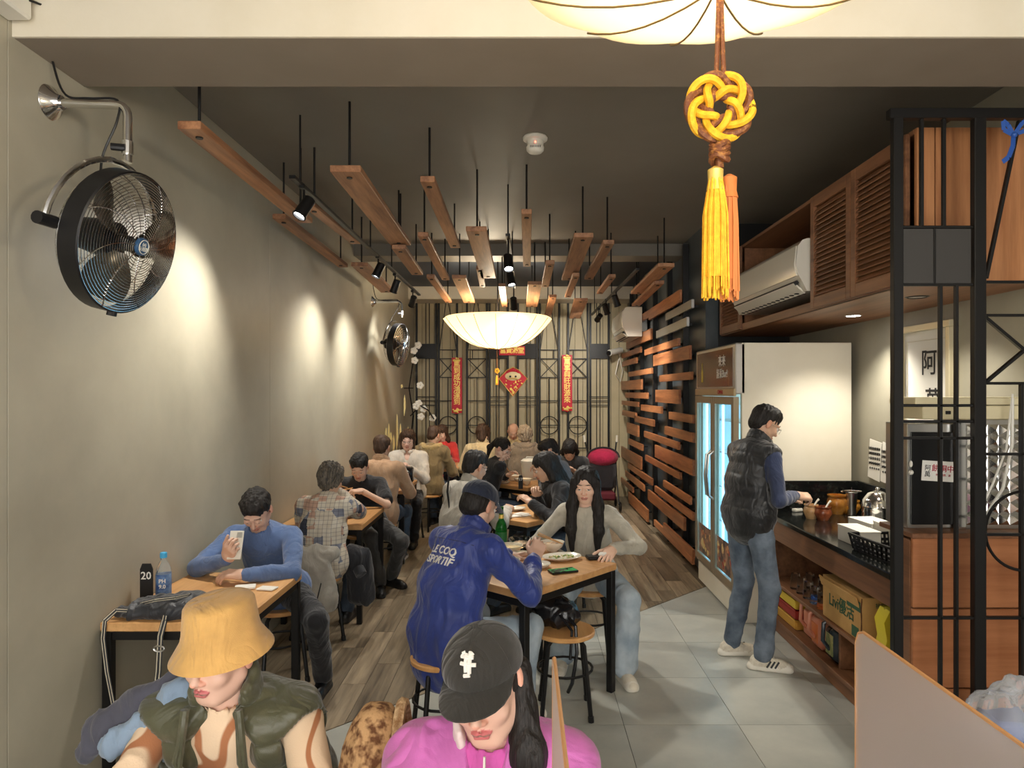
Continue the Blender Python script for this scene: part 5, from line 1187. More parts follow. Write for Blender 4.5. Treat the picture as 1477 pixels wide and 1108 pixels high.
def person(label, at, face, lean=(10, 18, 22), head=(15, 0, 0), z0=.545, sc=1., hands=(None, None), poses=('relax', 'relax'), hdir=(None, None), hnorm=(None, None), poles=(None, None),
           feet=(None, None), knees=(None, None), shift=(0, 0), top=None, bottom=None, shoes='dark', hair='short', hmat=None, skin=(.62, .39, .27), lip=None, glasses=False, cap=None, res=.011, hres=.0042, extra=None, stand=False, sw=1., nolegs=False, belly=0.):
    X, Y = at; root = thing('person', label, 'person', (X, Y, 0)); rt = A_((X, Y, 0)); a = math.radians(face)
    f = A_((math.cos(a), math.sin(a), 0)); r = A_((math.sin(a), -math.cos(a), 0)); u = A_((0, 0, 1))
    dirn = lambda deg: u*math.cos(math.radians(deg))+f*math.sin(math.radians(deg))
    P0 = A_((0, 0, z0)); d1, d2, d3 = [dirn(x) for x in lean]
    P1 = P0+d1*.23*sc; P2 = P1+d2*.215*sc+r*shift[0]; NB = P2+d3*.075*sc
    hp, hy, hr = head; ha = a+math.radians(hy); hf0 = A_((math.cos(ha), math.sin(ha), 0)); pr = math.radians(hp)
    hf = hf0*math.cos(pr)-u*math.sin(pr); hu = hf0*math.sin(pr)+u*math.cos(pr); hr_ = np.cross(hf, hu); ro = math.radians(hr); hu = hu*math.cos(ro)+hr_*math.sin(ro)
    RH = Rm(hf, hu); HO = NB+d3*.012*sc+(u*.55+RH[:, 2]*.45)*.112*sc+hf0*.016
    HF = Fr(HO, RH*sc)
    RB = Rm(np.cross(d2, -r) if False else np.cross(d2, r)*-1 if False else f, u)
    R1 = np.stack([r, np.cross(d1, r), d1], 1); R2 = np.stack([r, np.cross(d2, r), d2], 1)
    SH = [P2+r*s*.172*sc*sw-d2*.012 for s in (1, -1)]            # right, left
    l1, l2 = .285*sc, .25*sc; arms = []
    for i, s in enumerate((1, -1)):
        W = (A_(hands[i])-rt) if hands[i] is not None else (P0+r*s*.17+f*.32+u*.14 if not stand else SH[i]-u*.50+f*.08+r*s*.04)
        pole = A_(poles[i]) if poles[i] is not None else (r*s*.55-u*.9-f*.25)
        E_, W = ik(SH[i], W, l1, l2, pole); arms.append((SH[i], E_, W))
    HP = [P0+r*s*.088*sc for s in (1, -1)]; legs = []
    for i, s in enumerate((1, -1)):
        if feet[i] is None: An = HP[i]*[1, 1, 0]+f*(.36 if not stand else .0)+r*s*.03+u*.085
        else: An = A_((feet[i][0], feet[i][1], feet[i][2] if len(feet[i]) > 2 else .085))-rt
        kp = A_(knees[i]) if knees[i] is not None else (f*1.+u*.7+r*s*.25 if not stand else f)
        K, An = ik(HP[i], An, .43*sc, .42*sc, kp); legs.append((HP[i], K, An))
    # ---- skin: head + neck + hands in one mesh with the trunk below the clothes
    hv, hq, hc = head_mesh(hres); V_ = [HO+(hv*sc)@RH.T]; Q_ = [hq]; C_ = [hc]; off = len(hv)
    bare = top.get('sleeve', 'long')
    Bp = [fl(P0, P1, .085, .085, R1, 1.35, 1), fl(P1, P2-d2*.03, .085, .09, R2, 1.35, 1), rc(SH[0], SH[1], .045, .045, .03), rc(NB-d3*.03, HO-u*.055-hf0*.012, .052, .049, .02)]
    for S_, E_, W in arms: Bp += [rc(S_, E_, .038, .031, .02), rc(E_, W, .032, .024, .02), rc(W-(W-E_)*.15, W+(W-E_)*.05, .026, .024, .01)]
    bv, bq = nets(Bp, max(res, .010)); bv = relax(bv, bq, 1); V_.append(bv); Q_.append(bq+off); C_.append(np.zeros(len(bv), int)); off += len(bv)
    HD = []
    for i in range(2):
        S_, E_, W = arms[i]; fd = A_(hdir[i]) if hdir[i] is not None else (W-E_); fd = fd/np.linalg.norm(fd); nn = A_(hnorm[i]) if hnorm[i] is not None else (u+r*(1 if i == 0 else -1)*.3)
        z = nn-fd*(nn@fd); z /= np.linalg.norm(z); x = np.cross(fd, z); Rh = np.stack([x, fd, z], 1)
        mv, mq, mc = hand_mesh(poses[i], 'RL'[i], max(.0032, min(hres, .0045))); V_.append(W+fd*.012+(mv*sc)@Rh.T); Q_.append(mq+off); C_.append(np.where(mc == 1, 7, 0)); off += len(mv); HD.append(Fr(W+fd*.012, Rh))
    pal = skin_pal(skin, lip=lip); Vv = np.concatenate(V_); Qq = np.concatenate(Q_)
    mk('body', npmesh(Vv, Qq, M['skin'], pal[np.concatenate(C_)]), None, root)
    # ---- clothes
    T = top; pf = T.get('puff', 0.); m = T['mat']; tr = .104+pf; L = []
    L += [fl(P0-u*T.get('hem', .03), P1, .112+pf+belly, .108+pf+belly*.8, R1, 1.38*sw, 1, .05), fl(P1, P2-d2*.045, .108+pf+belly*.5, .110+pf, R2, 1.38*sw, 1, .05), rc(SH[0]-r*.02, SH[1]+r*.02, .056+pf, .056+pf, .05), rc(P2, NB-d3*.005, .082+pf, .062, .04), rc(HP[0]+u*(.05 if stand else .02), HP[1]+u*(.05 if stand else .02), .108+pf*.6, .108+pf*.6, .05)]
    sl = T.get('sleeve', 'long'); ks = .012
    sa, sb, scf = .056+pf*.8, .047+pf*.8, T.get('cuff', .036)+pf*.5
    if sl != 'none':
        for S_, E_, W in arms:
            if sl == 'long': L += [rc(S_, E_, sa, sb, .035), rc(E_, W-(W-E_)*.04, sb, scf, .02)]
            else: L += [rc(S_, S_+(E_-S_)*.75, sa+.006, sb+.012, .035)]
    subs = [rc(NB+d3*.012, HO+d3*.02, T.get('neck', .054), .070, .006)]
    if T.get('open'): subs.append(rc(NB+f*.14, P0+f*.22, .085, .150, .008))
    if T.get('vneck'): subs.append(rc(NB+hf0*.05, P2+f*.13-d2*.08, .045, .012, .006))
    if sl == 'none': subs += [rc(S_+(E_-S_)*.12, E_, .060, .065, .008) for S_, E_, W in arms]
    if sl == 'short': subs += [rc(S_+(E_-S_)*.74, S_+(E_-S_)*.95, .038, .05, .003) for S_, E_, W in arms]
    fo = folds(T.get('fold', .006), T.get('ff', 10.), X*3+Y); q_ = T.get('quilt')
    if q_:
        def dsp(v):
            h = ((v-P0)@d2)/q_; w_ = np.abs(np.sin(PI*(h+.15*vnoise(v, 9)))); return fo(v)*.6+(np.sqrt(w_)-.8)*T.get('qa', .014)
    else: dsp = fo
    tp = blob(T.get('name', 'jacket'), L, res, m, root, subs, dsp)
    if T.get('collar'):
        cr = T.get('cr', .014); kk = MB(); hh_ = T['collar']; n = 18
        R3 = np.stack([r, np.cross(d3, r), d3], 1); pts = []
        for j in range(n+1):
            ga = T.get('cgap', 25); t = -PI/2+math.radians(ga)+(2*PI-math.radians(2*ga))*j/n
            pts.append((t,))
        cl = []; prev = None
        for (t,) in pts:
            t2 = t+PI; c_ = NB+R3@np.array([.066*math.cos(t2+0), +.070*math.sin(t2), 0])-d3*.012; c2_ = c_+d3*hh_*(1+.5*max(0, -math.sin(t2)))+(c_-NB)*.06
            if prev is not None: cl += [rc(prev[0], c_, cr, cr, .006), rc(prev[1], c2_, cr*.8, cr*.8, .006), rc((prev[0]+prev[1])/2, (c_+c2_)/2, cr*1.1, cr*1.1, .006), rc(c_, c2_, cr, cr*.8, .006)]
            prev = (c_, c2_)
        blob('collar', cl, min(res, .007), T.get('cmat', m), root, (), folds(.002, 30))
    if T.get('hood'):
        cl = []; bk = NB-f*.085-u*.02
        for j in range(9):
            t = PI*(j/8); c_ = NB+r*.12*math.cos(t)-f*(.03+.09*math.sin(t))-u*.03*math.sin(t); cl.append(rc(c_, bk+r*.05*math.cos(t)-u*.045, .034, .042, .03))
        blob('hood', cl, res, T.get('cmat', m), tp if False else root, (), folds(.008, 16))
    if T.get('inner'):
        blob('inner_shirt', [fl(P1, P2-d2*.04, .102, .107, R2, 1.36*sw, 1, .05), rc(P2, NB-d3*.005, .080, .060, .04), rc(SH[0]*.7+SH[1]*.3, SH[1]*.7+SH[0]*.3, .052, .052, .04)]+([rc(S_, E_, .050, .047, .03) for S_, E_, W in arms]+[rc(E_, W-(W-E_)*.04, .047, .036, .02) for S_, E_, W in arms] if sl == 'none' else []), res, T['inner'], root, [rc(NB, HO, .056, .07, .006)], folds(.005, 11, 3))
    if not nolegs:
        B = bottom or {}; wd = B.get('w', 1.); ft = B.get('flare', .054); bm_ = B.get('mat', M['jeans'])
        L = [fl(P0-r*.05, P0+r*.05, .100, .100, R1, 1.05, 1, .04), fl(P0, P0+d1*.07, .100, .092, R1, 1.22, 1, .04)]
        for Hh, K, An in legs: L += [rc(Hh, K, .090*wd, .064*wd, .03), rc(K, An-(An-K)*.04, .062*wd, ft, .02)]
        blob('trousers', L, res, bm_, root, (), folds(.006, 12, X))
        for i, (Hh, K, An) in enumerate(legs):
            st = B.get('toes', (None, None))[i]; fd = A_((st[0], st[1], 0)) if st is not None else f*1.; fd /= np.linalg.norm(fd); sd = np.cross(fd, u); o = An*1.; o[2] = An[2]-.085
            sty = SHOE[shoes]; R_ = np.stack([sd, fd, u], 1); pr_ = [fl(o-fd*.045+u*.045, o+fd*.12+u*.034, .040, .034, R_, 1, .9, .02, 0), rc(An, o-fd*.02+u*.05, .042, .04, .02, 0), rc(An+u*.03, An, .038, .04, .01, 2 if sty[3] else 0),
                  fl(o-fd*.055+u*.012, o+fd*.14+u*.012, .041, .040, R_, 1.02, 1, .004, 1), fl(o+fd*.10+u*.03, o+fd*.155+u*.022, .035, .026, R_, 1.1, 1, .02, 0)]
            s_ = blob('shoe', pr_, max(.0055, res*.7), sty[:3], root, [plane((0, 0, -1), -o[2])], None, 1, None, (0, 1, 2))
            if sty[4]:
                outer = 1 if i == 0 else -1; sm = MB()
                for k in range(3):
                    c_ = o+fd*(.035+.024*k)+u*.048+sd*outer*.043; sm.bar(c_-u*.020-fd*.012, c_+u*.020+fd*.012+sd*outer*-.006, .011, .004, tuple(sd))
                mk('side_stripes', sm, M['blackp'], s_); lc = MB()
                for k in range(4): c_ = o+fd*(.045+.02*k)+u*(.083-.008*k); lc.tube([c_-sd*.022, c_+u*.005, c_+sd*.022], .003, 5)
                mk('laces', lc, M['white'], s_)
    # ---- hair, caps, glasses (built in head space, then moved)
    hm = hmat or BLK
    def hb(name, prims, mats, subs=(), disp=None, rs=None, par=None, mi=None, lcl=True):
        v, q = nets(prims, rs or max(.0045, hres*1.1), subs); v = relax(v, q, 1, .4)
        if disp is not None: v = v+vnormals(v, q)*disp(v)[:, None]
        mm_ = None
        if mi: mm_ = np.array(mi)[classes(v[q].mean(1), prims)]
        return mk(name, npmesh(HO+(v*sc)@RH.T, q, mats, None, mm_), None, par or root)
    strand = lambda am=.004: (lambda v: am*1.3*(vnoise(v*np.array([1, 1, .16]), 95)-.5)*2+am*1.2*(vnoise(v*np.array([1, 1, .4]), 34)-.5)*2)
    facecut = [el((0, .098, -.028), (.064, .060, .080), k=.008), bxs((0, .02, -.19), (.2, .2, .085), None, .01, .01)]
    hi = .012 if hair not in ('thin',) else .007
    if hair == 'short': hb('hair', [el((0, -.020, .036), (.082, .094, .084), k=.01), el((0, .030, .072), (.062, .055, .042), k=.03), el((0, -.055, -.02), (.066, .05, .058), k=.02)], hm, facecut+[el((x*.085, .035, -.05), (.04, .055, .045), k=.008) for x in (-1, 1)]+[bxs((0, 0, -.185), (.2, .2, .09), None, .01, .008)], strand(.004))
    elif hair == 'thin': hb('hair', [el((0, -.026, .018), (.080, .088, .078), k=.01), el((0, -.05, -.02), (.066, .05, .05), k=.02)], hm, [el((0, .05, .10), (.062, .085, .085), k=.01), el((0, .098, -.02), (.066, .075, .09), k=.008), bxs((0, 0, -.185), (.2, .2, .09), None, .01, .008)], strand(.002))
    elif hair == 'bob': hb('hair', [el((0, -.022, .036), (.090, .102, .090), k=.01), el((0, .035, .075), (.064, .055, .035), k=.03), rc((-.070, -.01, .0), (-.066, .005, -.10), .030, .022, .03), rc((.070, -.01, .0), (.066, .005, -.10), .030, .022, .03), rc((0, -.07, -.0), (0, -.068, -.095), .055, .045, .04)], hm, [el((0, .098, -.036), (.056, .062, .086), k=.008)], strand(.006))
    elif hair == 'fluffy': hb('hair', [el((0, -.024, .040), (.092, .104, .090), k=.01), el((0, .04, .075), (.062, .05, .036), k=.03), rc((-.066, -.02, .0), (-.060, -.03, -.06), .036, .026, .03), rc((.066, -.02, .0), (.060, -.03, -.06), .036, .026, .03), rc((0, -.07, -.0), (0, -.065, -.075), .052, .036, .04)], hm, facecut[:1], strand(.010))
    elif hair in ('long', 'longfront'):
        L = [el((0, -.020, .034), (.084, .098, .084), k=.01)]
        for x in (-1, 1):
            if hair == 'longfront': L += [rc((x*.030, .030, .092), (x*.068, .028, .02), .020, .026, .02), rc((x*.068, .028, .02), (x*.084, .040, -.13), .028, .034, .03), rc((x*.084, .045, -.13), (x*.092, .100, -.28), .038, .034, .03), rc((x*.092, .100, -.28), (x*.084, .130, -.41), .034, .016, .02)]
            else: L += [rc((x*.066, -.01, .0), (x*.078, -.02, -.12), .030, .034, .03), rc((x*.078, -.02, -.12), (x*.07, -.02, -.25), .034, .016, .03)]
        L += [rc((0, -.065, 0), (0, -.075, -.20), .07, .075, .05)]
        hb('hair', L, hm, [el((0, .104, -.030), (.052, .062, .094), k=.006), rc((0, .10, -.10), (0, .13, -.4), .055, .06, .006)], strand(.0032))
    elif hair == 'ponytail': hb('hair', [el((0, -.020, .034), (.082, .096, .082), k=.01), rc((0, -.10, .03), (0, -.14, -.06), .026, .03, .02), rc((0, -.14, -.06), (0, -.12, -.19), .03, .012, .02), rc((.06, .03, .04), (.072, .03, -.07), .016, .010, .02)], hm, facecut[:1]+[el((x*.08, .035, -.06), (.03, .05, .05), k=.008) for x in (-1, 1)], strand(.003))
    if cap:
        c_ = cap['mat']; dome = [el((0, -.012, .040), (.088, .104, .078), k=.006)]
        cm = hb('cap', dome+[fl((0, .09, .028), (0, .135, .020), .066, .058, np.eye(3), 1, 1, .008)][:0], c_, [bxs((0, 0, -.1), (.3, .3, .122), None, .01, .004), el((0, -.012, .036), (.080, .096, .066), k=.003)], lambda v: .0012*np.cos(6*np.arctan2(v[:, 1]+.012, v[:, 0]))*0, .004)
        br = MB(); rows = []
        for i in range(13):
            t = math.radians(25+130*i/12); ro_ = 1; p0 = A_((.086*math.cos(t), -.012+.102*math.sin(t), .026)); ext = .066*math.sin(math.radians(180*i/12))**.6; p1 = p0+A_((.35*math.cos(t)*ext, ext, -.020*(ext/.066)-.25*abs(math.cos(t))**2*ext)); rows.append((p0, (p0+p1)/2+A_((0, 0, .004)), p1))
        vs = []
        for dz in (.0018, -.0018):
            for rw in rows: vs += [HF(p[0], p[1], p[2]+dz) for p in rw]
        fs = []; o2 = 39
        for i in range(12):
            for j in range(2): k0 = i*3+j; fs += [(k0, k0+3, k0+4, k0+1)[::-1], (o2+k0, o2+k0+1, o2+k0+4, o2+k0+3)[::-1]]
            fs.append((i*3+2, i*3+5, o2+i*3+5, o2+i*3+2)[::-1])
        mk('cap_brim', br.add(vs, fs), cap.get('bmat', c_), cm, smooth=True)
        sm = MB()
        for k in range(6):
            t = PI*k/3+PI/6; sm.tube([HF(.0885*math.cos(t)*math.cos(e_), -.012+.1045*math.sin(t)*math.cos(e_), .040+.0785*math.sin(e_)) for e_ in [PI/2*j/8 for j in range(9)]], .0011, 4)
        mk('seams', sm, c_, cm); mk('button', MB().ball(HF(0, -.012, .119), .0075*sc, 6), c_, cm)
        if cap.get('logo'): cap['logo'](cm, HF)
        if cap.get('hair'): hb('hair', [el((0, -.028, .0), (.079, .088, .072), k=.01), el((0, -.055, -.03), (.066, .048, .045), k=.02)], hm, [el((0, .09, -.02), (.082, .085, .10), k=.008), bxs((0, 0, .12), (.2, .2, .085), None, .01, .003), bxs((0, 0, -.185), (.2, .2, .09), None, .01, .008)], strand(.002))
    if glasses:
        g = MB(); gm = M['black'] if glasses == 'dark' else M['steel']
        for x in (-1, 1):
            g.tube([HF(x*.034+.024*math.cos(t), .101-.010*abs(math.cos(t))*(1 if math.cos(t)*x > 0 else 0), -.009+.017*math.sin(t)) for t in [2*PI*i/20 for i in range(20)]], .0014, 5, closed=True)
            g.tube([HF(x*.058, .094, -.004), HF(x*.076, .05, -.003), HF(x*.079, -.012, -.004)], .0016, 5)
        g.tube([HF(-.011, .103, -.006), HF(0, .106, -.003), HF(.011, .103, -.006)], .0014, 5); go = mk('glasses', g, gm, root)
    if extra: extra(dict(root=root, HF=HF, P0=P0, P1=P1, P2=P2, NB=NB, f=f, r=r, u=u, d1=d1, d2=d2, R2=R2, arms=arms, HD=HD, HO=HO, RH=RH, top=tp, hb=hb, strand=strand, hm=hm, res=res, rt=rt, legs=legs))
    return root
SHOE = {'dark': (M['blackp'], plain('dark_sole', s2l(40, 38, 36), .7), M['blackp'], 0, 0), 'white': (mottled('off_white_shoe', s2l(214, 204, 184), s2l(226, 218, 200), 20, .7, 0, .1), plain('white_sole', s2l(232, 226, 212), .6), plain('sock', s2l(40, 44, 60), .9), 0, 0),
        'stripes': (mottled('off_white_knit_shoe', s2l(206, 196, 176), s2l(226, 218, 200), 60, .8, 0, .2), plain('white_foam_sole', s2l(234, 228, 214), .6), plain('dark_sock', s2l(40, 44, 60), .9), 0, 1), 'navy': (fabric('navy_canvas', s2l(40, 48, 62)), plain('white_rubber', s2l(220, 216, 206), .6), M['blackp'], 0, 0)}
M['jeans'] = mottled('dark_blue_denim', s2l(50, 62, 78), s2l(84, 98, 116), 7, .85, 0, .3, 300)
jeansL = mottled('light_blue_denim', s2l(140, 158, 174), s2l(184, 196, 204), 5, .85, 0, .3, 300); jeansG = mottled('grey_blue_denim', s2l(66, 78, 92), s2l(116, 128, 142), 6, .85, 0, .3, 300)
blackc = fabric('black_cloth', s2l(28, 28, 32)); charc = fabric('charcoal_cloth', s2l(64, 64, 64))
def fw(x, y, Y): return PX(x, y, Y)

# man in the black vest at the counter -------------------------------------------------
def vest_extra(c):
    r_ = c['root']
    mk('vest_zip', MB().tube([c['NB']+c['f']*.075-c['u']*.02, c['P2']+c['f']*.125-c['u']*.05, c['P1']+c['f']*.125, c['P0']+c['f']*.125], .004, 5), M['steel'], r_)
person('standing man in black vest, navy sleeves and grey jeans working at the counter', (1.45, 4.50), 24, (1, 12, 32), (30, -14, 0), .925, 1.0, stand=True,
       hands=((1.755, 4.50, 1.075), (1.75, 4.70, 1.05)), poses=('pinch', 'hold'), hnorm=((.2, -.5, 1), (0, 0, 1)), hdir=((1, .1, -.1), (1, 0, 0)), poles=((-.3, -.55, -1), (-.2, .6, -1)),
       feet=((1.50, 4.37), (1.38, 4.62)), knees=((1, -.05, 0), (1, .1, 0)), top=dict(mat=fabric('black_quilted_nylon', s2l(26, 27, 30), .45), sleeve='none', puff=.012, inner=fabric('navy_knit', s2l(52, 62, 92)), collar=.035, quilt=.07, qa=.005, hem=.045, name='vest', fold=.004),
       bottom=dict(mat=jeansG, w=.98, flare=.058, toes=((1, -.32), (1, .0))), shoes='stripes', hair='short', glasses='steel', res=.009, hres=.0036, extra=vest_extra, skin=(.60, .37, .25))

# man in the blue jacket, back to us ----------------------------------------------------
def blue_extra(c):
    n = -c['R2'][:, 1]; R2 = c['R2']; w_ = c['root']; P = c['P1']*.48+c['P2']*.52
    bf = c['f']; right = R2[:, 0]; up = R2[:, 2]
    for k, (s_, dz) in enumerate((('LE COQ', .030), ('SPORTIF', -.022))):
        me = text(s_, .056, .0012, bold=.0012); me.materials.clear(); me.materials.append(M['text_white']); n_ = len(me.vertices); co = np.zeros(n_*3, F32); me.vertices.foreach_get('co', co); co = co.reshape(-1, 3)
        # lay the print on the curved back, just proud of the cloth
        xr = co[:, 0]*.95-.02; base = P+up*(dz); rad = .119
        pts = np.array([base+right*x+up*y+n*(rad*math.sqrt(max(.05, 1-(x/.17)**2))+z) for x, y, z in zip(xr, co[:, 1], co[:, 2])])
        tm = c['top'].data; from mathutils.bvhtree import BVHTree
        if k == 0: c['bvh'] = BVHTree.FromPolygons([v.co[:] for v in tm.vertices], [p.vertices[:] for p in tm.polygons])
        out = []
        for p_, (x, y, z) in zip(pts, co):
            h = c['bvh'].ray_cast(Vector(p_+n*.15), Vector(-n)); q = A_(h[0]) if h[0] is not None else p_; out.append(q+n*(.0012+z*.6+.0008))
        me.vertices.foreach_set('co', np.array(out, F32).ravel()); me.update(); mk('lettering', me, None, c['top'])
    mk('yoke_seam', MB().tube([Vector(A_(c['bvh'].ray_cast(Vector(P+up*.09+right*x+n*.3), Vector(-n))[0] or P)+n*.001) for x in (-.14, -.1, -.05, 0, .05, .1, .14)], .002, 5), fabric('dark_seam', s2l(26, 34, 80)), c['top'])
navy = fabric('navy_cap_cloth', s2l(30, 38, 58)); 
person('man in royal blue jacket and navy cap seated with his back to the camera', (-.40, 3.42), 47, (14, 26, 34), (26, 4, 0), .545, 1.04,
       hands=((.045, 3.70, .855), (-.10, 3.98, .80)), poses=('pinch', 'relax'), hdir=((.35, .45, .7), None), hnorm=((.3, -.7, .5), None), poles=((.45, -.5, -1.), (-.7, .3, -.8)),
       feet=((-.02, 3.62), (-.25, 3.95)), top=dict(mat=fabric('royal_blue_jersey', s2l(42, 62, 142), .5), collar=.045, cmat=fabric('royal_blue_collar', s2l(38, 56, 130), .5), hem=.13, puff=.012, fold=.010, ff=7.5), bottom=dict(mat=jeansL), shoes='white',
       hair=None, cap=dict(mat=navy, bmat=fabric('slate_blue_brim', s2l(50, 66, 90)), hair=True), res=.009, hres=.0036, extra=blue_extra, skin=(.66, .42, .31), belly=.012, sw=1.08)
chopsticks((.07, 3.78, .97), (.22, 4.05, .86), 'chopsticks held by the man in the blue jacket')

# woman with long black hair ------------------------------------------------------------
def hair_extra(c): pass
person('woman with long black hair in pale grey top facing the camera at the crowded table', (.43, 4.62), -108, (6, 14, 16), (12, 6, 0), .53, .98,
       hands=((.27, 4.50, .66), (.53, 4.20, .80)), poses=('relax', 'flat'), hdir=(None, (-.35, -.75, -.22)), poles=((-.9, .2, -.8), (1.1, .1, -.6)),
       feet=((.24, 4.42), (.60, 4.20)), knees=((-.3, -1, .7), (.35, -1, .7)), top=dict(mat=fabric('pale_grey_knit', s2l(186, 180, 164)), neck=.066, hem=.04, fold=.004, cuff=.038, name='sweater'), bottom=dict(mat=jeansL, w=1.05, flare=.085, toes=((-.2, -1), (.2, -1))), shoes='white',
       hair='longfront', res=.009, hres=.0036, skin=(.80, .52, .38), lip=(.62, .25, .20), sw=.92)

# man in the blue sweater with a phone --------------------------------------------------
def phone_extra(c):
    h = c['HD'][0]; o = h(0, .075, -.040); R_ = Rm(A_((0, .35, 1)), A_((0, 1, -.3)))
    r_ = thing('phone', 'pale phone in the hand of the man in the blue sweater', 'phone', tuple(c['rt']+o)); q = Matrix([list(x) for x in np.stack([R_[:, 0], R_[:, 1], R_[:, 2]], 1)])
    mk('phone_case', MB().box((0, 0, 0), (.036, .074, .0045), q, .004), M['white'], r_); mk('camera_bump', MB().box(q @ Vector((-.017, .052, -.006)), (.014, .015, .002), q, .001), M['steel'], r_); mk('screen', MB().box(q @ Vector((0, 0, .005)), (.033, .070, .0006), q, .0003), plain('phone_screen', s2l(190, 200, 214), .1, emit=.6), r_)
person('man in blue sweater leaning on the table by the left wall, looking at a phone', (-1.50, 4.22), -92, (24, 38, 40), (44, 6, 0), .545, 1.0,
       hands=((-1.57, 3.66, .865), (-1.45, 3.60, .80)), poses=('hold', 'relax'), hdir=((.35, -.5, .6), (-1, -.1, .05)), hnorm=((-.1, -1, .0), (0, -.3, 1)), poles=((-1, .0, -.5), (1, .1, -.5)),
       feet=((-1.58, 3.95), (-1.18, 4.05)), knees=((-.2, -1, .6), (.5, -1, .7)), top=dict(mat=fabric('slate_blue_sweater', s2l(88, 112, 156)), fold=.005, name='sweater', hem=.03), bottom=dict(mat=blackc), hair='short', res=.009, hres=.0036, extra=phone_extra, skin=(.66, .42, .31))

# left row ------------------------------------------------------------------------------
def plaid():
    m, t, b = nt('patchwork_plaid'); v = coords(t, (1, 1, 1)); o = None
    def wv(ax, s_, thr, c1, c2):
        sp = N(t, 'ShaderNodeSeparateXYZ'); t.links.new(v, sp.inputs[0]); mu = N(t, 'ShaderNodeMath', operation='MULTIPLY'); mu.inputs[1].default_value = s_; t.links.new(sp.outputs[ax], mu.inputs[0])
        si = N(t, 'ShaderNodeMath', operation='SINE'); t.links.new(mu.outputs[0], si.inputs[0]); return ramp(t, si.outputs[0], [(thr, c1), (thr+.04, c2)])
    vo = N(t, 'ShaderNodeTexVoronoi'); vo.distance = 'CHEBYCHEV'; vo.inputs['Scale'].default_value = 17; vo.inputs['Randomness'].default_value = .35; t.links.new(v, vo.inputs['Vector'])
    base = ramp(t, N_sep(t, vo.outputs['Color']), [(.0, s2l(206, 196, 178)), (.34, s2l(196, 160, 140)), (.52, s2l(128, 132, 146)), (.70, s2l(214, 206, 190)), (.93, s2l(60, 64, 80))]); t.nodes[-1].color_ramp.interpolation = 'CONSTANT'
    for ax, s_ in ((0, 210), (2, 230)):
        mx = N(t, 'ShaderNodeMix', data_type='RGBA', blend_type='MULTIPLY'); mx.inputs[0].default_value = .5; t.links.new(base, mx.inputs[6]); t.links.new(wv(ax, s_, .8, (1, 1, 1), (.45, .45, .5)), mx.inputs[7]); base = mx.outputs[2]
    t.links.new(base, b.inputs['Base Color']); b.inputs['Roughness'].default_value = .9; return m
def N_sep(t, c): s_ = N(t, 'ShaderNodeSeparateColor'); t.links.new(c, s_.inputs[0]); return s_.outputs[0]
person('person with fluffy greying hair in a patchwork plaid shirt, back to the camera', (-1.44, 4.88), 84, (10, 24, 32), (20, -10, 0), .545, .94,
       hands=((-1.42, 5.22, 1.0), (-1.62, 5.28, .82)), poses=('pinch', 'hold'), hdir=((-.3, .6, .3), None), poles=((.9, -.1, -.8), (-.2, 0, -1)), feet=((-1.36, 5.30), (-1.60, 5.35)), top=dict(mat=plaid(), fold=.008, hem=.02, cuff=.045, puff=.006, name='shirt'), bottom=dict(mat=M['jeans']), hair='fluffy', hmat=GRY, res=.011, hres=.0045)
chopsticks((-1.44, 5.30, 1.03), (-1.42, 5.55, .98), 'chopsticks raised by the person in plaid')
person('person with short black hair in black t-shirt eating noodles, facing the camera', (-1.46, 6.36), -88, (20, 34, 40), (34, 0, 0), .545, .98,
       hands=((-1.60, 5.98, .86), (-1.39, 5.92, .90)), poses=('hold', 'pinch'), hdir=((.2, -.6, -.1), (-.6, -.6, .05)), poles=((-.2, 0, -1), (1.1, .1, -.7)), feet=((-1.25, 6.02), (-1.20, 6.25)), knees=((.4, -1, .6), (.6, -.7, .7)), top=dict(mat=blackc, sleeve='short', fold=.005, name='t_shirt', puff=.004), bottom=dict(mat=charc, toes=((.2, -1), (.8, -.6))), hair='short', res=.011, hres=.004, skin=(.72, .46, .33))
chopsticks((-1.45, 5.84, .94), (-1.52, 5.62, .95), 'chopsticks in the hands of the person in the black t-shirt')
bowl((-1.52, 5.72, .752), .09, .06, 'white bowl between the plaid shirt and the black t-shirt', soup, 'dishes on the tables by the left wall'); plate((-1.42, 5.52, .752), .09, 'white plate with greens beside the plaid sleeve', greens, 1, 0, 'dishes on the tables by the left wall')
person('man with thinning hair in a tan jacket, back to the camera at the handbag table', (-1.44, 6.82), 86, (5, 12, 18), (14, -4, 0), .55, 1.02, hands=((-1.26, 7.2, .80), (-1.6, 7.2, .80)), feet=((-1.28, 7.18), (-1.56, 7.2)), top=dict(mat=fabric('tan_jacket_cloth', s2l(188, 150, 116)), collar=.03, puff=.014, fold=.008, hem=.06), bottom=dict(mat=M['jeans'], w=1.05), shoes='navy', hair='short', hmat=BRN, res=.012, hres=.0055, sw=1.05)
person('woman with glasses and dark bob in a white shirt, facing the camera', (-1.37, 8.18), -90, (4, 8, 12), (10, 4, 0), .55, 1.0, hands=((-1.43, 7.86, .88), (-1.30, 7.84, .88)), poses=('hold', 'hold'), poles=((-.5, 0, -1), (.5, 0, -1)), top=dict(mat=fabric('white_linen', s2l(222, 214, 202)), collar=.02, vneck=1, puff=.010, fold=.007, name='shirt'), bottom=dict(mat=blackc), hair='bob', hmat=BRN, glasses='dark', res=.012, hres=.0045, skin=(.78, .52, .42))
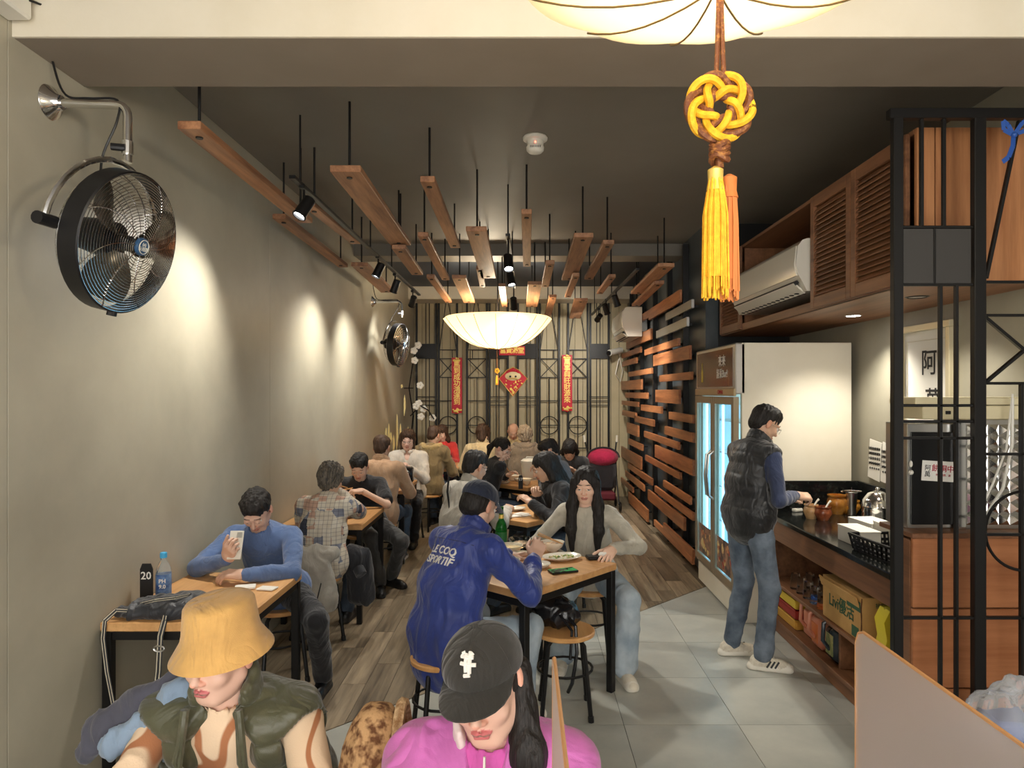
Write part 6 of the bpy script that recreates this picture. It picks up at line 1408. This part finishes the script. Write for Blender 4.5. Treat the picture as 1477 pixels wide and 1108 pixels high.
person('person in an olive hooded jacket, back to the camera behind the woman in white', (-1.22, 8.80), 70, (6, 14, 22), (18, -10, 0), .55, 1.02, hands=((-.98, 9.12, .80), (-1.3, 9.2, .80)), top=dict(mat=fabric('olive_khaki_cloth', s2l(122, 102, 66)), hood=1, puff=.02, fold=.009, cmat=fabric('khaki_hood_cloth', s2l(168, 142, 92))), hair='short', hmat=BRN, res=.013, hres=.0055)
person('woman with long dark hair in a coral red top at the farthest left table', (-1.22, 10.10), -75, (8, 16, 22), (24, -30, 0), .55, .98, hands=((-1.3, 9.72, .80), (-1.05, 9.72, .80)), top=dict(mat=fabric('coral_red_cloth', s2l(206, 54, 48)), name='sweater'), hair='long', hmat=BRN, res=.013, hres=.005, skin=(.78, .52, .40))

# middle rows ---------------------------------------------------------------------------
def strap(c):
    n = c['R2'][:, 1]*-1; P = []
    for t in [i/10 for i in range(11)]:
        p = c['P2']*(1-t)+c['P0']*t+c['r']*(-.10+.26*t); q = p+n*(.135)+(c['d2']*.07 if t == 0 else 0); P.append(q)
    mk('bag_strap', MB().tube([Vector(p) for p in P], .008, 6), M['blackp'], c['root'])
person('man with dark hair in a pale grey jacket with a black cross strap', (-.52, 5.22), 44, (10, 20, 28), (20, 0, 0), .55, 1.02, hands=((-.14, 5.55, .80), (-.38, 5.78, .80)), feet=((-.25, 5.45), (-.48, 5.65)), top=dict(mat=fabric('pale_grey_jacket', s2l(186, 180, 168)), collar=.03, puff=.014, fold=.007, hem=.07), hair='short', glasses='dark', res=.011, hres=.0045, extra=strap, sw=1.03)
person('person in black with long dark hair leaning over the second table, half hidden', (.40, 5.78), 200, (18, 28, 36), (26, -10, 0), .55, 1.0, hands=((.10, 5.62, .90), (.06, 5.50, .86)), poses=('pinch', 'relax'), poles=((.2, .6, -1), (-.1, -.7, -.8)), top=dict(mat=blackc, puff=.012, name='sweater', fold=.006), hair='long', res=.011, hres=.0045)
person('woman with glasses and tied dark hair in black, eating at the third table', (-.43, 7.42), 20, (12, 22, 30), (24, -40, 0), .55, .98, hands=((-.27, 7.40, .99), (-.2, 7.62, .82)), poses=('pinch', 'relax'), hdir=((.3, -.2, .5), None), top=dict(mat=blackc, name='sweater'), hair='ponytail', glasses='steel', res=.012, hres=.0045, skin=(.84, .58, .46))
chopsticks((-.26, 7.36, 1.02), (-.16, 7.6, .86), 'chopsticks of the woman in black at the third table')
person('dark-haired man in blue grey denim shirt at the right of the third table', (.48, 7.12), 158, (16, 26, 32), (34, 20, 0), .55, 1.0, hands=((.14, 7.2, .90), (.16, 7.4, .86)), poses=('pinch', 'hold'), top=dict(mat=fabric('blue_grey_denim', s2l(96, 108, 120)), collar=.02), hair='short', res=.012, hres=.0045)
person('person with glossy black hair bending low, just left of the pram', (.56, 8.55), -95, (26, 40, 50), (62, 0, 0), .55, 1.0, hands=((.4, 8.15, .80), (.6, 8.15, .80)), top=dict(mat=charc), hair='long', hmat=BLK, res=.014, hres=.006)
person('person with brown hair and cream jacket, back turned, left of the bald man', (-.58, 9.15), 82, (8, 14, 20), (20, 0, 0), .55, 1.02, hands=((-.5, 9.5, .80), (-.7, 9.5, .80)), top=dict(mat=fabric('cream_jacket', s2l(206, 184, 142)), collar=.03, puff=.015), hair='bob', hmat=BRN, res=.014, hres=.006)
person('bald older man in a beige jacket facing the camera at the back', (-.18, 10.45), -88, (12, 22, 28), (30, 0, 0), .55, 1.02, hands=((-.3, 10.05, .80), (-.05, 10.05, .80)), top=dict(mat=fabric('beige_jacket', s2l(206, 182, 134)), collar=.03, puff=.01), hair='thin', hmat=GRY, res=.014, hres=.005, skin=(.64, .38, .26))
person('person with light hair in a taupe hooded coat, back to the camera', (.0, 9.0), 88, (8, 14, 20), (16, 0, 0), .55, 1.0, hands=((.1, 9.42, .80), (-.1, 9.42, .80)), top=dict(mat=fabric('taupe_coat', s2l(130, 114, 96)), hood=1, puff=.026, fold=.010), hair='fluffy', hmat=LGT, res=.013, hres=.006, sw=1.05)

# foreground women ----------------------------------------------------------------------
def swirl():
    m, t, b = nt('cream_brown_swirl_knit'); v = coords(t); n = N(t, 'ShaderNodeTexNoise'); n.inputs['Scale'].default_value = 7; n.inputs['Detail'].default_value = 0; t.links.new(v, n.inputs['Vector'])
    t.links.new(ramp(t, n.outputs[0], [(.0, s2l(232, 204, 172)), (.46, s2l(232, 204, 172)), (.475, s2l(176, 116, 78)), (.53, s2l(176, 116, 78)), (.545, s2l(232, 204, 172))]), b.inputs['Base Color']); b.inputs['Roughness'].default_value = .9
    bump(t, b, noise(t, v, 240, 2), .4, .002); return m
def bucket(c):
    HF = c['HF']; R_ = Matrix([list(x) for x in c['RH']]); hm_ = fabric('tan_bucket_hat_cloth', s2l(214, 168, 98), .9, 500, .4)
    ht = mk('bucket_hat', MB().lathe([(.001, .108), (.050, .107), (.074, .101), (.080, .092), (.087, .03), (.092, .010), (.116, -.030), (.118, -.034), (.114, -.032), (.089, .006), (.084, .03)], HF(0, -.008, .036), R_ @ Matrix.Diagonal((1, 1.15, 1)), 40, False), hm_, c['root'], smooth=True, ang=60)
    mk('hat_seam', MB().tube([HF(.0885*math.cos(t), -.008+.0885*1.15*math.sin(t), .060) for t in [2*PI*i/36 for i in range(36)]], .0016, 4, closed=True), hm_, ht)
    for k in range(3): q = .0965+.0058*k; mk('brim_stitching', MB().tube([HF(q*math.cos(t), -.008+q*1.15*math.sin(t), .0405-.0098*k) for t in [2*PI*i/36 for i in range(36)]], .0011, 4, closed=True), hm_, ht)
    tv = c['P2']
    mk('vest_edge', MB().tube([c['NB']+c['f']*.09+c['r']*.065, c['P2']+c['f']*.135+c['r']*.075-c['u']*.07, c['P1']+c['f']*.14+c['r']*.06], .011, 8).tube([c['NB']+c['f']*.09-c['r']*.065, c['P2']+c['f']*.135-c['r']*.085-c['u']*.07, c['P1']+c['f']*.14-c['r']*.075], .011, 8), c['vm'] if 'vm' in c else c['top'].data.materials[0], c['top'], smooth=True)

olive = fabric('olive_quilted_nylon', s2l(80, 80, 58), .42)
creamk = swirl()
def vest_c(c):
    bucket(c)
    mk('vest_edge', MB().tube([Vector(c['NB']+c['f']*.085+c['r']*.06), Vector(c['P2']+c['f']*.145+c['r']*.078-c['u']*.05), Vector(c['P1']+c['f']*.15+c['r']*.082)], .006, 8), olive, c['top'], smooth=True)
    mk('vest_edge', MB().tube([Vector(c['NB']+c['f']*.085-c['r']*.06), Vector(c['P2']+c['f']*.145-c['r']*.078-c['u']*.05), Vector(c['P1']+c['f']*.15-c['r']*.082)], .006, 8), olive, c['top'], smooth=True)
person('woman in tan bucket hat, olive puffer vest and cream sweater in the left foreground', (-.735, 1.92), -90, (10, 20, 24), (6, -16, 0), .50, .95, shift=(.03, 0), hands=((-.90, 1.40, .80), (-.50, 1.40, .80)),
       top=dict(mat=olive, sleeve='none', puff=.026, quilt=.085, qa=.016, open=1, inner=creamk, collar=.055, cr=.018, cgap=65, neck=.062, name='vest', fold=.006), bottom=dict(mat=blackc), hair='short', res=.0075, hres=.0034, extra=vest_c, skin=(.78, .50, .38), lip=(.55, .16, .16), sw=1.09)
def pink_x(c):
    HF = c['HF']
    L = [rc(c['HO']+c['RH']@np.array([-.062, -.035, .0]), c['NB']+c['r']*-.085+c['f']*.045-c['u']*.02, .030, .034, .02), rc(c['NB']+c['r']*-.085+c['f']*.045-c['u']*.02, c['P1']-c['r']*.105+c['f']*.15, .034, .022, .03)]
    v, q = nets(L, .006); v = relax(v, q, 1); v = v+vnormals(v, q)*(.005*(vnoise(v*np.array([1, 1, .1]), 110)-.5)*2)[:, None]; mk('hair_lock', npmesh(v, q, BLK), None, c['root'])
    mk('zip', MB().tube([Vector(c['NB']+c['f']*.088-c['u']*.01), Vector(c['P2']+c['f']*.142-c['u']*.08)], .003, 5), M['white'], c['root'])
def emblem(cm, HF):
    g = MB()
    def p(a, z): e_ = math.radians(z+6); return Vector(HF(.090*math.sin(math.radians(a))*math.cos(e_), -.012+.1065*math.cos(math.radians(a))*math.cos(e_), .040+.080*math.sin(e_)))
    for a0, z0_, a1, z1_ in ((-2, 14, -4, 42), (3, 16, 4, 40), (-13, 24, 12, 28), (-10, 34, 13, 37), (-9, 40, -3, 36), (6, 42, 12, 40), (-3, 12, 6, 12)): g.tube([p(a0+(a1-a0)*i/5, z0_+(z1_-z0_)*i/5) for i in range(6)], .0042, 6)
    mk('white_emblem', g, M['text_white'], cm)
blk_cap = fabric('faded_black_cap_cloth', s2l(44, 42, 38))
person('woman in pink jacket and black cap with white emblem in the foreground', (-.06, 1.60), -96, (8, 16, 22), (9, -5, 9), .535, .97, hands=((-.24, 1.12, .80), (-.02, 1.14, .80)),
       top=dict(mat=fabric('bright_pink_fleece', s2l(202, 108, 182), .7), collar=.045, cr=.010, cgap=58, vneck=1, cmat=fabric('white_collar', s2l(224, 208, 206)), inner=fabric('pink_inner', s2l(204, 90, 170)), puff=.014, fold=.008, hem=.05), bottom=dict(mat=M['jeans']), hair=None, hmat=BLK,
       cap=dict(mat=blk_cap, hair=True, logo=emblem), res=.0075, hres=.0034, extra=pink_x, skin=(.78, .50, .38), lip=(.62, .18, .18))
# ------------------------------------------------------------------ stools under the diners, bags and coats
for (x, y), lb in (((-1.49, 4.22), 'stool under the man in the blue sweater'), ((-1.46, 4.88), 'stool under the person in plaid'), ((-1.49, 6.36), 'stool under the person in the black t-shirt'), ((-1.42, 6.80), 'stool under the man in the tan jacket'),
    ((-1.37, 8.20), 'stool under the woman in the white shirt'), ((-1.22, 8.80), 'stool under the person in the olive jacket'), ((-.40, 3.42), 'stool under the man in the royal blue jacket'), ((.43, 4.62), 'stool under the woman in pale grey'), ((-.52, 5.22), 'stool under the man in the pale grey jacket'),
    ((.40, 5.78), 'stool under the person leaning over the second table'), ((-.43, 7.42), 'stool under the woman in black with glasses'), ((.48, 7.12), 'stool under the man in blue grey denim'), ((.0, 9.0), 'stool under the person in the taupe coat'), ((.56, 8.55), 'stool under the person bending low near the pram'),
    ((-.58, 9.15), 'stool under the person in the cream jacket'), ((-.18, 10.45), 'stool under the bald man'), ((-1.22, 10.10), 'stool under the woman in red'), ((-.735, 1.92), 'stool under the woman in the bucket hat'), ((-.06, 1.60), 'stool under the woman in pink')):
    stool((x, y), lb, rz=x*7)
leather = mottled('black_leather', s2l(18, 18, 20), s2l(34, 34, 38), 6, .22, 0, .15, 60)
r = thing('black_bag', 'black leather bag with loose straps resting on the front stool', 'bag', (.14, 3.86, .45)); O = (0, 0, 0)
blob('bag_body', [el((0, 0, .085), (.14, .09, .09), k=.03), el((-.05, .01, .13), (.08, .07, .06), k=.03), el((.07, -.02, .06), (.09, .09, .06), k=.03)], .008, leather, r, [plane((0, 0, -1), 0)], folds(.010, 13))
mk('strap', MB().tube([(.09, -.08, .08), (.13, -.17, .05), (.135, -.20, -.08), (.11, -.20, -.24), (.09, -.17, -.30)], .010, 8).tube([(.04, -.09, .1), (.11, -.18, .03), (.10, -.19, -.12)], .008, 8), leather, r, smooth=True)
mk('blue_tag', MB().box((.12, .03, .09), (.02, .03, .03), None, .01), plain('teal_pouch', s2l(50, 110, 150), .5), r)
# dark cross-body bag with striped straps on table 20
r = thing('cross_bag', 'dark cross-body bag with striped webbing straps lying on the table by number 20', 'bag', (-1.60, 3.10, .75)); nyl = fabric('dark_slate_nylon', s2l(46, 48, 54), .5)
blob('bag_body', [el((0, 0, .03), (.17, .085, .05), k=.02), el((.10, .03, .04), (.10, .08, .05), k=.02), el((-.12, -.02, .02), (.09, .06, .03), k=.02)], .008, nyl, r, [plane((0, 0, -1), -.001)], folds(.012, 12))
def web(nm, pts, wd=.020):
    for k, (m_, o_) in enumerate(((nyl, 0), (plain('cream_webbing', s2l(214, 204, 180), .8) if 'cw' not in M else M['cw'], 1))):
        if o_: M['cw'] = m_
        mb = MB()
        for i in range(len(pts)-1):
            a, b = Vector(pts[i]), Vector(pts[i+1]); 
            if not o_: mb.bar(a, b+(b-a).normalized()*.002, wd, .003, (0, 1, .2))
            else:
                sd = (b-a).cross(Vector((0, 1, .2))).normalized()*wd*.27
                for s in (-1, 1): mb.bar(a+sd*s+Vector((0, -.003, .0005)), b+sd*s+Vector((0, -.003, .0005)), wd*.16, .002, (0, 1, .2))
        mk(nm if not o_ else 'cream_stripes', mb, m_, r)
web('strap', [(-.12, -.05, .035), (-.185, -.07, .045), (-.215, -.105, .01), (-.21, -.125, -.06), (-.19, -.13, -.2), (-.165, -.13, -.33), (-.15, -.12, -.45)])
web('strap', [(.03, -.06, .05), (.04, -.10, .01), (.035, -.125, -.05), (.03, -.13, -.2), (.01, -.13, -.36)], .026)
web('handle', [(-.1, -.03, .06), (-.02, -.06, .085), (.06, -.04, .09), (.10, .01, .09)], .016); mk('ring_buckle', MB().tube([(.035+.022*math.cos(a), -.135, -.10+.012*math.sin(a)) for a in [2*PI*i/14 for i in range(14)]], .004, 5, closed=True), M['steel'], r)
r = thing('napkin', 'white paper napkins on the table in front of the man in the blue sweater', 'napkin', (-1.42, 3.52, .752)); mk('sheet', MB().box((0, 0, .006), (.05, .035, .005), rotz(.3)), M['paper'], r); mk('sheet', MB().box((.12, -.02, .005), (.045, .03, .004), rotz(-.2)), M['paper'], r)
r = thing('black_handbag', 'black handbag standing on the table in front of the woman in white', 'bag', (-1.37, 7.58, .752)); mk('bag_body', MB().box((0, 0, .09), (.15, .06, .09), None, .02), leather, r, smooth=True); mk('handle', MB().tube([(-.09, -.065, .12), (-.08, -.085, .05), (.0, -.09, .01), (.08, -.085, .05), (.09, -.065, .12)], .008, 8), leather, r, smooth=True); mk('metal_ring', MB().tube([(.10+.016*math.cos(a), -.068, .12+.016*math.sin(a)) for a in [2*PI*i/14 for i in range(14)]], .003, 5, closed=True), M['steel'], r)
# coats
gcoat = fabric('pale_grey_coat', s2l(168, 162, 150)); bcoat = fabric('black_coat', s2l(36, 38, 44))
r = thing('coat', 'pale grey coat hanging from the lap of the person in plaid', 'coat', (-1.47, 4.69, .34))
blob('coat_body', [fl((-.04, 0, .30), (-.02, -.04, .02), .06, .075, np.eye(3), 2.6, .9, .03), fl((.06, -.02, .24), (.10, -.05, -.02), .05, .05, np.eye(3), 1.8, .9, .04), rc((-.16, .02, .30), (.16, .02, .31), .05, .05, .03)], .009, gcoat, r, (), folds(.016, 9, 2, (1, 1, .35)))
mk('pocket_zip', MB().tube([(.13, -.13, .15), (.115, -.15, .07), (.10, -.155, .01)], .004, 5), M['blackp'], r); mk('coat_hem', MB().tube([(-.16, -.11, -.04), (0, -.125, -.055), (.15, -.10, -.06)], .008, 6), gcoat, r)
r = thing('coat', 'black coat bundled beside the pale grey coat', 'coat', (-1.20, 4.98, .30)); blob('coat_body', [fl((0, 0, .28), (.02, 0, -.02), .055, .06, np.eye(3), 1.5, 1.2, .03), el((-.04, 0, .26), (.10, .09, .07), k=.03)], .009, bcoat, r, (), folds(.016, 9, 5, (1, 1, .35))); mk('sleeve_cuff', MB().tube([(.02, -.07, .20), (.05, -.10, .16)], .04, 10), plaid() if False else bcoat, r, smooth=True)
r = thing('jacket', 'slate and light blue jacket hanging beside the woman in the bucket hat', 'coat', (-1.02, 1.80, .90))
sl = fabric('slate_jacket', s2l(72, 72, 84)); lb_ = fabric('light_blue_jacket', s2l(128, 148, 170)); Ry = np.array(Matrix.Rotation(math.radians(38), 3, 'Y'))
blob('outer_shell', [fl((.10, .02, .10), (-.07, -.0, -.02), .025, .04, Ry, 1, .7, .02), fl((-.07, -.0, -.02), (-.12, -.0, -.09), .04, .028, Ry, 1, .6, .02)], .008, sl, r, (), folds(.010, 14))
blob('light_lining', [fl((.13, -.02, .07), (-.03, -.04, -.05), .024, .034, Ry, 1, .7, .02), fl((.14, .0, .06), (.10, .0, -.3), .045, .05, Ry, 1, .6, .03)], .008, lb_, r, (), folds(.010, 14, 3))
r = thing('backpack', 'brown woven round backpack at the right of the woman in the bucket hat', 'bag', (-.36, 1.72, .45)); wv = mottled('brown_plaid_weave', s2l(104, 66, 38), s2l(196, 156, 110), 42, .9, 0, .5, 160, 2, .4, .6)
blob('bag_body', [el((0, 0, .26), (.085, .13, .27), k=.02), el((-.02, 0, .36), (.07, .11, .16), k=.02)], .008, wv, r, [plane((0, 0, -1), 0)], folds(.006, 14))
mk('rim_piping', MB().tube([(.055+.0*math.sin(a), .14*math.cos(a)*.8, .27+.255*math.sin(a)) for a in [2*PI*i/30 for i in range(30)]], .014, 6, closed=True), mottled('cream_check_trim', s2l(150, 110, 70), s2l(220, 190, 150), 60, .9, 0, .3), r, smooth=True)
r = bpy.data.objects['plastic_bag']
blob('bag_film', [el((0, 0, .07), (.09, .08, .08), k=.03), el((.04, 0, .12), (.04, .05, .06), k=.03)], .008, clr, r, [], folds(.014, 18)); mk('blue_contents', MB().box((.0, .01, .05), (.05, .04, .03), None, .01), plain('blue_packet', s2l(70, 96, 150), .5), r, smooth=True)
st_ = thing('side_box', 'dark crate under the clear plastic bag at the right edge', 'crate', (1.22, 1.75, -.0)); mk('crate_body', MB().box((0, 0, .41), (.17, .15, .41), None, .01), M['blackp'], st_); mk('crate_rim', MB().box((0, 0, .835), (.18, .16, .012)), M['black'], st_)
